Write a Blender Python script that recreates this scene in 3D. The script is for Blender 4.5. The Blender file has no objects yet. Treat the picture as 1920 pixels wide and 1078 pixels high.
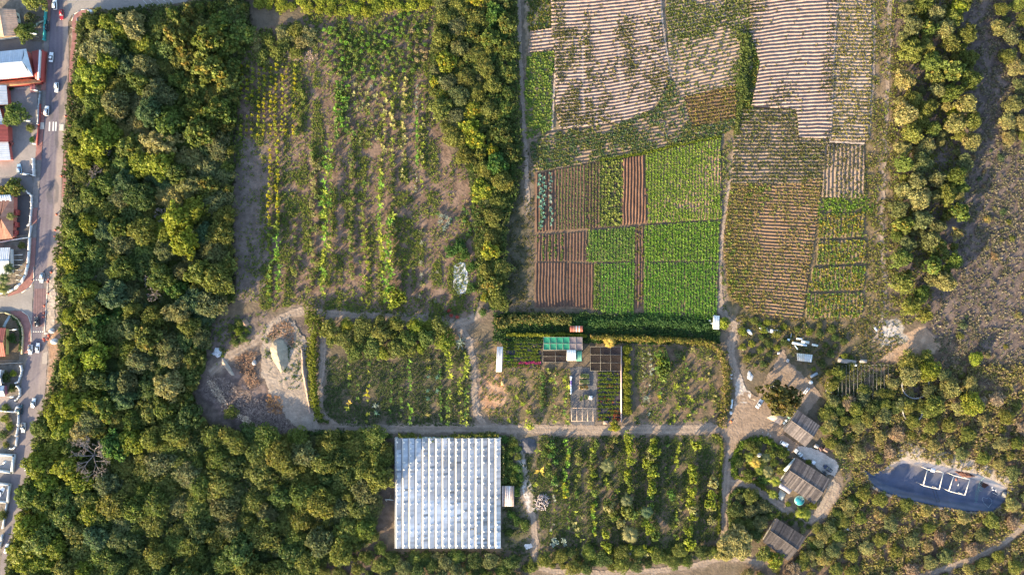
import bpy, math, random
import numpy as np
from mathutils import Vector
R = math.radians
C = bpy.context.scene.collection
SC = bpy.context.scene
S = 0.25      # metres on the ground for one pixel of the photograph's plan
H = 330.0     # flying height of the camera
# ------------------------------------------------------------------ camera, sky, sun, exposure
cd = bpy.data.cameras.new('camera'); cam = bpy.data.objects.new('camera', cd); C.objects.link(cam)
cam.location = (0, 0, H); cam.rotation_euler = (0, 0, 0)
cd.sensor_width = 36; cd.lens = 36 * H / (1920 * S); cd.clip_start = 1; cd.clip_end = 20000
SC.camera = cam
ELEV = 15.5
TO_SUN = Vector((-math.cos(R(46)) * math.cos(R(ELEV)), -math.sin(R(46)) * math.cos(R(ELEV)), math.sin(R(ELEV))))
w = bpy.data.worlds.new('World'); SC.world = w; w.use_nodes = True
sky = w.node_tree.nodes.new('ShaderNodeTexSky'); sky.sky_type = 'NISHITA'; sky.sun_disc = False
sky.sun_elevation = R(ELEV); sky.sun_rotation = math.atan2(TO_SUN.x, TO_SUN.y) % (2 * math.pi)
bg = w.node_tree.nodes['Background']; bg.inputs['Strength'].default_value = 0.14
w.node_tree.links.new(sky.outputs[0], bg.inputs[0])
sd = bpy.data.lights.new('sun', 'SUN'); sd.energy = 5.0; sd.angle = R(0.6); sd.color = (1.0, 0.80, 0.485)
sun = bpy.data.objects.new('sun', sd); C.objects.link(sun)
sun.rotation_euler = (-TO_SUN).to_track_quat('-Z', 'Y').to_euler(); sun.location = TO_SUN * 500
SC.view_settings.view_transform = 'Standard'; SC.view_settings.look = 'None'
SC.view_settings.exposure = 2.02; SC.view_settings.gamma = 1.0
SC.cycles.max_bounces = 5; SC.cycles.diffuse_bounces = 3; SC.cycles.transparent_max_bounces = 6
SC.cycles.caustics_reflective = False; SC.cycles.caustics_refractive = False
# ------------------------------------------------------------------ helpers
rng = np.random.default_rng(11); rnd = random.Random(5)
def P(px, py, z=0.0):
    f = (1 - z / H) * S
    return Vector(((px - 960) * f, (539 - py) * f, z))
def rhash(ix, iy, seed):
    n = (ix.astype(np.int64) * 374761393 + iy.astype(np.int64) * 668265263 + seed * 974634777) & 0x7fffffff
    n = ((n ^ (n >> 13)) * 1274126177) & 0x7fffffff
    return ((n ^ (n >> 16)) & 0xffffff) / float(0xffffff)
def vnoise(x, y, seed=0):
    ix = np.floor(x); iy = np.floor(y); fx = x - ix; fy = y - iy
    fx = fx * fx * (3 - 2 * fx); fy = fy * fy * (3 - 2 * fy)
    a = rhash(ix, iy, seed); b = rhash(ix + 1, iy, seed); c = rhash(ix, iy + 1, seed); d = rhash(ix + 1, iy + 1, seed)
    return (a * (1 - fx) + b * fx) * (1 - fy) + (c * (1 - fx) + d * fx) * fy
def fbm(x, y, scale, seed=0, octs=4):
    t = 0; a = 1.0; s = 0
    for o in range(octs):
        t = t + a * vnoise(x / scale * 2 ** o, y / scale * 2 ** o, seed + o * 17); s += a; a *= 0.55
    return t / s
def ss(a, b, x): t = np.clip((x - a) / (b - a), 0, 1); return t * t * (3 - 2 * t)
def inpoly(px, py, poly):
    r = np.zeros(px.shape, bool); n = len(poly)
    for i in range(n):
        x1, y1 = poly[i]; x2, y2 = poly[(i + 1) % n]
        if y1 == y2: continue
        c = ((y1 > py) != (y2 > py)) & (px < (x2 - x1) * (py - y1) / (y2 - y1) + x1)
        r ^= c
    return r
def dline(px, py, pts):
    d = np.full(px.shape, 1e9)
    for (x1, y1), (x2, y2) in zip(pts[:-1], pts[1:]):
        vx, vy = x2 - x1, y2 - y1; L = vx * vx + vy * vy + 1e-9
        t = np.clip(((px - x1) * vx + (py - y1) * vy) / L, 0, 1)
        d = np.minimum(d, np.hypot(px - x1 - t * vx, py - y1 - t * vy))
    return d
def buffer(pts, hw):
    L, Rr = [], []
    for i, (x, y) in enumerate(pts):
        a = pts[max(i - 1, 0)]; b = pts[min(i + 1, len(pts) - 1)]
        dx, dy = b[0] - a[0], b[1] - a[1]; l = math.hypot(dx, dy) or 1
        h = hw[i] if isinstance(hw, (list, tuple)) else hw
        L.append((x - dy / l * h, y + dx / l * h)); Rr.append((x + dy / l * h, y - dx / l * h))
    return L + Rr[::-1]
# ------------------------------------------------------------------ materials
MATS = {}
def mat(name, rough=0.9, metal=0.0, var=0.0, vscale=1.0, fine=0.0, bump=0.0, transl=0.0, alpha=1.0, spec=0.3, objcol=True, bscale=None, stain=None):
    m = bpy.data.materials.new(name); m.use_nodes = True; nt = m.node_tree; N = nt.nodes; Lk = nt.links
    b = N['Principled BSDF']; out = N['Material Output']
    at = N.new('ShaderNodeAttribute'); at.attribute_name = 'Col'; col = at.outputs['Color']
    def mul(a, bsock):
        mx = N.new('ShaderNodeMix'); mx.data_type = 'RGBA'; mx.blend_type = 'MULTIPLY'; mx.inputs[0].default_value = 1
        Lk.new(a, mx.inputs[6]); Lk.new(bsock, mx.inputs[7]); return mx.outputs[2]
    if objcol:
        oi = N.new('ShaderNodeObjectInfo'); col = mul(col, oi.outputs['Color'])
    geo = N.new('ShaderNodeNewGeometry')
    for amp, sc, det in ((var, vscale, 3), (fine, vscale * 9, 2)):
        if amp > 0:
            nz = N.new('ShaderNodeTexNoise'); nz.inputs['Scale'].default_value = sc; nz.inputs['Detail'].default_value = det
            Lk.new(geo.outputs['Position'], nz.inputs['Vector'])
            mr = N.new('ShaderNodeMapRange'); mr.inputs[1].default_value = 0.25; mr.inputs[2].default_value = 0.75
            mr.inputs[3].default_value = 1 - amp; mr.inputs[4].default_value = 1 + amp
            Lk.new(nz.outputs[0], mr.inputs[0]); cb = N.new('ShaderNodeCombineColor')
            for i in range(3): Lk.new(mr.outputs[0], cb.inputs[i])
            col = mul(col, cb.outputs[0])
    Lk.new(col, b.inputs['Base Color'])
    b.inputs['Roughness'].default_value = rough; b.inputs['Metallic'].default_value = metal
    b.inputs['Specular IOR Level'].default_value = spec
    if bump > 0:
        nz = N.new('ShaderNodeTexNoise'); nz.inputs['Scale'].default_value = bscale or vscale * 4; nz.inputs['Detail'].default_value = 4
        Lk.new(geo.outputs['Position'], nz.inputs['Vector'])
        bp = N.new('ShaderNodeBump'); bp.inputs['Strength'].default_value = 1; bp.inputs['Distance'].default_value = bump
        Lk.new(nz.outputs[0], bp.inputs['Height']); Lk.new(bp.outputs[0], b.inputs['Normal'])
    if transl > 0:
        tr = N.new('ShaderNodeBsdfTranslucent'); Lk.new(col, tr.inputs[0]); mx = N.new('ShaderNodeMixShader')
        mx.inputs[0].default_value = transl; Lk.new(b.outputs[0], mx.inputs[1]); Lk.new(tr.outputs[0], mx.inputs[2]); Lk.new(mx.outputs[0], out.inputs[0])
    if alpha < 1:
        tp = N.new('ShaderNodeBsdfTransparent'); mx = N.new('ShaderNodeMixShader'); mx.inputs[0].default_value = alpha
        Lk.new(tp.outputs[0], mx.inputs[1]); Lk.new(b.outputs[0], mx.inputs[2]); Lk.new(mx.outputs[0], out.inputs[0])
    MATS[name] = m; return m
M_soil = mat('soil', 0.95, var=0.22, vscale=0.35, fine=0.22, bump=0.25, bscale=0.9, spec=0.1)
M_field = mat('field_soil', 0.95, var=0.15, vscale=0.5, fine=0.15, bump=0.08, bscale=2.0, spec=0.1)
M_leaf = mat('leaf', 0.65, transl=0.42, spec=0.25)
M_wood = mat('bark', 0.9, var=0.25, vscale=1.5, spec=0.1)
M_asph = mat('asphalt', 0.85, var=0.14, vscale=0.12, fine=0.1, bump=0.02, bscale=6, spec=0.3)
M_brick = mat('brick_paving', 0.85, var=0.2, vscale=0.6, fine=0.2, bump=0.03, bscale=5, spec=0.2)
M_metal = mat('sheet_metal', 0.42, 0.25, var=0.12, vscale=0.5, fine=0.06, spec=0.5)
M_rust = mat('weathered_roofing', 0.8, var=0.25, vscale=0.9, fine=0.12, spec=0.2)
M_tile = mat('roof_tile', 0.8, var=0.15, vscale=0.7, fine=0.12, bump=0.05, bscale=3, spec=0.2)
M_wall = mat('painted_wall', 0.85, var=0.08, vscale=0.6, spec=0.2)
M_paint = mat('car_paint', 0.22, 0.0, spec=0.6)
M_glass = mat('dark_glass', 0.08, 0.0, spec=0.8)
M_rubber = mat('rubber', 0.9, spec=0.2)
M_sheet = mat('white_plastic', 0.5, var=0.1, vscale=1.2, spec=0.4)
M_net = mat('shade_net', 0.9, var=0.25, vscale=0.8, alpha=0.88, spec=0.1)
M_liner = mat('pond_liner', 0.45, var=0.2, vscale=0.25, fine=0.14, spec=0.4)
M_water = mat('pool_water', 0.06, spec=0.6)
M_roofglass = mat('whitewashed_glazing', 0.3, var=0.1, vscale=0.8, fine=0.16, spec=0.5)
# ------------------------------------------------------------------ mesh building
def mesh_of(name, V, faces_n, idx, col, m, smooth=False, per='vert'):
    """V (n,3), faces of sizes faces_n using idx; col per face (f,3) or per vertex (n,3)"""
    me = bpy.data.meshes.new(name); n = len(V); f = len(faces_n)
    me.vertices.add(n); me.vertices.foreach_set('co', np.ascontiguousarray(V, np.float32).ravel())
    me.loops.add(len(idx)); me.loops.foreach_set('vertex_index', np.ascontiguousarray(idx, np.int32))
    me.polygons.add(f); st = np.concatenate([[0], np.cumsum(faces_n)[:-1]]).astype(np.int32)
    me.polygons.foreach_set('loop_start', st)
    if smooth: me.polygons.foreach_set('use_smooth', np.ones(f, bool))
    me.update(calc_edges=True)
    col = np.asarray(col, np.float32)
    if per == 'face': lc = np.repeat(col, faces_n, axis=0)
    else: lc = col[np.asarray(idx)]
    a = me.color_attributes.new('Col', 'FLOAT_COLOR', 'CORNER')
    a.data.foreach_set('color', np.concatenate([lc, np.ones((len(lc), 1), np.float32)], 1).astype(np.float32).ravel())
    me.materials.append(m); return me
def quads_mesh(name, V, col, m):
    """V (n,4,3) loose quads, col (n,3)"""
    n = len(V); c = np.repeat(np.asarray(col, np.float32), 4, axis=0)
    return mesh_of(name, V.reshape(-1, 3), np.full(n, 4), np.arange(n * 4), c, m)
def link(name, me, parent=None, loc=(0, 0, 0)):
    o = bpy.data.objects.new(name, me); C.objects.link(o); o.location = loc
    if parent: o.parent = parent
    return o
class MB:
    def __init__(s): s.v = []; s.f = []; s.c = []
    def quad(s, pts, c):
        b = len(s.v); s.v += [tuple(p) for p in pts]; s.f.append(list(range(b, b + len(pts)))); s.c.append(c); return s
    def prism(s, poly, z0, z1, c, top=None, cap=True):
        n = len(poly); b = len(s.v)
        s.v += [(x, y, z0) for x, y in poly] + [(x, y, z1) for x, y in poly]
        for i in range(n): s.f.append([b + i, b + (i + 1) % n, b + n + (i + 1) % n, b + n + i]); s.c.append(c)
        if cap:
            s.f.append([b + n + i for i in range(n)]); s.c.append(top or c)
            s.f.append([b + i for i in range(n)][::-1]); s.c.append(c)
        return s
    def box(s, cx, cy, cz, lx, ly, lz, c, rot=0, top=None):
        ca, sa = math.cos(rot), math.sin(rot)
        p = [(cx + ca * x * lx / 2 - sa * y * ly / 2, cy + sa * x * lx / 2 + ca * y * ly / 2) for x, y in ((-1, -1), (1, -1), (1, 1), (-1, 1))]
        return s.prism(p, cz - lz / 2, cz + lz / 2, c, top)
    def tube(s, a, b, r0, r1, c, n=6):
        a = Vector(a); b = Vector(b); d = (b - a)
        if d.length < 1e-6: return s
        d.normalize(); u = d.orthogonal().normalized(); v = d.cross(u); k = len(s.v)
        for p, r in ((a, r0), (b, r1)):
            for i in range(n):
                t = 2 * math.pi * i / n; s.v.append(tuple(p + (u * math.cos(t) + v * math.sin(t)) * r))
        for i in range(n): s.f.append([k + i, k + (i + 1) % n, k + n + (i + 1) % n, k + n + i]); s.c.append(c)
        s.f.append([k + n + i for i in range(n)]); s.c.append(c); s.f.append([k + i for i in range(n)][::-1]); s.c.append(c); return s
    def cyl(s, cx, cy, z0, z1, r, c, n=16, r1=None, top=None):
        b = len(s.v); r1 = r if r1 is None else r1
        for z, q in ((z0, r), (z1, r1)):
            s.v += [(cx + q * math.cos(2 * math.pi * i / n), cy + q * math.sin(2 * math.pi * i / n), z) for i in range(n)]
        for i in range(n): s.f.append([b + i, b + (i + 1) % n, b + n + (i + 1) % n, b + n + i]); s.c.append(c)
        s.f.append([b + n + i for i in range(n)]); s.c.append(top or c); s.f.append([b + i for i in range(n)][::-1]); s.c.append(c); return s
    def mesh(s, name, m, smooth=False):
        fn = [len(f) for f in s.f]; idx = [i for f in s.f for i in f]
        return mesh_of(name, np.array(s.v, float), fn, idx, np.array(s.c, float), m, smooth, 'face')
    def build(s, name, m, parent=None, loc=(0, 0, 0), smooth=False): return link(name, s.mesh(name, m, smooth), parent, loc)
def empty(name, loc, rz=0, sc=1):
    o = bpy.data.objects.new(name, None); C.objects.link(o); o.location = loc; o.rotation_euler = (0, 0, rz); o.scale = (sc, sc, sc)
    o.empty_display_size = 0.5; return o
def tag(o, label, cat, group=None):
    o['label'] = label; o['category'] = cat
    if group: o['group'] = group
    return o
def struct(o): o['kind'] = 'structure'; return o
def stuff(o, label=None, cat=None):
    o['kind'] = 'stuff'
    if label: o['label'] = label
    if cat: o['category'] = cat
    return o
PENDING = []   # repeats whose labels are written at the end
def later(o, desc, zone, cat, group, px, py):
    o['category'] = cat; o['group'] = group; PENDING.append((o, desc, zone, px, py)); return o
def dup(o, loc, rz, sc, name=None):
    r = o.copy(); C.objects.link(r); r.location = loc; r.rotation_euler = (0, 0, rz); r.scale = (sc, sc, sc) if not isinstance(sc, tuple) else sc
    for ch in list(o.children):
        c = ch.copy(); C.objects.link(c); c.parent = r
        for g in ch.children:
            d = g.copy(); C.objects.link(d); d.parent = c
    return r
def grid_mesh(name, px, py, keep, z, col, m, smooth=True):
    """px,py,z (ny,nx) vertices; keep (ny-1,nx-1) cells; col (ny,nx,3)"""
    ny, nx = px.shape; X = (px - 960) * S; Y = (539 - py) * S
    ids = np.arange(ny * nx).reshape(ny, nx)
    q = np.stack([ids[1:, :-1], ids[1:, 1:], ids[:-1, 1:], ids[:-1, :-1]], -1)[keep]
    used, inv = np.unique(q.ravel(), return_inverse=True)
    V = np.stack([X.ravel(), Y.ravel(), z.ravel()], 1)[used]; cc = col.reshape(-1, 3)[used]
    return mesh_of(name, V, np.full(len(q), 4), inv, cc, m, smooth)
LAYER = [0]
def sheet(name, poly, colfn, hfn=None, res=1.4, z=None, warp=0.0, wscale=8, m=None, seed=3, mask=None):
    """a ground sheet filling the polygon; res in plan pixels"""
    xs = [p[0] for p in poly]; ys = [p[1] for p in poly]
    px, py = np.meshgrid(np.arange(min(xs) - res, max(xs) + res * 2, res), np.arange(min(ys) - res, max(ys) + res * 2, res))
    cx = (px[:-1, :-1] + px[1:, 1:]) / 2; cy = (py[:-1, :-1] + py[1:, 1:]) / 2
    if warp:
        a = cx + (fbm(cx, cy, wscale, seed, 3) - .5) * 2 * warp; b = cy + (fbm(cx, cy, wscale, seed + 5, 3) - .5) * 2 * warp
    else: a, b = cx, cy
    keep = inpoly(a, b, poly)
    if mask is not None: keep &= mask(cx, cy)
    if z is None: LAYER[0] += 1; z = 0.006 + 0.002 * (LAYER[0] % 40)
    zz = np.full(px.shape, z)
    if hfn is not None: zz = zz + hfn(px, py)
    col = colfn(px, py) if callable(colfn) else np.tile(np.array(colfn, float), px.shape + (1,))
    return struct(link(name, grid_mesh(name, px, py, keep, zz, col * np.array((.88, .85, .82)), m or M_soil)))
def mixc(a, b, t): a = np.asarray(a, float); b = np.asarray(b, float); return a + (b - a) * t[..., None]
# ------------------------------------------------------------------ plan: lines and areas (photo-plan pixels)
ROAD_L = [(99, -60), (97, 0), (90, 110), (83, 234), (71, 395), (65, 520), (60, 600), (57, 650), (44, 700), (33, 760), (28, 830), (20, 900), (12, 970), (2, 1050), (-8, 1140)]
ROAD_R = [(128, -60), (127, 0), (129, 110), (125, 200), (121, 250), (116, 334), (113, 400), (104, 470), (91, 520), (86, 600), (89, 660), (86, 720), (80, 770), (72, 830), (67, 880), (48, 960), (34, 1033), (18, 1140)]
PAVE_L = [(84, 0), (82, 110), (72, 234), (58, 395), (48, 500), (44, 530), (30, 553)]
PAVE_R = [(178, 16), (150, 22), (135, 35), (136, 70), (134, 110), (131, 160), (127, 220), (124, 280), (121, 334), (119, 375)]
TR1 = [(395, 700), (430, 668), (455, 652), (480, 640), (505, 612), (535, 592), (570, 580), (600, 585), (640, 590), (700, 591), (760, 595), (820, 600), (850, 608), (885, 598), (905, 580)]
TR2 = [(608, 588), (606, 620), (606, 680), (600, 720), (598, 760), (610, 785), (640, 803)]
TR3 = [(540, 775), (560, 792), (600, 803), (700, 803), (800, 803), (900, 803), (1000, 805), (1100, 806), (1200, 806), (1290, 805), (1340, 803), (1372, 797)]
TR4 = [(862, 612), (880, 640), (888, 690), (889, 740), (893, 775), (912, 800)]
TR5 = [(962, 806), (970, 850), (976, 890), (981, 930), (998, 965), (1003, 1000), (1002, 1040), (1012, 1064), (1040, 1071), (1090, 1073), (1150, 1073), (1230, 1070), (1300, 1060), (1350, 1048), (1385, 1048), (1430, 1055)]
TR6 = [(1347, 545), (1350, 575), (1360, 595), (1380, 612), (1373, 635), (1370, 665), (1380, 700), (1387, 740), (1395, 770)]
TR7 = [(1378, 810), (1368, 850), (1363, 890), (1360, 940), (1357, 1000), (1352, 1040)]
TR8 = [(1366, 905), (1395, 905), (1425, 920), (1460, 945), (1490, 965), (1518, 975), (1545, 962), (1560, 935), (1568, 905)]
TR9 = [(972, -30), (974, 60), (978, 150), (984, 250), (988, 320), (990, 400)]
TR10 = [(1390, 150), (1385, 200), (1380, 260), (1370, 320), (1360, 400), (1354, 440), (1351, 500), (1350, 560)]
TR11a = [(1633, -30), (1638, 60), (1636, 150), (1632, 220), (1628, 250)]
TR11b = [(1669, -30), (1667, 100), (1660, 250), (1656, 350), (1652, 440), (1660, 530), (1655, 590), (1640, 640)]
TR12 = [(1960, 960), (1920, 985), (1895, 1008), (1870, 1025), (1830, 1045), (1780, 1062), (1720, 1082), (1660, 1110)]
TRACKS = [('dirt_track', TR1, 8, 5), ('dirt_track', TR2, 6, 4), ('dirt_track', TR3, 9, 5), ('dirt_track', TR4, 6.5, 5), ('dirt_track', TR5, 5.5, 4), ('dirt_track', TR6, 8, 4),
          ('dirt_track', TR7, 7, 3), ('dirt_track', TR8, 8, 4), ('dirt_track', TR9, 4, 3), ('footpath', TR10, 3, 2), ('footpath', TR11a, 4, 3), ('footpath', TR11b, 4, 3), ('dirt_track', TR12, 6, 3)]
PLAZA = [(1384, 690), (1400, 735), (1420, 742), (1445, 695), (1468, 655), (1490, 690), (1522, 716), (1540, 742), (1500, 790), (1470, 812), (1500, 838), (1490, 850), (1455, 835), (1420, 822), (1390, 836), (1370, 845), (1352, 812), (1350, 798), (1372, 780)]
YARD_SAND = [(1494, 836), (1500, 850), (1509, 859), (1527, 872), (1540, 884), (1565, 893), (1570, 882), (1574, 871), (1566, 862), (1553, 855), (1540, 846), (1527, 841), (1509, 836)]
POND = [(1620, 880), (1634, 888), (1655, 880), (1672, 868), (1690, 858), (1715, 860), (1760, 868), (1798, 877), (1836, 886), (1866, 898), (1888, 914), (1885, 938), (1862, 958), (1809, 958), (1754, 948), (1698, 936), (1651, 919), (1629, 903)]
ORCH1 = [(444, 105), (470, 60), (560, 40), (600, 14), (800, 6), (822, 40), (812, 110), (800, 180), (830, 260), (880, 335), (912, 430), (905, 520), (890, 596), (850, 602), (700, 586), (600, 580), (560, 570), (500, 585), (470, 560), (440, 560), (448, 400), (442, 280)]
ORCH2 = [(612, 668), (690, 668), (800, 655), (845, 640), (868, 640), (884, 690), (884, 770), (890, 798), (640, 798), (604, 770), (612, 700)]
ORCH3 = [(1188, 648), (1340, 648), (1352, 700), (1350, 790), (1188, 796)]
ORCH4 = [(1008, 818), (1355, 816), (1352, 900), (1348, 1010), (1300, 1022), (1100, 1026), (1012, 1020), (1008, 940), (1000, 900)]
NURS = [(895, 640), (1010, 640), (1010, 690), (1070, 690), (1070, 795), (925, 795), (900, 760)]
GH = (740, 822, 939, 1028)
VEG = [(1002, 325), (1100, 307), (1166, 296), (1350, 257), (1352, 420), (1345, 600), (1200, 595), (1112, 580), (1002, 578)]
FOREST = [(150, 45), (180, 25), (350, 12), (462, -10), (472, 60), (452, 110), (442, 250), (438, 420), (440, 555), (400, 600), (385, 690), (362, 740), (378, 790), (450, 805), (520, 822), (600, 815), (716, 815), (736, 850), (730, 880), (706, 920), (702, 1010), (640, 1040), (560, 1066), (530, 1120), (0, 1120), (22, 1060), (30, 1000), (45, 960), (44, 920), (62, 880), (70, 800), (98, 730), (118, 640), (113, 560), (110, 470), (126, 380), (128, 280), (135, 180), (148, 110)]
# ------------------------------------------------------------------ the ground: one sheet to the horizon
def axis(lo, hi, step):
    inner = np.arange(lo, hi + step, step); out = [60, 150, 300, 600, 1200, 3000, 8000, 20000]
    return np.concatenate([[lo - o for o in out[::-1]], inner, [inner[-1] + o for o in out]])
gx, gy = np.meshgrid(axis(-60, 1990, 2.4), axis(-60, 1150, 2.4))
wx = gx + (fbm(gx + 3 * gy / 7, gy - 2 * gx / 9, 14, 1, 3) - .5) * 16; wy = gy + (fbm(gx, gy, 14, 2, 3) - .5) * 16
n1 = fbm(gx, gy, 40, 21); n2 = fbm(gx + gy * .5 + 6 * n1, gy - gx * .5, 9, 31, 4); n3 = fbm(gx, gy, 120, 41)
gcol = mixc((0.095, 0.085, 0.06), (0.17, 0.13, 0.10), n1)
def paint(poly, c1, c2, k=1.0, nz=None):
    global gcol
    i = inpoly(wx, wy, poly); nn = n2 if nz is None else nz
    t = ss(.3, .7, nn); gcol[i] = (gcol * (1 - k) + mixc(c1, c2, t) * k)[i]
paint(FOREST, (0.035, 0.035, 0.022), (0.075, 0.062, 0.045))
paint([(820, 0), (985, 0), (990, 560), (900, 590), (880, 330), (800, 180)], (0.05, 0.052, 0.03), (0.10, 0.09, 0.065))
paint(ORCH1, (0.135, 0.094, 0.072), (0.2, 0.142, 0.112))
paint([(438, 255), (500, 262), (508, 420), (505, 560), (440, 570)], (0.13, 0.105, 0.092), (0.175, 0.14, 0.125))
paint(ORCH2, (0.085, 0.078, 0.05), (0.14, 0.11, 0.082))
paint(ORCH3, (0.09, 0.082, 0.048), (0.17, 0.12, 0.088))
paint(ORCH4, (0.08, 0.08, 0.042), (0.15, 0.112, 0.085))
paint(NURS, (0.13, 0.11, 0.065), (0.2, 0.14, 0.095))
paint([(985, 0), (1400, 0), (1410, 250), (1350, 260), (1000, 330), (985, 300)], (0.20, 0.165, 0.11), (0.30, 0.235, 0.18))
paint([(1360, 0), (1690, 0), (1680, 330), (1640, 620), (1360, 610)], (0.13, 0.105, 0.06), (0.2, 0.15, 0.10))
paint([(1680, 0), (1960, 0), (1960, 720), (1800, 720), (1740, 620), (1680, 560)], (0.095, 0.076, 0.072), (0.155, 0.122, 0.112))
paint([(1560, 600), (1800, 640), (1960, 700), (1960, 1150), (1380, 1150), (1400, 1060), (1540, 1000), (1600, 900), (1560, 780)], (0.11, 0.08, 0.06), (0.18, 0.13, 0.095))
paint([(1380, 600), (1640, 600), (1700, 640), (1600, 700), (1560, 780), (1440, 700), (1390, 690)], (0.09, 0.08, 0.048), (0.15, 0.115, 0.08))
paint([(390, 610), (470, 590), (520, 590), (600, 600), (600, 790), (560, 825), (480, 825), (400, 790), (360, 760), (375, 700)], (0.10, 0.08, 0.072), (0.165, 0.13, 0.115))
paint([(380, 680), (440, 690), (520, 740), (555, 810), (500, 825), (420, 780), (375, 740)], (0.12, 0.09, 0.085), (0.19, 0.145, 0.135))
paint([(700, 880), (740, 860), (740, 1000), (700, 1000)], (0.11, 0.083, 0.066), (0.15, 0.115, 0.095))  # bare soil strip, its colour lowered to stand for shade
paint([(500, 1060), (720, 1030), (740, 1100), (500, 1110)], (0.10, 0.078, 0.07), (0.14, 0.11, 0.098))  # shade put into this soil patch by a darker colour
paint([(940, 815), (1000, 815), (1010, 1030), (940, 1030)], (0.07, 0.075, 0.04), (0.15, 0.125, 0.09))
paint([(-60, -60), (130, -60), (95, 600), (30, 1150), (-60, 1150)], (0.14, 0.125, 0.11), (0.22, 0.19, 0.165))
paint([(116, 370), (122, 330), (135, 60), (160, 60), (140, 330), (118, 470), (112, 560), (125, 640), (100, 720), (85, 770), (86, 600), (92, 520)], (0.26, 0.205, 0.17), (0.33, 0.265, 0.22))
paint([(100, 600), (125, 600), (125, 650), (100, 720), (88, 760), (90, 660)], (0.30, 0.19, 0.13), (0.36, 0.25, 0.18))
paint([(893, 705), (945, 700), (950, 760), (915, 775), (898, 750)], (0.33, 0.19, 0.12), (0.38, 0.25, 0.17))
paint([(1380, 590), (1400, 500), (1370, 480), (1362, 600)], (0.12, 0.10, 0.055), (0.17, 0.13, 0.08))
paint([(1660, 640), (1740, 610), (1770, 650), (1700, 690), (1650, 670)], (0.3, 0.21, 0.15), (0.36, 0.26, 0.19))
paint([(1640, 605), (1690, 600), (1700, 640), (1650, 650)], (0.36, 0.33, 0.3), (0.42, 0.38, 0.34), .8)
for nm, pts, hw, rg in TRACKS:                                     # the worn soil beside the tracks
    d = dline(wx, wy, pts); t = 0.65 * (1 - ss(hw, hw + 12, d)); gcol = gcol * (1 - t[..., None]) + np.array((0.21, 0.165, 0.135)) * t[..., None]
gz = -0.09 + 0.08 * n2
dp = inpoly(gx, gy, POND); gz[dp] -= 3.2                           # the drained pond is a hollow in the ground
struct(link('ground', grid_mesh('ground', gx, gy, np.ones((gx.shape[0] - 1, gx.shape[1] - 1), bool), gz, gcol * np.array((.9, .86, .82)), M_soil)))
# ------------------------------------------------------------------ tracks, yards and paved roads
def trackcol(px, py, c1=(0.22, 0.17, 0.137), c2=(0.29, 0.23, 0.19)): return mixc(c1, c2, fbm(px, py, 12, 91))
def ruts(pts, hw):
    def f(px, py):
        d = dline(px, py, pts); return 0.03 * ss(0, hw, d) - 0.03 * np.exp(-((d - hw * .45) / 1.2) ** 2) * vnoise(px / 6, py / 6, 3) + 0.06 * fbm(px, py, 4, 7, 2)
    return f
for i, (nm, pts, hw, rg) in enumerate(TRACKS):
    def tc(px, py, pts=pts, hw=hw):
        d = dline(px, py, pts); t = np.exp(-((d - hw * .45) / 1.5) ** 2) * .6
        return mixc(trackcol(px, py), (0.34, 0.275, 0.23), t)
    sheet(nm, buffer(pts, hw), tc, ruts(pts, hw), res=1.5, warp=rg, wscale=9, seed=i, z=0.008 + 0.004 * i)
sheet('farm_yard', PLAZA, lambda x, y: mixc(trackcol(x, y, (0.22, 0.163, 0.125), (0.28, 0.212, 0.168)), (0.46, 0.42, 0.4), ss(.5, .62, fbm(x, y, 22, 5)) * (x < 1410) * (y < 760) * .8), lambda x, y: 0.06 * fbm(x, y, 5, 8, 3), warp=4, z=0.066)
sheet('parking_yard', YARD_SAND, lambda x, y: mixc((0.42, 0.36, 0.33), (0.5, 0.44, 0.40), fbm(x, y, 10, 5)), lambda x, y: 0.05 * fbm(x, y, 5, 8, 3), warp=2, z=0.074)
sheet('pale_verge', [(1420, 803), (1445, 806), (1460, 818), (1458, 822), (1435, 815)], (0.45, 0.42, 0.4), warp=2, z=0.08)
sheet('sandy_slope', [(1565, 898), (1575, 925), (1560, 945), (1535, 972), (1520, 978), (1530, 955), (1545, 930), (1555, 905)], lambda x, y: trackcol(x, y, (0.27, 0.215, 0.17), (0.36, 0.3, 0.245)), warp=3, z=0.07)
sheet('chalk_patch', [(850, 495), (870, 493), (878, 520), (874, 548), (862, 556), (850, 540)], lambda x, y: mixc((0.5, 0.5, 0.52), (0.75, 0.76, 0.8), fbm(x, y, 4, 5)), lambda x, y: 0.25 * fbm(x, y, 3, 8, 3), warp=3, z=0.05)
sheet('chalk_patch', [(975, 825), (985, 860), (1000, 920), (1010, 955), (990, 960), (980, 920), (970, 870)], lambda x, y: mixc((0.26, 0.22, 0.18), (0.5, 0.46, 0.44), ss(.35, .7, fbm(x, y, 9, 5))), warp=4, z=0.072)
sheet('chalk_patch', [(983, 1020), (998, 1018), (999, 1026), (987, 1029)], (0.66, 0.62, 0.62), warp=2, z=0.04)
sheet('chalk_patch', [(1654, 612), (1672, 604), (1684, 615), (1672, 634), (1658, 630)], lambda x, y: mixc((0.36, 0.31, 0.28), (0.46, 0.44, 0.44), fbm(x, y, 5, 5)), lambda x, y: 0.4 * fbm(x, y, 5, 8, 3), warp=3, z=0.04)
sheet('dump_floor', [(500, 610), (540, 590), (575, 640), (575, 720), (590, 780), (610, 812), (560, 806), (535, 780), (510, 740), (488, 700), (490, 650)], lambda x, y: mixc((0.25, 0.2, 0.165), (0.36, 0.3, 0.255), fbm(x, y, 14, 5)), lambda x, y: 0.2 * fbm(x, y, 5, 8, 3), warp=6, z=0.07)
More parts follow.
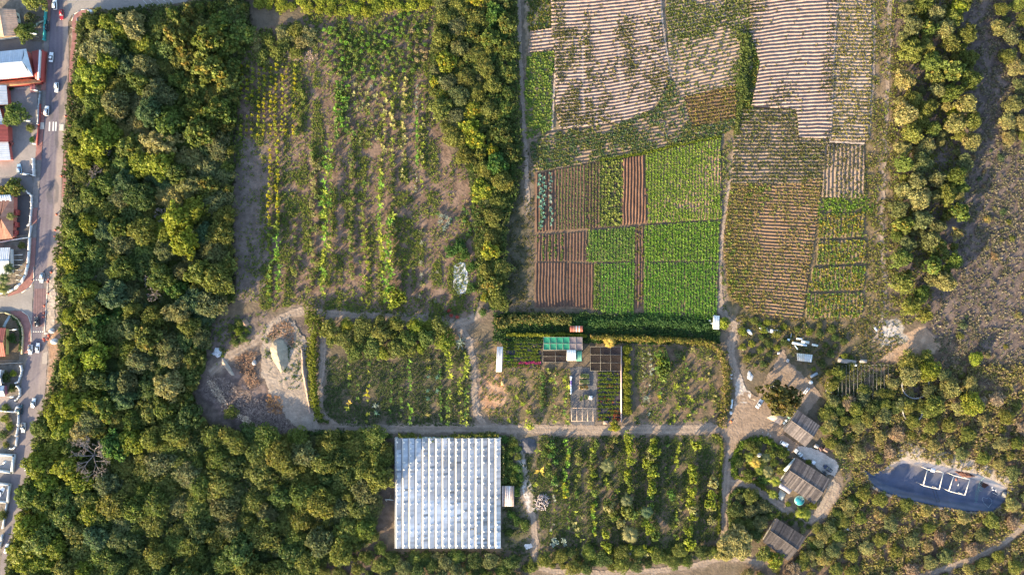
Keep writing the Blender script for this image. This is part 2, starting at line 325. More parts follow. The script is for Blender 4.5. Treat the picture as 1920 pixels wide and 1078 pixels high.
sheet('gravel_yard', [(1068, 690), (1085, 687), (1106, 689), (1119, 697), (1119, 780), (1112, 800), (1070, 800)], lambda x, y: mixc((0.10, 0.10, 0.11), (0.155, 0.143, 0.14), fbm(x, y, 9, 5)), lambda x, y: 0.06 * fbm(x, y, 3, 8, 3), warp=1, z=0.02)
sheet('chalk_patch', [(1380, 716), (1394, 722), (1406, 733), (1410, 742), (1402, 752), (1388, 757), (1381, 748), (1384, 735)], lambda x, y: mixc((0.3, 0.26, 0.23), (0.5, 0.48, 0.48), ss(.3, .6, fbm(x, y, 6, 5))), warp=4, z=.09)
# asphalt road with worn wheel lanes, patched towards the east kerb
def xat(line, py): ys = [p[1] for p in line]; return np.interp(py, ys, [p[0] for p in line])
def roadcol(px, py):
    l = xat(ROAD_L, py); r = xat(ROAD_R, py); t = (px - l) / (r - l)
    c = mixc((0.118, 0.104, 0.14), (0.155, 0.132, 0.158), fbm(px, py, 30, 9))
    lane = np.exp(-((t - .33) / .05) ** 2) + np.exp(-((t - .55) / .05) ** 2) + .6 * np.exp(-((t - .12) / .05) ** 2)
    c = mixc(c, (0.19, 0.17, 0.19), np.clip(lane, 0, 1) * .55)
    c = mixc(c, (0.31, 0.25, 0.22), ss(.62, .78, t + .12 * (fbm(px, py, 20, 4) - .5)) * .8)   # dusty shoulder
    c = mixc(c, (0.085, 0.082, 0.095), ss(.62, .7, fbm(px * 2.2, py * .5, 26, 44)) * .6)                # patches and seams
    c = mixc(c, (0.225, 0.19, 0.195), ss(620, 760, py) * .75)                                # paler, pinker southern part
    return c
sheet('asphalt_road', ROAD_L + ROAD_R[::-1], roadcol, m=M_asph, res=1.2, z=0.0, warp=0)
sheet('side_road', [(125, -60), (360, -60), (352, 3), (280, 17), (230, 24), (178, 15), (150, 19), (134, 30), (128, 42)], lambda x, y: mixc((0.22, 0.205, 0.20), (0.29, 0.26, 0.245), fbm(x, y, 18, 9)), m=M_asph, z=0.008)
sheet('side_road', [(-60, 552), (0, 556), (30, 551), (48, 540), (62, 527), (60, 600), (56, 615), (46, 592), (30, 582), (0, 584), (-60, 586)], lambda x, y: mixc((0.22, 0.205, 0.205), (0.29, 0.265, 0.255), fbm(x, y, 18, 9)), m=M_asph, z=0.012)
BR1, BR2 = (0.24, 0.11, 0.105), (0.31, 0.165, 0.15)
def brickc(px, py): return mixc(BR1, BR2, fbm(px, py, 12, 19))
def kerbed(poly, nm='brick_pavement', c=None, z=0.12): return sheet(nm, poly, c or brickc, m=M_brick, res=0.9, z=z)
for y0, y1, c in ((-60, 60, 0), (60, 96, 1), (96, 170, 0), (170, 205, 1), (205, 300, 0), (300, 332, 1), (332, 390, 1), (390, 420, 0), (420, 446, 1), (446, 500, 0)):   # pavement: brick between crossings of plain asphalt
    ys = np.linspace(y0, y1, 5); a = [(float(xat(PAVE_L, y)), y) for y in ys]; b = [(float(xat(ROAD_L, y)) - .6, y) for y in ys]
    if not c: kerbed(a + b[::-1])
    else: kerbed(a + b[::-1], 'pavement', lambda x, y: mixc((0.18, 0.165, 0.17), (0.23, 0.205, 0.2), fbm(x, y, 9, 3)), 0.05)
kerbed([(48, 500), (65, 500), (63, 527), (55, 538), (40, 548), (15, 556), (15, 552), (32, 544), (42, 530)])
kerbed([(20, 583), (40, 583), (52, 592), (58, 610), (58, 662), (41, 662), (43, 625), (36, 603), (22, 589)])
kerbed([(135, 40), (140, 28), (152, 20), (165, 18), (166, 27), (152, 30), (145, 34), (144, 60), (142, 110), (139, 160), (135, 215), (131, 262), (127, 300), (125, 345), (122, 370), (116, 370), (118, 334), (122, 250), (127, 200), (131, 110), (136, 70)])
def kerb(pts, name='kerb', c=(0.55, 0.52, 0.48), wd=0.22, h=0.15):
    m = MB()
    for (a, b) in zip(pts[:-1], pts[1:]):
        A, B = P(*a), P(*b); d = (B - A); L = d.length
        m.box((A.x + B.x) / 2, (A.y + B.y) / 2, h / 2, L, wd, h, c, math.atan2(d.y, d.x))
    return struct(m.build(name, M_wall))
kerb([(134.5, 40), (139.5, 27.5), (152, 19.3), (165, 17.3)]); kerb([(144.5, 34), (144.8, 60), (142.7, 110), (139.7, 160), (135.7, 215), (131.7, 262), (127.7, 300)])
kerb([(91, 518), (88, 560), (85, 600), (83.5, 622)]); kerb([(41, 583.5), (52.5, 591), (59, 609), (58.6, 640)]); kerb([(63.6, 500), (63.6, 527), (56, 538.6), (41, 548.6)])
# markings
mk = MB()
for x0 in (92, 99, 104): 
    p = [P(x0, 229), P(x0 + 2.4, 229), P(x0 + 1.6, 246), P(x0 - .8, 246)]; mk.quad([(q.x, q.y, 0.016) for q in p[::-1]], (0.62, 0.6, 0.58))
struct(mk.build('crossing_stripes', M_wall))
sheet('brick_crossing', [(65, 541), (86.5, 541), (84.5, 612), (60.5, 612)], lambda x, y: mixc((0.14, 0.09, 0.105), (0.2, 0.13, 0.135), ss(.3, .7, .5 + .5 * np.sin(x * 1.4))), m=M_brick, z=0.014, res=.8)
m = MB()
for y in (524.5, 621.5):
    for x in range(0, 6): q = P(64.5 + x * 4.2 - (5 if y > 600 else 0), y); m.box(q.x, q.y, 0.018, .55, .45, .006, (0.6, 0.58, 0.56))
struct(m.build('stop_line', M_wall))
m = MB()
for i in range(5):
    a, b = P(262 + i * 12, -6), P(276 + i * 12, 9 - i * 1.2); d = b - a; m.box((a.x + b.x) / 2, (a.y + b.y) / 2, 0.022, d.length, .14, .006, (0.62, 0.62, 0.62), math.atan2(d.y, d.x))
struct(m.build('parking_lines', M_wall))
for x, y in ((79, 236), (115.5, 239)):
    kerbed([(x - 4, y - 6), (x + 4, y - 6), (x + 4, y + 7), (x - 4, y + 7)], 'dropped_kerb_pad', (0.5, 0.47, 0.43), 0.13)
sheet('excavation_strip', [(93, 522), (103, 505), (108, 520), (105, 560), (103, 590), (102, 612), (87, 620), (89, 570)], lambda x, y: mixc((0.33, 0.26, 0.21), (0.46, 0.40, 0.36), fbm(x, y, 7, 3)), lambda x, y: .1 * fbm(x, y, 3, 5, 2), m=M_soil, warp=1.5, z=0.02)
sheet('concrete_strip', [(80, 662), (90, 658), (88, 682), (79, 682)], (0.36, 0.31, 0.28), m=M_asph, z=0.02)
# yards of the houses by the road
def yard(poly, c1, c2, nm='courtyard', z=0.03): return sheet(nm, poly, lambda x, y: mixc(c1, c2, fbm(x, y, 10, 7)), m=M_asph, z=z)
yard([(-60, 160), (57, 160), (70, 165), (70, 300), (66, 322), (40, 335), (-60, 332)], (0.22, 0.2, 0.205), (0.29, 0.26, 0.255))
yard([(-60, 335), (60, 330), (62, 345), (58, 372), (30, 350), (-60, 352)], (0.15, 0.14, 0.15), (0.2, 0.185, 0.19), 'driveway', .034)
yard([(26, 372), (55, 362), (57, 380), (52, 440), (24, 442)], (0.07, 0.068, 0.075), (0.1, 0.095, 0.1), z=.038)
yard([(-60, 745), (18, 742), (34, 756), (24, 766), (-60, 766)], (0.25, 0.22, 0.22), (0.32, 0.29, 0.27), z=.03)
yard([(-60, 852), (24, 852), (21, 884), (-60, 884)], (0.28, 0.27, 0.28), (0.34, 0.32, 0.32), z=.03)
yard([(-60, 886), (22, 886), (20, 905), (-60, 905)], (0.13, 0.125, 0.14), (0.17, 0.16, 0.17), 'driveway', .032)
yard([(-60, 908), (16, 908), (13, 940), (-60, 940)], (0.27, 0.26, 0.27), (0.33, 0.31, 0.31), z=.03)
yard([(-60, 60), (78, 80), (80, 96), (-60, 96)], (0.13, 0.125, 0.135), (0.18, 0.165, 0.165), 'driveway', .028)
# ------------------------------------------------------------------ leaves, tufts and crops
def blades(B, L, W, m, t0, t1, col, cj=0.18):
    """m leaf blades from each base point; B (N,3), L,W (N,), col (N,3) -> quads, colours"""
    N = len(B); n = N * m
    b = np.repeat(B, m, 0); l = np.repeat(L, m) * rng.uniform(.65, 1.15, n); wd = np.repeat(W, m) * rng.uniform(.7, 1.2, n)
    az = rng.uniform(0, 2 * np.pi, n); t = rng.uniform(t0, t1, n)
    d = np.stack([np.cos(az) * np.cos(t), np.sin(az) * np.cos(t), np.sin(t)], 1)
    s = np.stack([-np.sin(az), np.cos(az), rng.uniform(-.4, .4, n)], 1)
    mid = b + d * (l * .5)[:, None]; tip = b + d * l[:, None]; tip[:, 2] -= l * .12
    V = np.stack([b, mid - s * (wd / 2)[:, None], tip, mid + s * (wd / 2)[:, None]], 1)
    c = np.repeat(col, m, 0) * rng.uniform(1 - cj, 1 + cj, (n, 1)); return V, np.clip(c, 0.004, 1)
def px2w(px, py, z=0): return np.stack([(px - 960) * S, (539 - py) * S, np.zeros_like(px) + z], 1)
def pal(n, *cols):
    cols = np.array(cols, float); k = rng.integers(0, len(cols), n); return cols[k] * rng.uniform(.85, 1.15, (n, 1)) * np.array((1.12, 1.14, 1.0))
def tuft_object(name, px, py, size, cols, m=5, t0=.3, t1=1.2, wr=.35, z=0.0, label=None, cat=None):
    B = px2w(px, py, z); V, c = blades(B, size, size * wr, m, t0, t1, cols)
    return stuff(link(name, quads_mesh(name, V, c, M_leaf)), label, cat)
def scatter(poly, per_m2, mask=None):
    xs = [p[0] for p in poly]; ys = [p[1] for p in poly]
    n = int((max(xs) - min(xs)) * (max(ys) - min(ys)) * S * S * per_m2)
    px = rng.uniform(min(xs), max(xs), n); py = rng.uniform(min(ys), max(ys), n)
    k = inpoly(px + (fbm(px, py, 12, 3, 2) - .5) * 8, py + (fbm(px, py, 12, 4, 2) - .5) * 8, poly)
    if mask is not None: k &= mask(px, py) > rng.uniform(0, 1, n)
    return px[k], py[k]
GRASS = ((0.14, 0.175, 0.035), (0.10, 0.14, 0.035), (0.18, 0.19, 0.05), (0.08, 0.105, 0.035))
DRY = ((0.20, 0.165, 0.08), (0.15, 0.13, 0.06), (0.11, 0.11, 0.04), (0.24, 0.19, 0.12))
def weeds(poly, dens, size, cols, label, mask=None, m=5, name='weeds', cat='weeds', wr=.35, up=0.0):
    px, py = scatter(poly, dens, mask)
    return tuft_object(name, px, py, size * rng.uniform(.6, 1.4, len(px)), pal(len(px), *cols), m, .25, 1.2, wr, up * rng.uniform(0, 1, len(px)) ** .7, label, cat)
# ------------------------------------------------------------------ ploughed fields: real ridges, rows of crop standing on them
def rowfield(name, poly, orient, per, curve, amp, c1, c2, seed=1, res=1.0, z=0.06, crops=(), rough=.12, sharp=1.0, warp=1.2, bare=None, label=None):
    def rv(px, py): return (py - curve(px, py)) / per if orient == 'h' else (px - curve(px, py)) / per
    def hf(px, py):
        v = rv(px, py) + (fbm(px, py, 30, seed, 2) - .5) * .35
        r = (.5 + .5 * np.cos(2 * np.pi * v)) ** sharp
        return amp * r * (.8 + .4 * fbm(px, py, 9, seed + 3, 2)) + rough * fbm(px, py, 3.2, seed + 7, 2)
    o = sheet(name, poly, lambda x, y: mixc(c1, c2, fbm(x, y, 18, seed + 9)), hf, res=res, z=z, warp=warp, m=M_field, seed=seed)
    xs = [p[0] for p in poly]; ys = [p[1] for p in poly]
    for i, cr in enumerate(crops):
        step = cr['step']; lo, hi = (min(ys) - 40, max(ys) + 40) if orient == 'h' else (min(xs) - 40, max(xs) + 40)
        K = np.arange(math.floor(lo / per), math.ceil(hi / per) + 1)
        T = np.arange(min(xs), max(xs), step) if orient == 'h' else np.arange(min(ys), max(ys), step)
        k, t = np.meshgrid(K, T); k = k.ravel().astype(float); t = t.ravel() + rng.uniform(-.5, .5, k.size) * step * cr.get('tj', 1)
        a = k * per + rng.normal(0, cr.get('j', .12), k.size) * per
        off = cr.get('off', 0) * per; v0 = (fbm(t, a, 30, seed, 2) - .5) * .35 * per
        if orient == 'h': px = t; py = a + curve(t, a) + off - v0
        else: py = t; px = a + curve(a, t) + off - v0
        inside = inpoly(px, py, cr.get('poly', poly)); dens = cr.get('p', 1.0)
        if callable(dens): dens = dens(px, py)
        inside &= rng.uniform(0, 1, px.size) < dens; px = px[inside]; py = py[inside]
        sz = cr['size'] * rng.uniform(.65, 1.35, len(px))
        tuft_object(cr.get('name', 'crop_rows'), px, py, sz, pal(len(px), *cr['cols']), cr.get('m', 6), cr.get('t0', .2), cr.get('t1', 1.1), cr.get('wr', .5), z + amp * .55, cr.get('label', label), cr.get('cat', 'crop'))
    return o
SAND1, SAND2 = (0.285, 0.218, 0.195), (0.35, 0.272, 0.245)
YG = ((0.115, 0.12, 0.02), (0.15, 0.14, 0.03), (0.08, 0.10, 0.025)); GR = ((0.055, 0.11, 0.025), (0.075, 0.135, 0.03), (0.09, 0.14, 0.03))
OLV = ((0.10, 0.10, 0.03), (0.14, 0.12, 0.04), (0.07, 0.075, 0.03)); BRN = ((0.16, 0.10, 0.05), (0.2, 0.13, 0.06), (0.12, 0.09, 0.04))
def gauss(x, y, cx, cy, rx, ry): return np.exp(-((x - cx) / rx) ** 2 - ((y - cy) / ry) ** 2)
FA = [(1032, -40), (1238, -40), (1240, 60), (1250, 110), (1256, 145), (1240, 180), (1222, 205), (1160, 232), (1145, 232), (1050, 245), (1042, 200), (1040, 100), (1034, 60)]
cFA = lambda x, y: -(0.10 + 0.0003 * np.clip(y, -20, 240)) * (x - 1140) - 0.0004 * (x - 1140) ** 2
def dA(x, y):
    left = (x < 1090) & (y > 55); d = .03 + .85 * left * ss(.35, .6, fbm(x, y, 16, 60)); d = d + .85 * gauss(x, y, 1103, 85, 8, 42) + .8 * gauss(x, y, 1170, 60, 14, 22) + .9 * gauss(x, y, 1182, 125, 10, 40)
    d = d + .5 * ((x > 1097) & (x < 1158) & (y > 110)) * ss(.35, .6, fbm(x, y, 14, 61)) + .6 * gauss(x, y, 1045, 30, 14, 50) + .6 * gauss(x, y, 1235, 160, 25, 30) + .3 * gauss(x, y, 1225, 80, 22, 60) + .4 * ((y > 210) & (x < 1145)); return np.clip(d, 0, .95)
rowfield('furrowed_field', FA, 'h', 6.35, cFA, .85, SAND1, SAND2, 1, crops=[dict(step=1.5, size=1.0, cols=OLV, p=dA, m=9, label='olive weeds in broken lines on the pale furrowed field', cat='weeds', name='weed_rows'), dict(step=3, size=.9, cols=((0.2, 0.19, 0.05), (0.16, 0.16, 0.05)), p=lambda x, y: .5 * ((x < 1090) & (x > 1042) & (y > 60) & (y < 130)), label='yellowish leafy clumps on the pale furrows', name='leafy_clumps')])
rowfield('furrowed_field', [(994, 60), (1041, 54), (1041, 92), (990, 100)], 'h', 6.35, lambda x, y: -.12 * (x - 1015), .8, SAND1, SAND2, 2, crops=[dict(step=2.2, size=.7, cols=OLV, p=lambda x, y: .25 + .6 * (x < 1005), label='thin weeds along the small pale furrows', name='weed_rows', cat='weeds')])
for pts in ([(1043, 52), (1042, 110), (1038, 180), (1035, 245)], [(1092, 46), (1093, 100), (1092, 160), (1097, 232)], [(1155, 42), (1159, 100), (1163, 160), (1171, 222)], [(1237, -30), (1241, 40), (1248, 90), (1258, 145)]):
    sheet('footpath', buffer(pts, 1.8), lambda x, y: trackcol(x, y, (0.34, 0.27, 0.225), (0.46, 0.37, 0.31)), res=1, warp=.8, wscale=6, z=.5)
rowfield('bean_field', [(990, 100), (1038, 95), (1036, 170), (1034, 246), (988, 258), (984, 180)], 'h', 6.4, lambda x, y: -.06 * (x - 1010), .35, (0.19, 0.15, 0.10), (0.26, 0.2, 0.14), 3, crops=[dict(step=2.9, size=1.15, cols=((0.13, 0.19, 0.035), (0.17, 0.2, 0.045), (0.10, 0.16, 0.035)), p=.95, m=12, wr=.6, label='dotted rows of bushy green bean plants')])
FB = [(1250, 60), (1330, 30), (1405, 40), (1412, 130), (1400, 190), (1380, 165), (1280, 185), (1262, 150)]
rowfield('fallow_field', [(1245, -40), (1405, -40), (1408, 60), (1410, 130), (1385, 160), (1280, 182), (1256, 140)], 'h', 6.6, lambda x, y: -.22 * (x - 1320), .5, (0.25, 0.19, 0.155), (0.33, 0.255, 0.21), 5, crops=[dict(step=1.6, size=1.0, cols=((0.10, 0.12, 0.03), (0.13, 0.14, 0.04), (0.08, 0.1, 0.03)), p=lambda x, y: np.clip(.9 * ss(.42, .55, fbm(x, y, 34, 71)) * (y < 75) + .15 + .75 * gauss(x, y, 1270, 30, 45, 55), 0, .95), m=8, j=.3, label='rank green weeds taking over the fallow rows', name='weed_rows', cat='weeds')])
rowfield('crop_field', [(1282, 182), (1378, 160), (1380, 222), (1296, 240)], 'h', 6.4, lambda x, y: -.15 * (x - 1320), .5, (0.13, 0.085, 0.056), (0.18, 0.118, 0.078), 6, crops=[dict(step=1.6, size=.8, cols=((0.2, 0.155, 0.035), (0.15, 0.115, 0.035), (0.13, 0.12, 0.03)), p=.8, label='short rows of golden brown withering crop')])
rowfield('weedy_field', [(992, 258), (1050, 246), (1145, 235), (1225, 207), (1244, 180), (1258, 148), (1282, 184), (1296, 240), (1380, 222), (1378, 240), (1345, 255), (1165, 294), (1100, 305), (1000, 324)], 'h', 6.6, lambda x, y: -.2 * (x - 1100), .45, (0.17, 0.13, 0.1), (0.25, 0.19, 0.15), 7, crops=[dict(step=1.3, size=1.0, cols=((0.07, 0.11, 0.04), (0.12, 0.13, 0.035), (0.15, 0.14, 0.05), (0.06, 0.1, 0.05)), p=lambda x, y: np.clip(.25 + .9 * ss(.4, .55, fbm(x, y, 26, 72)), 0, .97), m=8, j=.35, label='mixed green weeds above the vegetable plots', name='weed_rows', cat='weeds')])
FC = [(1405, -40), (1572, -40), (1568, 40), (1562, 110), (1560, 200), (1556, 262), (1496, 258), (1492, 206), (1408, 200), (1424, 120), (1404, 60)]
cFC = lambda x, y: 0.00055 * np.clip(1575 - x, 0, 400) ** 2 * np.clip(1 - y / 420, .35, 1)
rowfield('furrowed_field', FC, 'h', 6.75, cFC, .92, SAND1, SAND2, 8, crops=[dict(step=1.5, size=1.0, cols=OLV, p=lambda x, y: np.clip(.015 + .75 * ss(1462, 1405, x + .35 * y) + .8 * gauss(x, y, 1555, 150, 14, 30) + .6 * gauss(x, y, 1470, 180, 24, 24) + .35 * ss(1540, 1560, x), 0, .9), m=7, label='olive weeds edging the widest pale furrowed field', name='weed_rows', cat='weeds')])
rowfield('crop_field', [(1573, -40), (1630, -40), (1634, 60), (1632, 150), (1626, 268), (1558, 262), (1563, 120), (1570, 30)], 'h', 6.7, lambda x, y: .02 * (x - 1600), .5, (0.25, 0.2, 0.165), (0.32, 0.255, 0.215), 9, crops=[dict(step=1.2, size=.8, cols=((0.17, 0.15, 0.03), (0.22, 0.18, 0.04), (0.12, 0.12, 0.03)), p=lambda x, y: np.clip(.75 - .6 * gauss(x, y, 1618, 150, 22, 12) - .4 * ss(.55, .65, fbm(x, y, 14, 73)), 0, .9), m=7, label='yellow-green crop in short level rows beside the track')])
sheet('footpath', buffer([(1571, 0), (1565, 60), (1561, 150), (1559, 225), (1555, 266), (1620, 270)], 1.8), lambda x, y: trackcol(x, y, (0.36, 0.29, 0.24), (0.46, 0.37, 0.31)), res=1, warp=.8, wscale=6, z=.5)
rowfield('crop_field', [(1388, 205), (1492, 207), (1496, 258), (1556, 264), (1545, 275), (1540, 332), (1500, 345), (1370, 345), (1376, 262)], 'h', 6.7, lambda x, y: .0 * x, .55, (0.18, 0.14, 0.112), (0.25, 0.195, 0.16), 10, crops=[dict(step=1.5, size=.85, cols=OLV + ((0.10, 0.12, 0.03),), p=lambda x, y: np.clip(.5 + .9 * gauss(x, y, 1515, 300, 40, 30) + .8 * gauss(x, y, 1487, 220, 9, 30) + .4 * ss(.5, .6, fbm(x, y, 25, 74)), 0, .95), m=8, label='straggling olive crop on level rows below the pale furrows')])
rowfield('crop_field', [(1370, 345), (1500, 345), (1540, 332), (1533, 400), (1522, 470), (1510, 545), (1503, 600), (1420, 592), (1368, 560), (1356, 470), (1362, 400)], 'h', 6.3, lambda x, y: .05 * (x - 1400) + .00035 * (x - 1400) ** 2 * np.clip((y - 400) / 200, 0, 1), .5, (0.18, 0.118, 0.078), (0.235, 0.16, 0.108), 11, crops=[dict(step=1.2, size=.9, cols=((0.2, 0.165, 0.05), (0.17, 0.155, 0.045), (0.13, 0.14, 0.035), (0.2, 0.14, 0.055)), p=lambda x, y: np.clip(.34 + .6 * ss(1450, 1375, x) + .35 * ss(.5, .62, fbm(x, y, 40, 75)) - .5 * gauss(x, y, 1440, 450, 18, 50), 0, .9), m=6, label='brown and olive crop on long level rows east of the footpath'), dict(step=5, size=1.2, cols=((0.13, 0.17, 0.03), (0.10, 0.14, 0.03)), p=lambda x, y: .7 * gauss(x, y, 1418, 358, 18, 22) + .5 * gauss(x, y, 1380, 535, 18, 25) + .25 * gauss(x, y, 1372, 430, 10, 80), m=12, label='bright leafy self-sown plants among the brown rows', name='leafy_clumps')])
rowfield('crop_field', [(1546, 272), (1618, 272), (1622, 372), (1540, 370)], 'v', 7.5, lambda x, y: -.02 * (y - 300), .5, (0.2, 0.155, 0.125), (0.26, 0.2, 0.165), 12, crops=[dict(step=1.3, size=.8, cols=OLV, p=lambda x, y: np.clip(.75 - .75 * gauss(x, y, 1557, 335, 16, 28) - .5 * gauss(x, y, 1600, 350, 10, 30), 0, 1), m=7, label='olive crop in upright rows north of the bright green strip')])
tx, ty = scatter([(1530, 372), (1545, 365), (1620, 362), (1640, 385), (1632, 400), (1532, 400)], 1.7, lambda x, y: .15 + .85 * ss(.35, .55, fbm(x, y, 9, 70)))
tuft_object('crop_strip', tx, ty, rng.uniform(.6, 1.2, len(tx)), pal(len(tx), (0.12, 0.21, 0.03), (0.16, 0.22, 0.035), (0.10, 0.16, 0.03)), 7, .2, 1.2, .5, 0.02, 'bright green strip of dense young crop above the yellow plots', 'crop')
for i, (q, g) in enumerate((([(1536, 402), (1618, 399), (1620, 444), (1534, 447)], 0), ([(1533, 452), (1622, 449), (1622, 492), (1527, 497)], 0), ([(1522, 503), (1622, 498), (1619, 543), (1514, 546)], 1), ([(1514, 551), (1618, 549), (1612, 596), (1509, 596)], .4))):
    rowfield('tobacco_plot', q, 'v', 7.2, lambda x, y: -.06 * (y - 480), .42, (0.14, 0.11, 0.075), (0.2, 0.15, 0.1), 20 + i, crops=[dict(step=4.0, size=.95, cols=((0.24, 0.19, 0.03), (0.20, 0.18, 0.03), (0.15, 0.16, 0.03)), p=.92, tj=.4, m=12, wr=.55, label='rows of yellowing tall crop in the %s plot of a column of plots' % ('topmost', 'second', 'third', 'lowest')[i]), dict(step=2.2, size=.9, cols=((0.09, 0.17, 0.03), (0.12, 0.2, 0.035)), p=lambda x, y, g=g: .45 + .6 * g * ss(.5, .6, fbm(x, y, 22, 76)), m=8, label='green weeds between the yellowing rows of the %s plot' % ('topmost', 'second', 'third', 'lowest')[i], name='weed_rows', cat='weeds')])
# vegetable plots
RB1, RB2 = (0.10, 0.064, 0.05), (0.138, 0.088, 0.07)
DG = (0.10, 0.09, 0.055); vcur = lambda x, y: -.012 * (y - 430) - .00002 * (x - 1180) * (y - 430)
sheet('vegetable_ground', VEG, lambda x, y: mixc((0.15, 0.10, 0.07), (0.2, 0.14, 0.10), fbm(x, y, 10, 4)), lambda x, y: .08 * fbm(x, y, 3, 5, 2), m=M_field, z=.02)
def veg(q, amp, c1, c2, crops, per=5.85, sharp=1.0): rowfield('vegetable_field', q, 'v', per, vcur, amp, c1, c2, int(q[0][0] + q[0][1]), res=1.15, z=.05, crops=crops, rough=.06, sharp=sharp, warp=.5)
veg([(1004, 327), (1039, 320), (1039, 431), (1004, 436)], .45, RB1, RB2, [])
veg([(1040, 320), (1099, 309), (1099, 428), (1040, 432)], .42, RB1, RB2, [dict(step=2.1, size=.5, cols=((0.10, 0.15, 0.06), (0.15, 0.17, 0.06)), p=.85, j=.05, tj=.3, m=6, wr=.6, off=.5, label='fine rows of seedlings on red-brown soil')])
veg([(1100, 309), (1125, 304), (1125, 426), (1100, 428)], .38, RB1, RB2, [dict(step=2.1, size=.62, cols=((0.09, 0.13, 0.035), (0.13, 0.15, 0.04)), p=.92, j=.08, m=8, wr=.6, label='narrow plot of small green plants on red-brown soil')])
veg([(1126, 303), (1166, 298), (1166, 422), (1126, 426)], .3, (0.09, 0.075, 0.05), (0.12, 0.09, 0.065), [dict(step=5.2, size=1.05, cols=((0.17, 0.2, 0.05), (0.2, 0.22, 0.06)), p=.85, j=.06, tj=.5, m=14, wr=.65, label='dotted rows of pale lime cabbages on dark soil'), dict(step=2, size=.6, cols=((0.04, 0.075, 0.025),), p=.7, off=.5, m=5, label='dark weeds between the pale lime cabbages', name='weed_rows', cat='weeds')])
veg([(1167, 299), (1208, 291), (1210, 418), (1167, 422)], .75, (0.15, 0.085, 0.06), (0.2, 0.118, 0.085), [], 5.9)
BARE = lambda x, y: np.clip(.97 - .6 * gauss(x, y, 1290, 385, 38, 12) - .65 * gauss(x, y, 1338, 318, 20, 40) * (x > 1322) - .35 * gauss(x, y, 1310, 350, 20, 40), .15, 1)
veg([(1211, 291), (1260, 280), (1350, 260), (1352, 411), (1213, 418)], .42, (0.23, 0.155, 0.105), (0.3, 0.2, 0.15), [dict(step=1.1, size=.72, cols=((0.135, 0.215, 0.03), (0.18, 0.25, 0.04), (0.22, 0.28, 0.055)), p=BARE, m=10, wr=.6, j=.12, label='largest green vegetable plot, thick rows with bare soil in its right part')])
veg([(1007, 441), (1062, 438), (1062, 489), (1007, 490)], .45, RB1, RB2, [dict(step=2, size=.75, cols=GR, p=lambda x, y: .85 * (np.floor((x - 1004) / 5.85) % 2 == 0), m=9, label='green rows alternating with bare red-brown rows')])
veg([(1063, 438), (1098, 435), (1098, 490), (1063, 489)], .4, RB1, RB2, [dict(step=2.5, size=.4, cols=((0.11, 0.12, 0.05),), p=.7, j=.06, m=6, label='seedlings in the small brown plot left of a green one')])
veg([(1100, 433), (1190, 426), (1190, 489), (1100, 491)], .38, DG, (0.15, 0.12, 0.08), [dict(step=1.1, size=.7, cols=((0.10, 0.19, 0.04), (0.14, 0.22, 0.045), (0.18, 0.245, 0.07)), p=.96, m=10, j=.12, wr=.6, label='wide low plot of dense green rows')])
veg([(1191, 426), (1205, 424), (1203, 574), (1191, 580)], .4, RB1, RB2, [dict(step=4, size=.85, cols=YG, p=.45, m=8, label='few plants along the narrow brown strip between green plots')])
veg([(1208, 424), (1350, 414), (1346, 489), (1206, 490)], .38, DG, (0.15, 0.12, 0.08), [dict(step=1.1, size=.72, cols=((0.10, 0.2, 0.03), (0.14, 0.24, 0.035), (0.19, 0.28, 0.05)), p=.95, m=9, wr=.6, j=.13, label='middle plot of lush deep green rows')])
veg([(1004, 493), (1062, 493), (1060, 574), (1004, 576)], .5, RB1, RB2, [])
veg([(1063, 493), (1112, 496), (1112, 578), (1061, 574)], .38, (0.09, 0.055, 0.043), (0.125, 0.078, 0.062), [dict(step=2.6, size=.36, cols=((0.10, 0.12, 0.05),), p=.5, j=.06, m=6, label='sparse seedlings on dark brown soil')])
veg([(1113, 496), (1123, 496), (1123, 582), (1113, 578)], .38, DG, (0.15, 0.12, 0.08), [dict(step=1.6, size=.85, cols=((0.10, 0.16, 0.03), (0.14, 0.19, 0.04)), p=.9, m=9, label='two bright green rows beside the dark brown plot')])
veg([(1124, 495), (1190, 493), (1189, 592), (1124, 584)], .36, DG, (0.15, 0.12, 0.08), [dict(step=1.1, size=.7, cols=((0.085, 0.2, 0.035), (0.12, 0.235, 0.04), (0.16, 0.26, 0.055)), p=.96, m=9, j=.11, wr=.6, label='lower left plot of dense emerald rows')])
veg([(1206, 493), (1345, 493), (1342, 600), (1206, 596)], .36, DG, (0.15, 0.12, 0.08), [dict(step=1.1, size=.7, cols=((0.085, 0.2, 0.03), (0.12, 0.24, 0.035), (0.17, 0.27, 0.05)), p=lambda x, y: .98 - .85 * gauss(x, y, 1279, 585, 4, 14), m=9, wr=.6, label='lower right plot of dense emerald rows')])
ex = np.arange(1125, 1352, .9); ey = np.interp(ex, [1125, 1210, 1260, 1352], [300, 287, 274, 256]) + rng.normal(0, .8, len(ex))
tuft_object('crop_border', ex, ey, rng.uniform(.8, 1.4, len(ex)), pal(len(ex), (0.17, 0.2, 0.03), (0.13, 0.17, 0.03)), 9, .2, 1.3, .45, .1, 'bright yellow-green border row along the top of the vegetable plots', 'crop')
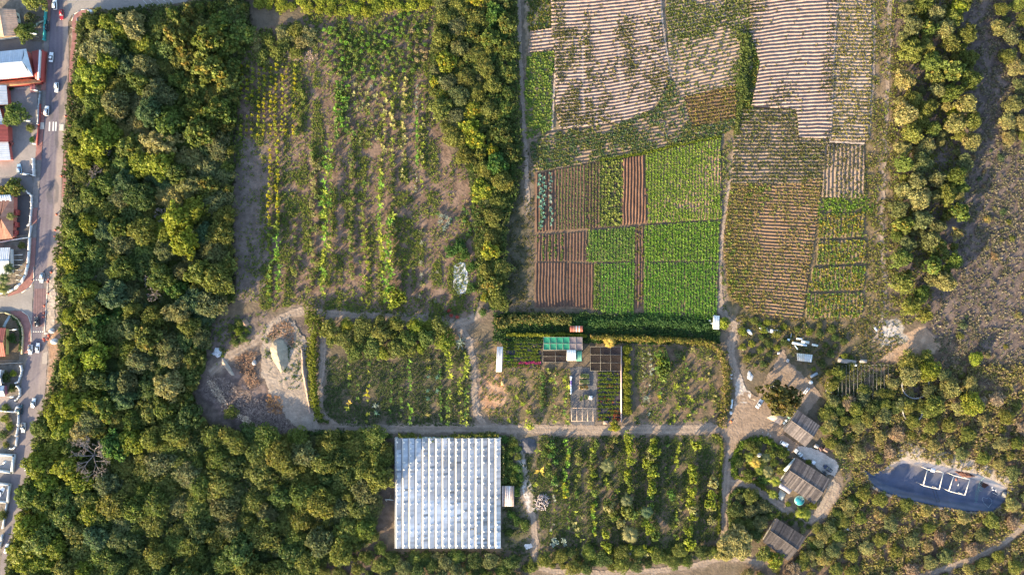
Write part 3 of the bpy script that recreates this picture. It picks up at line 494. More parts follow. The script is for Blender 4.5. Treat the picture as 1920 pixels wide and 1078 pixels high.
# ground cover between the plants, grass and scrub
nz = lambda sc, sd, a=.4, b=.6: (lambda x, y: ss(a, b, fbm(x, y, sc, sd)))
weeds(ORCH1, 4.0, .85, GRASS + DRY[:1] + ((0.13, 0.16, 0.03), (0.18, 0.21, 0.035)), 'low weeds spread in upright rows over the big orchard soil', lambda x, y: np.clip((.22 + .95 * ss(.45, .6, vnoise(x / 11 + .3 * fbm(x, y, 40, 7), y / 90, 82))) * ss(.3, .58, fbm(x, y, 22, 80)) * (1 - .8 * gauss(x, y, 465, 430, 40, 160)) * (1 - .8 * gauss(x, y, 860, 360, 40, 60)) + .35 * gauss(x, y, 690, 95, 100, 60) + .5 * gauss(x, y, 660, 580, 160, 20), 0, 1))
weeds([(438, 250), (500, 260), (508, 420), (505, 565), (440, 570)], .25, .7, GRASS, 'scattered low weeds on the shaded bare strip by the wood', nz(20, 81))
weeds(ORCH2, 4.5, .6, ((0.07, 0.10, 0.035), (0.09, 0.115, 0.04), (0.06, 0.085, 0.03)), 'dark grass covering the orchard below the tree island', nz(24, 82, .25, .5), name='grass', cat='grass')
weeds(ORCH3, 3.0, .65, GRASS, 'grass between the plants beside the clipped bush row', nz(18, 83, .38, .58), name='grass', cat='grass')
weeds(ORCH4, 4.5, .65, ((0.075, 0.11, 0.03), (0.11, 0.135, 0.035), (0.06, 0.085, 0.028)), 'grass strips in the orchard right of the greenhouse', lambda x, y: ss(.25, .5, fbm(x, y, 20, 84)) * (.45 + .75 * (np.abs(((x - 1035) / 30) % 1 - .5) < .36)), name='grass', cat='grass')
weeds(NURS, 2.4, .7, GRASS + ((0.16, 0.13, 0.06),), 'weedy grass left of the gravel yard', nz(14, 85, .35, .6), name='grass', cat='grass')
weeds([(1630, 0), (1790, 0), (1800, 300), (1740, 600), (1625, 620), (1622, 300)], 2.0, .9, DRY[:3] + GRASS[:1] + ((0.16, 0.16, 0.03),), 'dry yellowish grass along the twin track', nz(14, 86, .3, .5), name='grass', cat='grass')
weeds([(1360, 0), (1412, 130), (1385, 260), (1345, 440), (1370, 600), (1356, 600), (1345, 430), (1352, 260)], 1.4, .9, GRASS + DRY[:1], 'weedy grass along the footpath east of the plots', nz(12, 87, .3, .55), name='grass', cat='grass')
weeds([(1380, 585), (1640, 598), (1700, 640), (1620, 690), (1560, 740), (1470, 650), (1430, 700), (1400, 690), (1385, 640)], 1.8, .8, ((0.08, 0.095, 0.03), (0.13, 0.12, 0.04), (0.06, 0.075, 0.03), (0.2, 0.15, 0.05)), 'rough weeds around the heaps of white scrap', nz(16, 88, .33, .55))
weeds([(1780, 0), (1960, 0), (1960, 720), (1780, 720), (1740, 600), (1790, 480), (1820, 300)], 2.2, .95, ((0.19, 0.16, 0.125), (0.14, 0.125, 0.08), (0.23, 0.19, 0.155), (0.12, 0.12, 0.07)), 'dry low scrub on the open slope at the right edge', lambda x, y: ss(.38, .55, fbm(x, y, 7, 89)) * (.35 + .65 * ss(.3, .6, fbm(x, y, 55, 63))), m=6, name='scrub_cover', cat='scrub')
weeds([(1690, 690), (1960, 680), (1960, 1130), (1560, 1130), (1540, 980), (1600, 900), (1560, 760)], 2.6, 1.05, ((0.22, 0.19, 0.06), (0.17, 0.165, 0.05), (0.26, 0.205, 0.10), (0.24, 0.175, 0.12)), 'low scrub between the bushes around the drained pond', lambda x, y: ss(.3, .55, fbm(x, y, 14, 90)) * ~inpoly(x, y, POND) * (dline(x, y, TR12) > 7), name='scrub_cover', cat='scrub', up=.9)
weeds([(940, 815), (1000, 830), (1010, 1060), (720, 1060), (720, 1032), (940, 1032)], 2.2, .8, ((0.05, 0.075, 0.025), (0.08, 0.10, 0.03)), 'dark grass round the lower side of the greenhouse', lambda x, y: ss(.35, .55, fbm(x, y, 14, 91)) * (dline(x, y, TR5) > 8), name='grass', cat='grass')
weeds([(1010, 1026), (1350, 1020), (1350, 1045), (1010, 1062)], 2.2, .8, GRASS, 'grass below the tree orchard', nz(12, 92, .3, .5), name='grass', cat='grass')
weeds([(985, 0), (1034, -10), (1036, 56), (992, 62)], 2.6, 1.0, YG + GR[:1], 'dense yellow-green weeds by the pale track', name='weeds')
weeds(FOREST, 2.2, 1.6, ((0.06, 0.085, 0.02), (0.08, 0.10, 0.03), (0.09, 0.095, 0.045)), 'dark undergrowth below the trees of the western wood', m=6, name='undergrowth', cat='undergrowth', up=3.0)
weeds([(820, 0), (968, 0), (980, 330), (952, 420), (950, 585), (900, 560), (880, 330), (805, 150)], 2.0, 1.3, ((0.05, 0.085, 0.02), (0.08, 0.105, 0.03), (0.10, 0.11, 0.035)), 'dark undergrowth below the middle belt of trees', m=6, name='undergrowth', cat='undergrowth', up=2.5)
weeds([(925, 586), (1345, 592), (1350, 645), (925, 640)], 3.0, 1.3, ((0.035, 0.075, 0.025), (0.055, 0.10, 0.03), (0.03, 0.06, 0.02)), 'lush dark creepers below the vegetable plots', m=6, name='creeper_cover', cat='creepers')
weeds([(985, 270), (1002, 325), (1002, 590), (950, 590), (955, 430)], 1.3, .8, ((0.06, 0.07, 0.025), (0.10, 0.09, 0.04)), 'thin shaded weeds left of the vegetable plots', nz(14, 93, .35, .6))
weeds([(144, 36), (166, 28), (170, 60), (150, 130), (142, 260), (136, 345), (124, 400), (118, 440), (122, 372), (128, 330), (140, 150)], 2.0, .9, YG + ((0.18, 0.15, 0.05),), 'sunlit weeds on the verge between brick pavement and wood', nz(12, 94, .3, .5))
weeds([(1560, 680), (1690, 680), (1690, 745), (1560, 750)], 2.5, .8, ((0.08, 0.095, 0.04), (0.11, 0.12, 0.05), (0.06, 0.075, 0.03)), 'shaded weeds inside the ruined shade house', nz(10, 96, .25, .5))
weeds([(1540, 760), (1600, 760), (1620, 930), (1560, 1060), (1480, 1075), (1510, 1010), (1560, 960), (1585, 900), (1560, 840)], 2.0, .9, GRASS + DRY[:2], 'mixed weeds between farm buildings and scrub', nz(10, 97, .25, .5))
weeds([(1378, 915), (1420, 925), (1480, 970), (1440, 975), (1430, 1010), (1385, 1010)], 2.0, .9, GRASS, 'weeds between house drive and lowest barn', nz(10, 98, .25, .5))
weeds([(1400, 60), (1424, 100), (1412, 210), (1378, 262), (1384, 200), (1396, 120)], 3.0, 1.1, YG + GR[:1], 'dense weeds on the bank between the two pale fields')
weeds([(500, 630), (560, 610), (575, 690), (560, 740), (515, 705), (495, 680)], 2.2, .9, ((0.08, 0.12, 0.04), (0.12, 0.15, 0.05), (0.06, 0.09, 0.03)), 'green weeds round the foot of the sand heap', nz(9, 99, .45, .6))
weeds([(385, 600), (500, 585), (500, 640), (450, 650), (400, 690)], 1.2, .9, GRASS, 'green weeds round the curve above the dump', nz(14, 95, .4, .55))
# ------------------------------------------------------------------ trees: crown and trunk meshes of unit radius
def sphere_dirs(n, zmin=-.5):
    z = rng.uniform(zmin, 1, n); a = rng.uniform(0, 2 * np.pi, n); r = np.sqrt(1 - z * z); return np.stack([r * np.cos(a), r * np.sin(a), z], 1)
def leafquads(cen, nor, size, elong=1.0):
    n = len(cen); t = np.cross(nor, rng.normal(0, 1, (n, 3))); t /= np.linalg.norm(t, axis=1)[:, None] + 1e-9
    b = np.cross(nor, t); b /= np.linalg.norm(b, axis=1)[:, None] + 1e-9
    a = t * (size * elong)[:, None]; b = b * size[:, None]
    return np.stack([cen - a, cen - b, cen + a, cen + b], 1)
def clumped(K, rc, nl, size, zc, rx, rz, jit=.5, elong=1.3, low=.25, spread=.82, vary=.22, tint=None):
    u = (np.arange(K) + .5) / K; rho = np.sqrt(u) * spread; th = np.arange(K) * 2.39996 + rng.uniform(0, 6.3); rho *= rng.uniform(.85, 1.12, K)
    x = rho * np.cos(th); y = rho * np.sin(th); rim = 1 + .16 * np.sin(3 * th + rng.uniform(0, 6)) + .12 * np.sin(5 * th + rng.uniform(0, 6)); x *= rim; y *= rim
    z = zc + rz * np.sqrt(np.clip(1 - rho ** 2, .02, 1)) * rng.uniform(.6, 1.1, K) - low * rng.uniform(0, 1, K) * rho
    Vs, Cs = [], []
    for i in range(K):
        r = rc * rng.uniform(.7, 1.35); n = int(nl * (r / rc) ** 2); d = sphere_dirs(n, -.55)
        c = np.array((x[i] * rx, y[i] * rx, z[i])) + d * (r * rng.uniform(.72, 1.06, n))[:, None] * np.array((1, 1, .85))
        nn = d + rng.normal(0, jit, (n, 3)); nn /= np.linalg.norm(nn, axis=1)[:, None]
        Vs.append(leafquads(c, nn, size * rng.uniform(.6, 1.25, n), elong))
        k = rng.uniform(1 - vary, 1 + vary); base = np.ones(3) * k
        if tint is not None and rng.uniform() < tint[0]: base = base * np.array(tint[1])
        Cs.append(np.tile(base, (n, 1)) * rng.uniform(.82, 1.18, (n, 1)) * (1 + rng.normal(0, .04, (n, 3))))
    return np.concatenate(Vs), np.concatenate(Cs)
def make_trunk(h, spread, n=5, r=.07):
    m = MB(); c = (0.16, 0.125, 0.095); f = h * .45
    m.tube((0, 0, -.05), (.03, .02, f), r, r * .7, c)
    for i in range(n):
        a = i * 2 * math.pi / n + rnd.uniform(-.4, .4); q = spread * rnd.uniform(.5, .9)
        p1 = Vector((.03 + math.cos(a) * q * .45, .02 + math.sin(a) * q * .45, f + (h - f) * .45)); p2 = Vector((math.cos(a) * q, math.sin(a) * q, h * rnd.uniform(.85, 1.0)))
        m.tube((.03, .02, f - .02), p1, r * .6, r * .4, c, 5); m.tube(p1, p2, r * .4, r * .12, c, 5)
    return m.mesh('trunk', M_wood)
CROWNS = {}
def kind(name, n, fn, h, sp):
    CROWNS[name] = [(quads_mesh('crown', *fn(), M_leaf), make_trunk(h, sp)) for _ in range(n)]
kind('broad', 6, lambda: clumped(60, .19, 36, .06, .62, 1.0, .62, .45, 1.3, .35, .9, .2), 1.05, .75)
kind('thorn', 6, lambda: clumped(44, .26, 58, .04, .55, 1.0, .5, .9, 2.4, .3, .84, .22, (.2, (1.25, 1.1, 1.1))), .9, .75)
kind('feathery', 4, lambda: clumped(58, .2, 44, .042, .6, 1.0, .5, .7, 3.0, .35, .86, .16), 1.0, .8)
kind('leafy', 5, lambda: clumped(64, .16, 22, .075, .6, 1.0, .62, .7, 1.3, .4, .88, .3, (.14, (1.6, 1.15, 1.1))), 1.05, .8)
kind('shrub', 6, lambda: clumped(26, .27, 44, .06, .25, 1.0, .5, .7, 1.5, .3, .82, .25), .5, .6)
kind('scrub', 5, lambda: clumped(30, .26, 30, .05, .2, 1.0, .45, .9, 2.2, .3, .88, .28, (.3, (1.5, 1.15, 1.2))), .45, .7)
HGT = {'broad': 1.25, 'thorn': 1.0, 'feathery': 1.1, 'leafy': 1.25, 'shrub': .75, 'scrub': .65}
TREES = []
def tree(kd, px, py, rpx, col, name=None, label=None, cat=None, group=None, desc=None, zone=None, sq=1.0):
    r = rpx * S; v = rnd.randrange(len(CROWNS[kd])); cm, tm = CROWNS[kd][v]
    p = P(px, py, HGT[kd] * r * .8)
    o = empty(name or {'broad': 'broadleaf_tree', 'thorn': 'thorn_tree', 'feathery': 'feathery_tree', 'leafy': 'glossy_tree', 'shrub': 'shrub', 'scrub': 'scrub_bush'}[kd], (p.x, p.y, -.1), rnd.uniform(0, 6.28), 1)
    o.scale = (r * rnd.uniform(.85, 1.18), r * rnd.uniform(.85, 1.18), r * sq * rnd.uniform(.9, 1.12))
    c = link('crown', cm, o); t = link('trunk', tm, o)
    k = rnd.uniform(1.0, 1.35); c.color = (col[0] * k * rnd.uniform(.94, 1.1), col[1] * k, col[2] * .9 * k * rnd.uniform(.9, 1.1), 1)
    if label: tag(o, label, cat or 'tree', group)
    else: later(o, desc, zone, cat or ('bush' if kd in ('shrub', 'scrub') else 'tree'), group, px, py)
    TREES.append((px, py, rpx)); return o
def poisson(poly, radii, pack=.8, tries=5000, avoid=(), mask=None, edge=0):
    """crown spots; avoid = [(x, y, r)]"""
    xs = [p[0] for p in poly]; ys = [p[1] for p in poly]; n = tries
    X = rng.uniform(min(xs), max(xs), n); Y = rng.uniform(min(ys), max(ys), n); ok = inpoly(X, Y, poly)
    if mask is not None: ok &= mask(X, Y) > rng.uniform(0, 1, n)
    X = X[ok]; Y = Y[ok]; Q = np.sort(rng.uniform(0, 1, len(X)) ** 1.0)[::-1]; RR = radii[0] + (radii[1] - radii[0]) * Q ** 2.0
    if edge: q = dline(X, Y, poly + poly[:1]) > RR * np.where((Y < 640) & (X < 300), edge + .15, np.where(Y > 800, .2, edge)); X, Y, RR = X[q], Y[q], RR[q]
    pts = np.array([(a, b, c) for a, b, c in avoid] + [(-9999, -9999, 1)], float); out = []
    for x, y, r in zip(X, Y, RR):
        d = np.hypot(pts[:, 0] - x, pts[:, 1] - y)
        if (d > (pts[:, 2] + r) * pack).all(): pts = np.vstack([pts, (x, y, r)]); out.append((float(x), float(y), float(r)))
    return out
COLW = [('lime green', (0.165, 0.195, 0.028)), ('olive green', (0.135, 0.15, 0.038)), ('grey-green', (0.125, 0.14, 0.062)), ('mid green', (0.105, 0.14, 0.034)), ('dark green', (0.07, 0.10, 0.03)), ('pale olive', (0.215, 0.205, 0.085)), ('brownish', (0.2, 0.16, 0.09)), ('yellow-green', (0.21, 0.235, 0.03)), ('deep green', (0.06, 0.12, 0.028)), ('blue-green', (0.075, 0.12, 0.058)), ('pinkish brown', (0.2, 0.16, 0.12))]
COL = dict(COLW)
def sizeword(r, a, b): return 'small' if r < a else ('large' if r > b else 'mid-sized')
def grow(spots, choose, zone, group, a, b, what, nm={}, sq=(.7, 1.0)):
    for x, y, r in spots:
        kd, cw = choose(x, y, r); tree(kd, x, y, r, COL[cw], name=nm.get(kd), sq=rnd.uniform(*sq), desc='%s %s %s' % (sizeword(r, a, b), cw, what[kd]), zone=zone, group=group[kd] if isinstance(group, dict) else group)
WHAT = {'broad': 'broadleaf tree', 'thorn': 'thorn tree', 'feathery': 'feathery tree', 'leafy': 'glossy-leaved tree', 'shrub': 'bush', 'scrub': 'dry bush'}
# trees the photograph singles out
SPECIAL = [('feathery', 186, 88, 33, 'pale olive', 'large pale feathery tree at the corner of the brick pavement'), ('feathery', 245, 48, 27, 'pale olive', 'pale feathery tree beside the parking bays at the top'), ('feathery', 235, 118, 22, 'blue-green', 'shaded blue-green feathery tree behind the large pale corner tree'),
 ('feathery', 296, 178, 30, 'grey-green', 'round grey-green feathery tree in the upper middle of the wood'), ('feathery', 300, 268, 32, 'pale olive', 'broad pale feathery tree below the round grey-green one'), ('feathery', 232, 340, 24, 'blue-green', 'blue-green feathery tree beside the dead branches near the road'), ('feathery', 228, 458, 25, 'grey-green', 'grey feathery tree with yellowish top in mid-wood'), ('feathery', 212, 552, 32, 'blue-green', 'largest dark blue-green feathery tree in the middle of the wood'),
 ('feathery', 310, 470, 22, 'grey-green', 'grey-green feathery tree right of the grey one with yellowish top'), ('feathery', 215, 720, 24, 'blue-green', 'dark feathery tree in the shaded lower middle of the wood')]
for kd, x, y, r, cw, lb in SPECIAL: tree(kd, x, y, r, COL[cw], label=lb, group='feathery trees in the western wood')
DEAD = [(165, 858, 44), (300, 404, 19), (279, 527, 16), (284, 553, 19), (195, 284, 13), (175, 322, 17), (168, 346, 11), (255, 645, 11), (180, 905, 17), (250, 598, 9), (310, 598, 9), (175, 522, 10)]
def forest_choose(x, y, r):
    edge = np.interp(y, [0, 100, 280, 470, 560, 640, 730, 800, 920, 1000, 1100], [150, 150, 130, 112, 113, 118, 100, 70, 45, 28, 0]); d = x - edge; u = rnd.random()
    if y < 260 and x > 320: return ('leafy', rnd.choice(['mid green', 'olive green', 'mid green']))
    if d < 70 or (y > 850 and d < 150): return ('broad', rnd.choice(['lime green', 'lime green', 'olive green', 'mid green']))
    if x > 380 and y < 620: return ('thorn', rnd.choice(['olive green', 'grey-green', 'mid green'])) if u < .7 else ('leafy', 'olive green')
    if y > 780 and x > 250: return (('thorn', rnd.choice(['olive green', 'grey-green', 'olive green', 'mid green'])) if u < .72 else ('broad', rnd.choice(['olive green', 'dark green'])))
    if u < .26: return ('broad', rnd.choice(['mid green', 'olive green', 'dark green', 'lime green']))
    if u < .62: return ('thorn', rnd.choice(['olive green', 'grey-green', 'grey-green', 'mid green', 'dark green']))
    if u < .80: return ('leafy', rnd.choice(['mid green', 'olive green', 'deep green']))
    return ('feathery', rnd.choice(['grey-green', 'blue-green', 'pale olive']))
FG = {k: '%ss of the western wood' % WHAT[k] for k in WHAT}
av = [(x, y, r * .95) for _, x, y, r, _, _ in SPECIAL] + [(x, y, r * .75) for x, y, r in DEAD]
wood = poisson(FOREST, (9, 27), .6, 19000, av, edge=.72, mask=lambda x, y: np.where((x < 190) | (y > 1030), 1, .04 + .96 * ss(.30, .38, fbm(x, y, 30, 155))))
grow([q for q in wood if q[1] < 790], forest_choose, 'in the western wood', FG, 14, 20, WHAT, {}, (.6, 1.5))
grow([q for q in wood if q[1] >= 790], forest_choose, 'in the lower wood', {k: v.replace('western', 'lower').replace('thorn', 'canopy') for k, v in FG.items()}, 14, 20, dict(WHAT, thorn='canopy tree'), {'thorn': 'lower_thorn_tree'}, (.6, 1.35))  # thorn trees again, with the thorn crowns of the western wood
MB_ = [(822, -20), (965, -20), (962, 120), (968, 300), (960, 345), (940, 420), (950, 500), (948, 575), (922, 590), (905, 555), (905, 490), (912, 430), (890, 340), (845, 275), (808, 180), (815, 60)]
def belt_choose(x, y, r):
    u = rnd.random()
    if x > 925 and y < 340: return ('leafy', rnd.choice(['deep green', 'dark green', 'mid green']))
    return ('thorn', rnd.choice(['olive green', 'grey-green', 'olive green'])) if u < .55 else (('leafy', rnd.choice(['olive green', 'mid green', 'yellow-green'])) if u < .85 else ('broad', 'olive green'))
grow(poisson(MB_, (8, 19), .74, 4000, mask=lambda x, y: np.where((x > 918) & (y < 345), .3 + .7 * ss(.42, .55, fbm(x, y, 30, 66)), 1.0), edge=.35), belt_choose, 'in the middle tree belt', {k: '%ss of the middle belt' % WHAT[k] for k in WHAT}, 11, 15, WHAT, {'thorn': 'belt_thorn_tree'}, (.7, 1.15))  # the belt's thorn trees use the same thorn crowns as the wood
grow(poisson([(615, 602), (700, 600), (835, 615), (838, 640), (790, 655), (700, 668), (640, 655), (618, 640)], (10, 19), .7, 1500), lambda x, y, r: (rnd.choice(['thorn', 'broad', 'broad']), rnd.choice(['olive green', 'lime green', 'olive green', 'mid green'])), 'in the tree island below the track', 'trees of the island below the track', 12, 16, WHAT)
grow(poisson([(1698, -20), (1806, -20), (1812, 60), (1826, 130), (1812, 200), (1826, 262), (1812, 330), (1796, 420), (1786, 500), (1764, 560), (1738, 605), (1692, 560), (1684, 500), (1676, 420), (1692, 350), (1682, 250), (1692, 150)], (8, 19), .77, 4000, mask=lambda x, y: .02 + .98 * ss(.4, .52, fbm(x, y, 40, 77))), lambda x, y, r: (rnd.choice(['thorn', 'thorn', 'thorn', 'feathery', 'leafy']), rnd.choice(['olive green', 'grey-green', 'mid green', 'olive green', 'pale olive'])), 'in the right tree belt', {k: '%ss of the right belt' % WHAT[k] for k in WHAT}, 11, 15, WHAT, {'thorn': 'belt_thorn_tree'}, (1.1, 1.75))  # thorn trees here too, on the same thorn crowns
tree('broad', 1791, 214, 16, COL['yellow-green'], label='bright yellow-green tree on the right edge of the right belt', group='bright single trees')
tree('broad', 1832, 672, 13, COL['yellow-green'], label='lone bright tree on the open brown slope', group='bright single trees')
tree('broad', 1800, 12, 18, COL['yellow-green'], label='yellow-green tree at the very top of the right belt', group='bright single trees')
grow(poisson([(1862, -20), (1960, -20), (1960, 280), (1900, 270), (1880, 230), (1905, 160), (1870, 60)], (8, 17), .85, 600, mask=lambda x, y: np.full(x.shape, .7)), lambda x, y, r: ('thorn', rnd.choice(['grey-green', 'pale olive', 'olive green'])), 'beyond the shaded slope at upper right', 'thorn trees at the upper right corner', 11, 15, WHAT)
SE = [(1560, 745), (1600, 740), (1690, 690), (1720, 660), (1790, 690), (1850, 740), (1960, 770), (1960, 1110), (1700, 1110), (1520, 1110), (1380, 1110), (1385, 1065), (1440, 1062), (1500, 1060), (1530, 1010), (1575, 965), (1600, 930), (1605, 870), (1580, 850), (1552, 800)]
okse = lambda x, y: ((dline(x, y, TR12) > 12) & (dline(x, y, POND + POND[:1]) > np.where(y < 900, 15, 9)) & ~inpoly(x, y, POND) & ~inpoly(x, y, [(1690, 825), (1720, 845), (1800, 862), (1890, 905), (1890, 925), (1800, 890), (1690, 868)]) & (dline(x, y, [(1690, 838), (1760, 858), (1840, 880), (1880, 900), (1894, 925)]) > 19)) * np.where(dline(x, y, [(1590, 1000), (1660, 985), (1720, 985)]) < 12, .25, .8)
grow(poisson(SE, (4, 13.5), 1.12, 7000, mask=okse), lambda x, y, r: ((rnd.choice(['thorn', 'thorn', 'feathery']), rnd.choice(['olive green', 'pale olive', 'pale olive', 'grey-green', 'olive green', 'pinkish brown'])) if r > 10.5 else (rnd.choice(['scrub', 'scrub', 'shrub']), rnd.choice(['pale olive', 'olive green', 'brownish', 'pale olive', 'mid green', 'grey-green', 'olive green']))), 'in the scrub around the drained pond', {k: '%s of the lower right scrub' % (WHAT[k] + ('es' if 'bush' in WHAT[k] else 's')) for k in WHAT}, 8, 12, dict(WHAT, thorn='thorn bush', feathery='feathery bush'), {'thorn': 'thorn_bush', 'shrub': 'green_bush', 'feathery': 'feathery_bush'})
grow(poisson([(1800, 300), (1960, 200), (1960, 720), (1800, 700), (1780, 620), (1850, 560)], (4, 8), 1.3, 260, mask=lambda x, y: ss(.45, .6, fbm(x, y, 40, 78))), lambda x, y, r: ('scrub', rnd.choice(['brownish', 'pale olive', 'olive green', 'blue-green'])), 'on the dry slope at the right', 'dry bushes on the right slope', 5, 7, WHAT)
grow(poisson([(1395, 598), (1560, 610), (1620, 690), (1560, 700), (1500, 690), (1470, 640), (1430, 690), (1400, 680), (1388, 640)], (4, 9), 1.05, 700, avoid=[(1508, 670, 20), (1500, 642, 14), (1520, 645, 14)], mask=lambda x, y: np.full(x.shape, .6)), lambda x, y, r: ('shrub', rnd.choice(['olive green', 'mid green', 'lime green', 'dark green'])), 'round the scrap heaps', 'bushes round the scrap heaps', 5, 7.5, WHAT)
grow(poisson([(1560, 690), (1574, 690), (1574, 745), (1640, 745), (1660, 735), (1690, 745), (1680, 790), (1560, 790), (1546, 770)], (6, 14), .8, 900), lambda x, y, r: ('thorn' if r > 9 else 'shrub', rnd.choice(['dark green', 'grey-green', 'olive green'])), 'below the ruined shade house', 'shaded trees below the shade house', 8, 11, WHAT)
for x, y, r, cw in ((1706, 678, 18, 'olive green'), (1706, 702, 17, 'pale olive'), (1742, 694, 20, 'lime green'), (1770, 695, 10, 'pinkish brown'), (1780, 728, 19, 'pale olive'), (1750, 762, 20, 'olive green'), (1822, 758, 20, 'lime green'), (1800, 765, 14, 'pale olive'), (1700, 760, 16, 'olive green')): tree('thorn', x, y, r, COL[cw], desc='%s %s thorn tree' % (sizeword(r, 12, 17), cw), zone='around the old stone tanks', group='trees around the stone tanks')
tree('leafy', 1470, 750, 34, (0.085, 0.085, 0.025), label='large spreading tree in the farm yard beside the silver car', group='yard trees')
tree('broad', 1359, 605, 11, COL['yellow-green'], label='small bright round tree beside the white shed at the plots', group='yard trees')
tree('feathery', 1382, 1018, 27, COL['pale olive'], label='large pale feathery tree at the lower end of the house track', group='yard trees'); tree('feathery', 1362, 1035, 20, COL['pale olive'], label='smaller pale feathery tree left of the large one by the house track', group='yard trees')
tree('leafy', 1455, 1050, 16, COL['lime green'], label='bright glossy tree below the lowest barn', group='yard trees'); tree('broad', 1435, 1040, 14, COL['olive green'], label='olive tree at the lower left corner of the lowest barn', group='yard trees')
tree('leafy', 1153, 800, 12, COL['yellow-green'], label='yellow-green glossy tree beside the main track below the plant beds', group='yard trees')
# shrubs
grow(poisson([(466, 60), (500, 70), (560, 50), (590, 72), (575, 90), (540, 108), (480, 106)], (8, 15), .7, 600), lambda x, y, r: ('shrub', rnd.choice(['grey-green', 'olive green', 'pale olive'])), 'at the top of the big orchard', 'bushes at the top of the big orchard', 10, 13, WHAT)
grow(poisson([(470, -15), (850, -15), (840, 6), (760, 14), (690, 22), (620, 24), (570, 14), (480, 14)], (7, 13), .7, 900), lambda x, y, r: ('shrub', rnd.choice(['yellow-green', 'lime green', 'yellow-green'])), 'along the top edge of the picture', 'bright bushes along the top edge', 9, 11, WHAT)
grow([(845, 470, 13), (862, 462, 13), (872, 478, 9), (884, 500, 11), (884, 540, 10), (905, 585, 9), (925, 575, 8), (1425, 608, 5)], lambda x, y, r: ('shrub', 'deep green'), 'beside the chalk patch', 'round bushes beside the chalk patch', 9.5, 12, WHAT)
grow(poisson([(945, 822), (972, 830), (980, 890), (972, 930), (942, 905)], (6, 11), .7, 500), lambda x, y, r: ('shrub', rnd.choice(['deep green', 'mid green'])), 'right of the greenhouse', 'bushes right of the greenhouse', 8, 10, WHAT)
grow([(985, 985, 11), (970, 978, 9), (958, 965, 9), (955, 1000, 8), (1000, 1062, 12), (985, 1066, 9)], lambda x, y, r: ('shrub', rnd.choice(['deep green', 'mid green'])), 'along the track right of the greenhouse', 'bushes right of the greenhouse', 8, 10, WHAT)
grow(poisson([(716, 1050), (780, 1042), (900, 1045), (960, 1050), (980, 1090), (700, 1095)], (8, 16), .75, 700), lambda x, y, r: ('thorn', rnd.choice(['dark green', 'mid green', 'grey-green'])), 'below the greenhouse', 'shaded trees below the greenhouse', 10, 14, WHAT)
grow(poisson([(1015, 1034), (1340, 1026), (1345, 1042), (1300, 1052), (1230, 1062), (1100, 1066), (1020, 1062)], (6, 15), .85, 900, mask=lambda x, y: np.full(x.shape, .75)), lambda x, y, r: (('shrub', 'thorn')[r > 9], rnd.choice(['dark green', 'mid green', 'olive green', 'dark green'])), 'between orchard and lower track', 'trees above the lower track', 8, 12, WHAT)
grow(poisson([(1375, 945), (1395, 922), (1425, 935), (1450, 965), (1425, 1010), (1400, 1010), (1372, 1000)], (8, 15), .75, 600), lambda x, y, r: ('thorn', rnd.choice(['dark green', 'olive green', 'grey-green'])), 'between house drive and lowest barn', 'trees between drive and lowest barn', 10, 13, WHAT)
grow(poisson([(1385, 835), (1420, 828), (1470, 850), (1482, 862), (1462, 895), (1440, 905), (1400, 895), (1380, 875)], (6, 12), .78, 700), lambda x, y, r: ('shrub', rnd.choice(['deep green', 'dark green', 'mid green', 'olive green'])), 'in the oval palm garden', 'bushes of the palm garden', 8, 10, WHAT)
grow([(1502, 915, 8), (1512, 955, 9), (1525, 948, 9), (1478, 945, 6), (1500, 962, 9), (1512, 972, 7), (1517, 866, 6)], lambda x, y, r: ('shrub', rnd.choice(['lime green', 'mid green'])), 'beside the round pool', 'bushes beside the pool', 7, 8.5, WHAT)
tree('shrub', 432, 775, 14, COL['olive green'], label='round olive bush on the lower edge of the brush dump', group='bushes of the dump')
grow(poisson([(432, 615), (455, 600), (462, 620), (452, 645), (436, 642)], (5, 9), .8, 300), lambda x, y, r: ('shrub', rnd.choice(['mid green', 'lime green'])), 'above the curved track at the dump', 'bushes of the dump', 6, 8, WHAT)
grow(poisson([(1545, 770), (1575, 790), (1585, 850), (1578, 850), (1560, 838), (1545, 815)], (5, 11), .85, 500) + poisson([(1525, 1000), (1570, 965), (1590, 930), (1610, 940), (1560, 1040), (1500, 1070)], (6, 12), .85, 700) + poisson([(1520, 980), (1480, 966), (1440, 950), (1450, 962), (1490, 985), (1512, 1000)], (4, 7), .95, 300), lambda x, y, r: ('thorn' if r > 8 else 'shrub', rnd.choice(['olive green', 'mid green', 'pale olive', 'grey-green'])), 'around the farm buildings', 'bushes around the farm buildings', 7, 9.5, WHAT)
grow(poisson([(520, 1062), (600, 1052), (660, 1040), (715, 1025), (735, 1045), (700, 1100), (500, 1110)], (7, 14), .9, 700, mask=lambda x, y: np.full(x.shape, .7)), lambda x, y, r: ('thorn', rnd.choice(['dark green', 'mid green', 'olive green'])), 'left of the greenhouse foot', 'trees left of the greenhouse foot', 10, 12, WHAT)
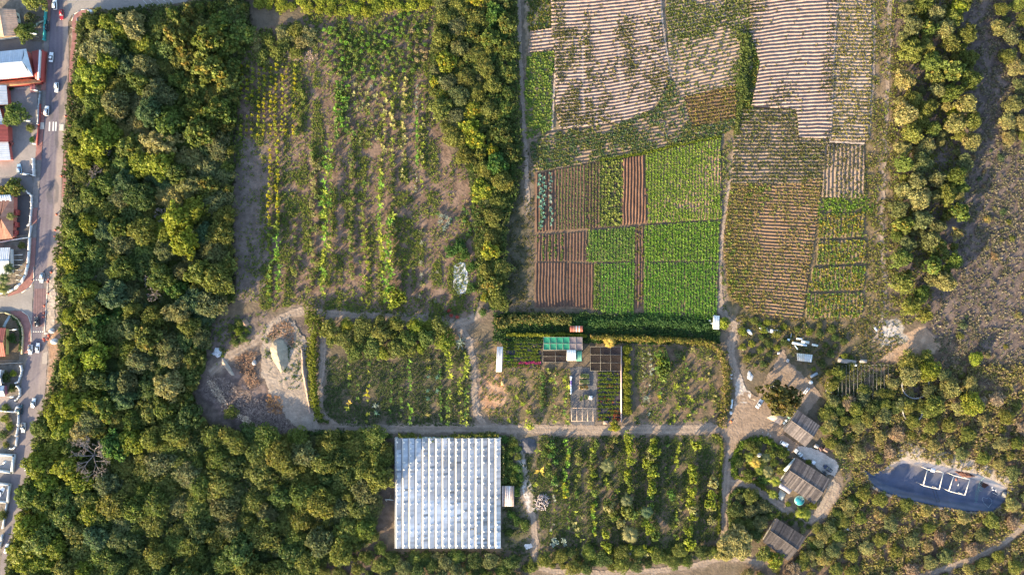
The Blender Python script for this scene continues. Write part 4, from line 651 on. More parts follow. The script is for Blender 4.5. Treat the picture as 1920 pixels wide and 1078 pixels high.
# yards by the road
for kd, x, y, r, cw, lb in (('broad', 62, -4, 24, 'olive green', 'olive tree hanging in at the top left corner'), ('leafy', 55, 33, 11, 'grey-green', 'small grey-green tree behind the turquoise wall'), ('broad', 45, 60, 17, 'mid green', 'dense tree between tan roof and turquoise wall'), ('broad', 25, 213, 21, 'mid green', 'big round tree in the grey courtyard'), ('shrub', 56, 240, 9, 'olive green', 'round shrub in the courtyard beside the red edging'), ('shrub', 60, 262, 6, 'deep green', 'small clipped ball shrub at the courtyard gate'), ('shrub', 19, 163, 7, 'dark green', 'dark shrub against the red wall below the white roof'), ('leafy', 22, 352, 16, 'olive green', 'olive tree above the orange tiled roof'), ('leafy', 4, 360, 12, 'olive green', 'olive tree at the left edge above the orange roof'), ('shrub', 40, 460, 8, 'olive green', 'shrub behind the curved white wall'), ('shrub', 22, 634, 8, 'deep green', 'round shrub on the lawn with curved hedge'), ('shrub', 10, 707, 10, 'dark green', 'dark shrub in the yard of white balustrades'), ('shrub', 24, 700, 7, 'lime green', 'bright shrub beside the upper white balustrade'), ('shrub', 22, 728, 8, 'dark green', 'shrub beside the lower white balustrade'), ('shrub', 10, 764, 8, 'mid green', 'shrub against the white wall by the teal car'), ('shrub', 8, 785, 9, 'lime green', 'lime shrub in the walled garden by the road'), ('shrub', 17, 800, 8, 'lime green', 'second lime shrub in the walled garden, nearer the road'), ('shrub', 5, 815, 10, 'dark green', 'dark shrub at the back of the walled garden'), ('shrub', 10, 834, 7, 'olive green', 'olive shrub at the lower end of the walled garden'), ('shrub', 5, 965, 10, 'dark green', 'dark shrub inside the lowest wall at the bottom left')):
    tree(kd, x, y, r, COL[cw], label=lb)
# dead trees
def dead_tree(px, py, rpx, label):
    m = MB(); r = rpx * S; c0 = (0.23, 0.19, 0.18)
    def br(p, d, L, w, n):
        q = p + d * L; m.tube(p, q, w, w * .62, tuple(np.array(c0) * rnd.uniform(.8, 1.2)), 5)
        if n == 0: return
        for _ in range(3 if n > 1 else 4):
            e = (d + Vector((rnd.gauss(0, .62), rnd.gauss(0, .62), rnd.gauss(0, .25)))).normalized(); br(p + d * L * rnd.uniform(.55, 1), e, L * rnd.uniform(.5, .8), max(w * .6, .05), n - 1)
    h = 2.5 + r * .35; m.tube((0, 0, -.2), (0.2, .1, h), r * .03 + .1, r * .022 + .08, c0)
    for i in range(6):
        a = i * 1.05 + rnd.uniform(-.3, .3); br(Vector((.2, .1, h * rnd.uniform(.75, 1))), Vector((math.cos(a), math.sin(a), rnd.uniform(.2, .6))).normalized(), r * .42, r * .015 + .05, 4 if r > 8 else 3)
    p = P(px, py, h + r * .3); return tag(m.build('dead_tree', M_wood, None, (p.x, p.y, 0)), label, 'dead tree', 'bare dead trees in the wood')
for (x, y, r), lb in zip(DEAD, ('largest bare dead tree, grey branches spread wide in lower left wood', 'bare dead tree with pale forked branches in mid-wood', 'upper of two bare trees near the middle of the wood', 'lower bare tree of two, with reddish pale leaves left', 'small bare tree near the verge in the upper wood', 'bare branching tree beside the verge, above another bare one', 'small bare tree directly below another near the verge', 'pale fallen branches low in the mid-wood', 'bare tree touching the largest dead tree below', 'tiny bare tree left of another tiny one in mid-wood', 'tiny bare tree right of another tiny one in mid-wood', 'small bare tree left of the largest blue-green tree')): dead_tree(x, y, r, lb)
# hedges
def hedge(name, pts, wpx, h, col, label, closed=False, leaf=.3, dens=9, blossom=None):
    m = []; cs = []
    for (a, b) in zip(pts[:-1], pts[1:]):
        L = math.hypot(b[0] - a[0], b[1] - a[1]) * S; n = max(20, int(L * wpx * S * dens * 1.6)); t = rng.uniform(0, 1, n); o = rng.normal(0, .42, n); o = np.clip(o, -1, 1) * wpx / 2 * (.5 + 1.0 * vnoise(a[0] / 9 + (b[0] - a[0]) * t / 9, a[1] / 9 + (b[1] - a[1]) * t / 9, 7))
        dx, dy = (b[1] - a[1]), -(b[0] - a[0]); l = math.hypot(dx, dy) or 1
        px = a[0] + (b[0] - a[0]) * t + dx / l * o; py = a[1] + (b[1] - a[1]) * t + dy / l * o
        px += (fbm(px, py, 6, 4, 2) - .5) * wpx * .35; py += (fbm(px, py, 6, 5, 2) - .5) * wpx * .35
        z = h * np.sqrt(np.clip(1 - (o / (wpx / 2)) ** 2, 0.05, 1)) * (.55 + .6 * fbm(px, py, 9, 6, 2)) * np.sqrt(rng.uniform(.15, 1, n))
        f = 1 - z / H; c = np.stack([(px - 960) * S * f, (539 - py) * S * f, z], 1)
        nn = np.stack([rng.normal(0, .6, n), rng.normal(0, .6, n), np.full(n, .8)], 1); nn /= np.linalg.norm(nn, axis=1)[:, None]
        m.append(leafquads(c, nn, leaf * rng.uniform(.6, 1.3, n), 1.4)); k = np.tile(np.array(col), (n, 1)) * (.7 + .6 * fbm(px, py, 5, 8, 2))[:, None] * rng.uniform(.85, 1.15, (n, 1))
        if blossom: q = rng.uniform(0, 1, n) < blossom[0]; k[q] = np.array(blossom[1]) * rng.uniform(.8, 1.2, (q.sum(), 1))
        cs.append(k)
    return tag(link(name, quads_mesh(name, np.concatenate(m), np.concatenate(cs), M_leaf)), label, 'hedge')
HL = (0.13, 0.15, 0.02); HM = (0.085, 0.12, 0.025)
hedge('hedge', [(572, 592), (592, 590), (596, 608), (590, 625)], 34, 4.2, HL, 'tall hedge end with lime top where the two tracks fork'); hedge('hedge', [(588, 622), (585, 650), (586, 690), (588, 730), (592, 765), (600, 785)], 22, 3.2, (0.15, 0.165, 0.015), 'long lime hedge along the track beside the dump'); hedge('hedge', [(598, 786), (616, 792)], 13, 2.2, HM, 'short dark hedge end where the dump meets the main track')
hedge('hedge', [(930, 608), (960, 600), (1000, 596), (1050, 598), (1070, 602)], 26, 3.4, (0.11, 0.12, 0.03), 'tall creeper hedge above the nursery beds', blossom=(.08, (0.26, 0.17, 0.05)))
hedge('hedge', [(950, 627), (1010, 628), (1060, 627), (1100, 630)], 9, 2.2, (0.17, 0.18, 0.015), 'low clipped lime hedge along the nursery roofs')
hedge('hedge', [(1108, 632), (1160, 634), (1230, 636), (1300, 640), (1335, 645)], 15, 2.8, (0.16, 0.15, 0.025), 'yellowish hedge along the top of the small orchard', blossom=(.12, (0.28, 0.17, 0.06)))
hedge('hedge', [(1070, 612), (1130, 605), (1200, 600), (1280, 606), (1330, 612)], 26, 1.6, (0.055, 0.115, 0.03), 'broad dark green creeper bank below the vegetable plots')
hedge('hedge', [(1335, 645), (1352, 660), (1362, 690), (1364, 730), (1360, 765), (1350, 800)], 20, 3.0, (0.15, 0.14, 0.03), 'flowering hedge right of the small orchard beside the yard track', blossom=(.12, (0.30, 0.18, 0.10)))
hedge('hedge', [(1335, 815), (1350, 820), (1355, 840), (1352, 880), (1350, 930), (1348, 1000)], 7, 1.6, HL, 'narrow clipped hedge right of the tree orchard')
hedge('hedge', [(1378, 892), (1374, 870), (1382, 842), (1402, 825), (1430, 822), (1458, 836), (1478, 854)], 13, 1.8, (0.10, 0.15, 0.015), 'curved clipped hedge round the upper side of the palm garden'); hedge('hedge', [(1378, 892), (1395, 898), (1420, 905), (1440, 922), (1460, 934)], 10, 1.6, HL, 'clipped hedge between palm garden and house drive'); hedge('hedge', [(1370, 1000), (1368, 960), (1370, 930), (1385, 918), (1405, 922), (1430, 938)], 10, 1.8, HM, 'hedge below the house drive along the south track')
hedge('hedge', [(22, 592), (34, 602), (39, 625), (37, 658)], 6, 1.4, (0.05, 0.09, 0.025), 'curved dark hedge inside the yellow garden wall')
hedge('creeper', [(746, 818), (775, 820), (800, 826), (830, 825), (860, 818), (935, 817)], 14, 3.6, (0.12, 0.14, 0.025), 'creeper climbing over the upper edge of the greenhouse roof', blossom=(.15, (0.24, 0.2, 0.04))); hedge('creeper', [(943, 835), (944, 870), (943, 905)], 8, 3.2, (0.10, 0.12, 0.03), 'creeper on the right side of the greenhouse', blossom=(.08, (0.3, 0.18, 0.08)))
hedge('hedge', [(560, 812), (640, 812), (700, 815), (735, 818)], 14, 2.4, (0.06, 0.095, 0.025), 'dark hedge along the lower side of the main track above the wood')
hedge('hedge', [(1395, 190), (1390, 140), (1402, 95), (1395, 60)], 32, 2.2, (0.10, 0.13, 0.03), 'overgrown bank of shrubs between the two pale fields'); hedge('hedge', [(1380, 250), (1385, 215), (1394, 185)], 12, 1.4, (0.12, 0.14, 0.035), 'overgrown bank of shrubs right of the golden brown rows')
for i, y in enumerate((655, 674, 691, 706, 719, 734, 748, 761, 771)): tree('shrub', 1176, y, 9.5, (0.15, 0.17, 0.02), name='clipped_bush', label='bushy clipped lime shrub in the column beside the plant beds, %s from the top' % ('first', 'second', 'third', 'fourth', 'fifth', 'sixth', 'seventh', 'eighth', 'ninth')[i], cat='bush', group='column of clipped bushes')
# ------------------------------------------------------------------ single plants of orchards and gardens
def plant_mesh(name, n, L, W, t0, t1, col, z=0.15, r=.15, cj=.25, up=0):
    a = rng.uniform(0, 6.28, n); q = rng.uniform(0, 1, n) * r; B = np.stack([q * np.cos(a), q * np.sin(a), z + up * rng.uniform(0, 1, n)], 1)
    V, c = blades(B, np.full(n, L), np.full(n, W), 1, t0, t1, np.tile(np.array(col), (n, 1)), cj); return quads_mesh(name, V, c, M_leaf)
def bush_mesh(n=60, sz=.2):
    V, c = clumped(12, .34, n // 12, sz, .35, .9, .55, .7, 1.4, .3, .8, .2); return quads_mesh('bush', V, c, M_leaf)
one = (1, 1, 1)
PM = {'yellow_shrub': [plant_mesh('yellow_shrub', 34, .95, .45, .1, 1.2, one, .3, .35, .25, .5) for _ in range(3)],
      'banana_plant': [plant_mesh('banana_plant', 9, 1.15, .36, .25, .9, one, .5, .06, .2, .3) for _ in range(4)],
      'agave': [plant_mesh('agave', 34, 1.0, .13, .1, 1.3, one, .1, .1, .15) for _ in range(3)],
      'orchard_bush': [bush_mesh(96, .17) for _ in range(4)], 'cactus': [plant_mesh('cactus', 14, .8, .4, .4, 1.4, one, .1, .5, .2, .3) for _ in range(3)],
      'leafy_plant': [plant_mesh('leafy_plant', 20, .9, .4, .15, 1.0, one, .2, .3, .25, .4) for _ in range(3)], 'fruit_tree': [bush_mesh(180, .15) for _ in range(3)]}
PW = {'yellow_shrub': ('yellow shrub', 'shrub'), 'banana_plant': ('banana plant', 'plant'), 'agave': ('agave rosette', 'plant'), 'orchard_bush': ('bush', 'bush'), 'cactus': ('cactus', 'cactus'), 'leafy_plant': ('leafy plant', 'plant'), 'fruit_tree': ('fruit tree', 'tree')}
PCOL = dict(COL); PCOL.update({'yellow': (0.29, 0.262, 0.02), 'grey-blue': (0.2, 0.24, 0.21), 'bright green': (0.10, 0.19, 0.025), 'pale yellow': (0.30, 0.27, 0.10), 'grey': (0.26, 0.26, 0.2), 'green': (0.085, 0.14, 0.03), 'teal': (0.10, 0.19, 0.15), 'golden': (0.42, 0.3, 0.06), 'red': (0.3, 0.06, 0.05)})
def plant(kd, px, py, rpx, cw, zone=None, label=None, group=None):
    r = rpx * S; p = P(px, py, r * .5); r *= (1.75 if zone == Z1 else 1.45) if kd in ('banana_plant', 'leafy_plant') else (1.5 if zone == Z1 and kd == 'orchard_bush' else 1.25); o = link('garden_plant' if kd == 'leafy_plant' and zone != Z1 else kd, rnd.choice(PM[kd]), None, (p.x, p.y, 0)); k = rnd.uniform(1.3, 1.75); c = PCOL[cw]
    o.color = (c[0] * k, c[1] * k, c[2] * k, 1); o.rotation_euler = (0, 0, rnd.uniform(0, 6.28)); o.scale = (r, r, r * rnd.uniform(.9, 1.2) * (1.6 if kd in ('banana_plant', 'yellow_shrub', 'fruit_tree') else 1.2))
    if label: tag(o, label, PW[kd][1], group)
    else: later(o, '%s %s' % ('bright' if cw == 'yellow' and kd == 'yellow_shrub' else cw, PW[kd][0]), zone, PW[kd][1], group or '%s %s' % ({'bush': 'bushes', 'cactus': 'cacti'}.get(PW[kd][0], PW[kd][0] + 's'), zone), px, py)
    return o
def row(kd, x0, y0, x1, y1, step, r, cols, zone, p=1.0, jx=1.0, jy=1.5):
    n = int(math.hypot(x1 - x0, y1 - y0) / step) + 1
    for i in range(n):
        if rnd.random() > p: continue
        t = i / max(n - 1, 1); plant(kd, x0 + (x1 - x0) * t + rnd.gauss(0, jx), y0 + (y1 - y0) * t + rnd.gauss(0, jy), r * rnd.uniform(.7, 1.25), rnd.choice(cols), zone)
Z1 = 'in the big orchard'
for i, x in enumerate((454, 464, 474, 486, 496, 508, 518, 530, 537, 552)): row('yellow_shrub', x + 1, 124 + 2 * (i % 3), x - 1, 253, 8.4, 2.9, ('yellow', 'yellow', 'yellow-green') if i > 2 else ('yellow-green', 'yellow', 'olive green'), Z1, .86 if i < 9 else .6, .6, 1)
row('yellow_shrub', 508, 268, 505, 420, 7.5, 3.2, ('yellow', 'yellow', 'yellow-green'), Z1, .85, 1.5); row('yellow_shrub', 520, 266, 523, 420, 7.5, 3.4, ('yellow-green', 'yellow'), Z1, .9, 2.2)
row('leafy_plant', 506, 425, 506, 560, 8, 3.2, ('lime green', 'green'), Z1, .9, 1.5); row('banana_plant', 523, 425, 524, 555, 8, 4.2, ('lime green', 'bright green'), Z1, .95, 2.5)
row('banana_plant', 613, 280, 609, 550, 7.5, 4.4, ('bright green', 'lime green', 'yellow-green'), Z1, .95, 2.2); row('banana_plant', 622, 275, 617, 470, 10, 4, ('bright green', 'lime green'), Z1, .9, 2)
row('orchard_bush', 660, 290, 659, 520, 8.5, 3.6, ('olive green', 'mid green'), Z1, .9, 1.5); row('orchard_bush', 590, 260, 585, 540, 9, 3.6, ('olive green', 'mid green', 'pale olive'), Z1, .85, 4)
row('orchard_bush', 572, 160, 560, 250, 8, 3.6, ('mid green', 'olive green'), Z1, .8, 4); row('orchard_bush', 552, 400, 556, 565, 10, 3.5, ('olive green', 'mid green'), Z1, .8, 4)
row('leafy_plant', 685, 300, 676, 560, 11, 3.2, ('olive green', 'green', 'lime green'), Z1, .7, 3)
row('banana_plant', 716, 315, 712, 440, 7, 4, ('bright green', 'lime green'), Z1, .95, 2); row('banana_plant', 717, 440, 726, 560, 6.5, 4.8, ('bright green', 'lime green', 'yellow-green'), Z1, .95, 3.5); row('banana_plant', 731, 405, 733, 575, 8, 5, ('lime green', 'yellow-green', 'bright green'), Z1, .92, 3)
for x0, y0, x1, y1 in ((632, 155, 630, 255), (642, 150, 640, 250), (652, 150, 651, 250)): row('leafy_plant', x0, y0, x1, y1, 6.5, 3.8, ('bright green', 'green', 'mid green'), Z1, .9, 2.5)
for x in (665, 678, 692, 704): row('leafy_plant', x, 150, x - 2, 270, 9, 3.4, ('green', 'olive green', 'pale olive', 'grey-green'), Z1, .75, 3.5)
row('leafy_plant', 722, 150, 720, 300, 8, 3.6, ('pale yellow', 'pale olive', 'lime green'), Z1, .85, 2.5); row('leafy_plant', 739, 150, 736, 310, 9, 3.6, ('pale yellow', 'lime green', 'olive green'), Z1, .85, 2.5)
row('leafy_plant', 759, 150, 755, 340, 10, 3.6, ('pale yellow', 'pale olive'), Z1, .85, 2); row('cactus', 782, 160, 782, 205, 5, 2.8, ('grey', 'grey-blue'), Z1, .95, 1.2); row('leafy_plant', 782, 210, 782, 308, 5.5, 3, ('bright green', 'green'), Z1, .95, 1); row('cactus', 781, 320, 779, 360, 6, 2.6, ('grey',), Z1, .9, 1)
row('leafy_plant', 792, 160, 791, 360, 9, 3, ('lime green', 'pale olive'), Z1, .8, 2); row('orchard_bush', 738, 480, 735, 300, 12, 3, ('olive green', 'pale olive'), Z1, .5, 3); row('leafy_plant', 762, 330, 764, 560, 14, 2.8, ('olive green', 'lime green'), Z1, .6, 4); row('leafy_plant', 690, 430, 686, 580, 12, 3.2, ('yellow-green', 'lime green'), Z1, .7, 3)
for x, y, r in poisson([(604, 50), (640, 40), (700, 50), (760, 25), (800, 30), (800, 110), (770, 140), (690, 150), (620, 140), (606, 90)], (2.4, 4.2), 1.15, 900, mask=lambda x, y: .2 + .8 * ss(.4, .55, fbm(x, y, 30, 79))): plant('orchard_bush', x, y, r, 'brownish' if (x > 770 and rnd.random() < .3) else rnd.choice(('green', 'bright green', 'mid green')), 'at the upper end of the orchard')
for x, y, r in ((790, 390, 5), (788, 436, 6), (748, 396, 5), (790, 455, 5), (789, 492, 6), (790, 515, 5), (790, 533, 6), (788, 556, 5), (820, 446, 6), (826, 478, 5), (832, 486, 5), (820, 510, 4), (816, 565, 4), (696, 163, 5)): plant('agave', x, y, r, rnd.choice(('grey', 'pale olive', 'grey-green')), Z1)
for x, y, r, cw in ((828, 405, 7, 'grey-blue'), (838, 408, 6, 'grey-blue'), (826, 416, 7, 'grey-blue'), (840, 420, 7, 'grey-blue'), (834, 428, 7, 'grey-blue'), (845, 412, 5, 'teal')): plant('agave', x, y, r, cw, 'in the bluish clump of the big orchard')
for x, y in ((822, 400), (870, 392), (876, 398), (858, 410), (872, 414), (895, 420), (882, 430), (878, 440)): plant('orchard_bush', x, y, 3.5, 'deep green', 'above the chalk patch')
plant('agave', 863, 641, 13, 'grey-blue', label='largest grey-blue agave rosette, at the track junction left of the nursery', group='grey agaves')
for x, y in ((735, 540), (745, 545), (752, 552), (748, 565), (757, 560), (740, 570), (742, 556)): plant('fruit_tree', x, y, 7, 'lime green', 'in the lime clump above the track')
for x, y in ((836, 588), (846, 592), (853, 586), (842, 582), (858, 594)): plant('orchard_bush', x, y, 3.2, rnd.choice(('red', 'dark green')), 'in the flower bed beside the junction')
Z2 = 'in the orchard below the tree island'
for x in (655, 672, 690): row('banana_plant', x, 680, x - 3, 790, 13, 3.6, ('lime green', 'green', 'yellow-green'), Z2, .7, 2.5)
row('leafy_plant', 735, 690, 732, 790, 7, 3, ('deep green', 'green'), Z2, .8, 1.2); row('leafy_plant', 752, 690, 750, 790, 9, 3, ('dark green', 'green'), Z2, .7, 1.2); row('banana_plant', 768, 680, 771, 790, 8, 3.6, ('bright green', 'green'), Z2, .8, 2)
row('leafy_plant', 826, 685, 827, 790, 6, 2.8, ('deep green', 'green'), Z2, .85, 1); row('banana_plant', 843, 662, 843, 705, 7, 5.2, ('yellow-green', 'lime green'), Z2, 1, 1.5); row('banana_plant', 841, 732, 841, 790, 9, 4, ('lime green', 'green'), Z2, .85, 1.5)
row('banana_plant', 874, 664, 874, 705, 6, 5.2, ('yellow-green', 'lime green'), Z2, 1, 1.5); row('banana_plant', 862, 695, 862, 735, 7, 5, ('lime green', 'yellow-green'), Z2, .95, 1.5); row('banana_plant', 874, 725, 874, 792, 8, 4.2, ('lime green', 'green'), Z2, .9, 1.5); row('banana_plant', 863, 755, 863, 792, 9, 4, ('lime green',), Z2, .9, 1.5)
for x, y, r, cw in ((803, 675, 5, 'pale olive'), (820, 676, 6, 'grey-green'), (803, 690, 6, 'lime green'), (820, 707, 6, 'teal'), (803, 706, 4, 'teal'), (802, 732, 5, 'teal'), (820, 733, 5, 'teal'), (802, 747, 5, 'teal'), (821, 758, 5, 'pale olive'), (802, 777, 5, 'pale yellow'), (704, 760, 7, 'grey-blue'), (706, 774, 6, 'teal')): plant('agave', x, y, r, cw, Z2)
plant('banana_plant', 690, 736, 6, 'yellow', label='brightest yellow banana plant in the orchard below the tree island'); plant('banana_plant', 656, 754, 4.5, 'golden', label='small golden banana plant near the left end of the dark orchard')
Z3 = 'in the small orchard right of the nursery'
row('cactus', 1218, 662, 1220, 702, 5, 3, ('grey', 'grey-blue'), Z3, .95, 1); row('cactus', 1206, 660, 1208, 770, 9, 2.2, ('grey',), Z3, .7, 1.5); row('cactus', 1219, 705, 1216, 780, 8, 2.2, ('grey', 'grey-blue'), Z3, .7, 1.5)
for x, y, r in ((1236, 665, 7), (1244, 664, 7), (1238, 678, 8), (1246, 680, 8), (1235, 692, 7), (1246, 693, 9), (1242, 706, 8)): plant('fruit_tree', x, y, r, rnd.choice(('green', 'mid green', 'lime green')), Z3)
for x, y, r, cw in ((1270, 665, 8, 'grey-green'), (1297, 657, 8, 'pale olive'), (1211, 745, 8, 'grey-blue'), (1271, 763, 9, 'lime green'), (1327, 672, 8, 'pale olive'), (1325, 712, 6, 'pale yellow'), (1267, 725, 9, 'lime green')): plant('agave', x, y, r, cw, Z3)
row('leafy_plant', 1282, 670, 1292, 790, 9, 3.6, ('lime green', 'green', 'yellow-green'), Z3, .85, 4); row('leafy_plant', 1310, 690, 1312, 780, 10, 3.4, ('olive green', 'lime green'), Z3, .8, 4); row('leafy_plant', 1236, 725, 1238, 792, 9, 3.4, ('yellow', 'green', 'dark green'), Z3, .85, 3); row('leafy_plant', 1260, 770, 1258, 795, 8, 3.5, ('lime green',), Z3, .9, 3); row('leafy_plant', 1330, 690, 1340, 780, 10, 3, ('pale yellow', 'olive green'), Z3, .7, 4)
ZN = 'left of the gravel yard'
row('banana_plant', 1030, 690, 1040, 715, 6, 4.5, ('lime green', 'pale olive'), ZN, 1, 3); row('banana_plant', 1058, 705, 1062, 795, 6, 4, ('lime green', 'yellow-green', 'green'), ZN, .95, 2.5); row('orchard_bush', 1018, 700, 1016, 770, 6, 4, ('deep green', 'dark green'), ZN, .95, 1.5); row('banana_plant', 1042, 700, 1036, 790, 10, 3.6, ('lime green', 'green'), ZN, .8, 3)
for x, y in ((981, 757), (954, 788), (968, 745), (990, 770)): plant('leafy_plant', x, y, 5, 'lime green', ZN)
plant('orchard_bush', 992, 797, 8, 'yellow-green', label='round yellow-green bush at the main track below the nursery grass')
Z4 = 'in the tree orchard'
for x, n0, cols in ((1024, 3, ('mid green', 'olive green')), (1035, 3, ('green', 'deep green'))): row('orchard_bush', x, 825, x + 4, 905, 9, 5, cols, Z4, .7, 4)
row('leafy_plant', 1064, 826, 1060, 925, 5.5, 3.8, ('bright green', 'yellow-green', 'green'), Z4, .95, 2.5); row('leafy_plant', 1057, 905, 1058, 930, 4.5, 4, ('yellow', 'yellow-green'), Z4, 1, 2); row('leafy_plant', 1067, 930, 1065, 1010, 9, 2.8, ('green', 'lime green'), Z4, .8, 1); row('leafy_plant', 1043, 910, 1034, 1000, 9, 3, ('lime green', 'grey'), Z4, .8, 2)
row('orchard_bush', 1085, 850, 1082, 930, 9, 4.5, ('lime green', 'olive green', 'green'), Z4, .85, 2.5); row('fruit_tree', 1110, 830, 1112, 945, 11, 5.5, ('olive green', 'lime green', 'mid green'), Z4, .85, 3); row('leafy_plant', 1114, 945, 1114, 1000, 6, 4.4, ('bright green', 'yellow-green'), Z4, .95, 2); row('banana_plant', 1080, 955, 1085, 1010, 11, 4.5, ('lime green', 'pale olive'), Z4, .9, 4)
row('fruit_tree', 1146, 825, 1138, 860, 8, 5, ('olive green', 'brownish'), Z4, .9, 3); row('leafy_plant', 1137, 890, 1150, 930, 8, 4, ('lime green', 'olive green'), Z4, .8, 5); row('fruit_tree', 1139, 940, 1158, 980, 9, 8, ('mid green', 'olive green', 'pale olive'), Z4, 1, 3); row('fruit_tree', 1134, 1000, 1140, 1022, 18, 8, ('lime green', 'mid green'), Z4, 1, 2)
row('fruit_tree', 1178, 820, 1182, 915, 10, 7, ('lime green', 'mid green', 'yellow-green'), Z4, .9, 4); row('fruit_tree', 1176, 950, 1190, 962, 8, 10, ('mid green', 'olive green'), Z4, 1, 3); row('fruit_tree', 1222, 825, 1218, 915, 10, 8.5, ('mid green', 'olive green', 'pale olive', 'lime green'), Z4, .95, 5); row('fruit_tree', 1208, 980, 1222, 1000, 10, 8, ('lime green', 'mid green'), Z4, 1, 4); row('fruit_tree', 1206, 1022, 1218, 1028, 9, 6, ('yellow-green',), Z4, 1, 2); row('orchard_bush', 1214, 930, 1216, 945, 8, 5, ('green',), Z4, 1, 2)
row('leafy_plant', 1253, 835, 1250, 905, 9, 3, ('lime green', 'green'), Z4, .8, 4); row('fruit_tree', 1256, 920, 1258, 930, 8, 6, ('deep green',), Z4, 1, 2); row('leafy_plant', 1272, 830, 1268, 880, 8, 4, ('yellow-green', 'lime green'), Z4, .85, 3); row('leafy_plant', 1273, 930, 1268, 1010, 6, 3.4, ('lime green', 'pale olive', 'green'), Z4, .85, 3)
for x, y, r in ((1302, 832, 9), (1298, 876, 7), (1298, 888, 8), (1297, 898, 7), (1296, 920, 8), (1294, 940, 7), (1296, 952, 8), (1298, 966, 7), (1290, 994, 8), (1292, 1016, 9), (1334, 902, 9), (1332, 925, 8), (1330, 940, 9), (1332, 950, 6), (1332, 974, 6), (1180, 1022, 5)): plant('fruit_tree', x, y, r, rnd.choice(('lime green', 'yellow-green', 'pale olive')), Z4)
for x, y in ((1040, 1010), (1044, 1016), (1037, 1018), (1056, 1010), (1058, 1018)): plant('cactus', x, y, 7, 'grey-blue', 'at the lower left of the tree orchard')
row('leafy_plant', 1070, 1035, 1340, 1030, 13, 4, ('lime green', 'green', 'pale olive'), 'above the lower track', .5, 5, 5)
# plants with spread teal leaves in the vegetable plot
for i, (x, y) in enumerate([(1014 + rnd.gauss(0, 1.6), 330 + k * 4.1) for k in range(25)]): plant('leafy_plant', x + (4 if i % 2 else -1), y, 3.6, 'teal' if y < 395 or i % 2 else 'blue-green', 'in the leftmost vegetable plot')
row('leafy_plant', 1031, 326, 1034, 428, 5, 2.8, ('teal', 'grey-blue'), 'in the leftmost vegetable plot', .95, .8)
# shrubs in the weedy strips
for x, y in ((1008, 842), (1003, 905), (1012, 880)): plant('banana_plant', x, y, 8 if y == 880 else 5, 'golden' if y == 880 else 'lime green', 'beside the pile of logs')
# palms: a ringed trunk and a crown of arched fronds
def palm(px, py, rpx, h, cw, label, nf=15):
    r = rpx * S; p = P(px, py, h); o = empty('palm_tree', (p.x, p.y, 0), rnd.uniform(0, 6)); m = MB(); c = (0.2, 0.16, 0.12)
    for i in range(6): m.tube((0, 0, h * i / 6), (0, 0, h * (i + 1) / 6), .2 - .012 * i, .17 - .012 * i, tuple(np.array(c) * (.85 + .3 * (i % 2))), 7)
    m.build('trunk', M_wood, o); V = []; Cc = []
    for i in range(nf):
        a = i * 2.4 + rnd.uniform(-.15, .15); el = rnd.uniform(.05, 1.1); L = r * rnd.uniform(.85, 1.15); d = np.array((math.cos(a), math.sin(a), 0)); s = np.array((-math.sin(a), math.cos(a), 0)); pts = []
        for k in range(8):
            t = k / 7; pts.append(np.array((0, 0, h)) + d * L * t * math.cos(el * (1 - .3 * t)) + np.array((0, 0, L * (math.sin(el) * t - .75 * t * t))))
        for k in range(1, 8):
            wd = .34 * r * math.sin(math.pi * min(.15 + k / 8.2, 1)) + .05
            for sg in (-1, 1):
                q = pts[k] + s * sg * wd + d * .14 * r + np.array((0, 0, -.08 * r)); b = pts[k]; e = pts[k - 1]
                V.append([e, e + (q - b) * .55 + (b - e) * .3, q, b]); Cc.append(np.array(PCOL[cw]) * rnd.uniform(.8, 1.25))
    link('fronds', quads_mesh('fronds', np.array(V), np.array(Cc), M_leaf), o); return tag(o, label, 'palm')
for a in ((1143, 642, 12, 6, 'golden', 'large golden palm above the dark shade net', 13), (1139, 872, 15, 5, 'grey-green', 'grey-green palm in the upper half of the tree orchard'), (1182, 1003, 17, 5.5, 'pale olive', 'largest pale palm in the lower half of the tree orchard', 26), (1176, 938, 13, 5, 'grey-green', 'grey palm directly above dark trees mid tree orchard', 20), (1213, 960, 13, 5, 'blue-green', 'bluish palm right of the dark trees in the tree orchard', 20),
          (1406, 858, 10, 6, 'lime green', 'topmost lime palm in the oval garden'), (1418, 868, 11, 7, 'golden', 'golden palm in the middle of the oval garden'), (1424, 882, 10, 6, 'lime green', 'lime palm in the middle of the oval garden, below the golden one'), (1441, 885, 12, 7, 'pale olive', 'pale grey palm beside the house roof'), (1455, 902, 12, 7, 'yellow-green', 'yellow-green palm at the left corner of the house roof'), (1437, 858, 10, 6, 'grey-green', 'grey-green palm in the upper right of the oval garden'), (1450, 926, 10, 5, 'lime green', 'palm overhanging the house drive'), (1501, 962, 11, 5, 'yellow-green', 'yellow palm below the round pool'), (1514, 964, 10, 5, 'lime green', 'lime palm below the house corner by the drive'),
          (19, 405, 9, 6, 'olive green', 'palm in front of the orange tiled roof'), (16, 503, 12, 6, 'dark green', 'upper palm beside the pale roof and curved white wall'), (8, 522, 13, 7, 'dark green', 'middle palm beside the curved white wall'), (4, 540, 13, 6, 'olive green', 'lowest palm beside the curved white wall'), (1760, 866, 7, 3, 'olive green', 'small palm on the pale bank of the drained pond')): palm(*a)
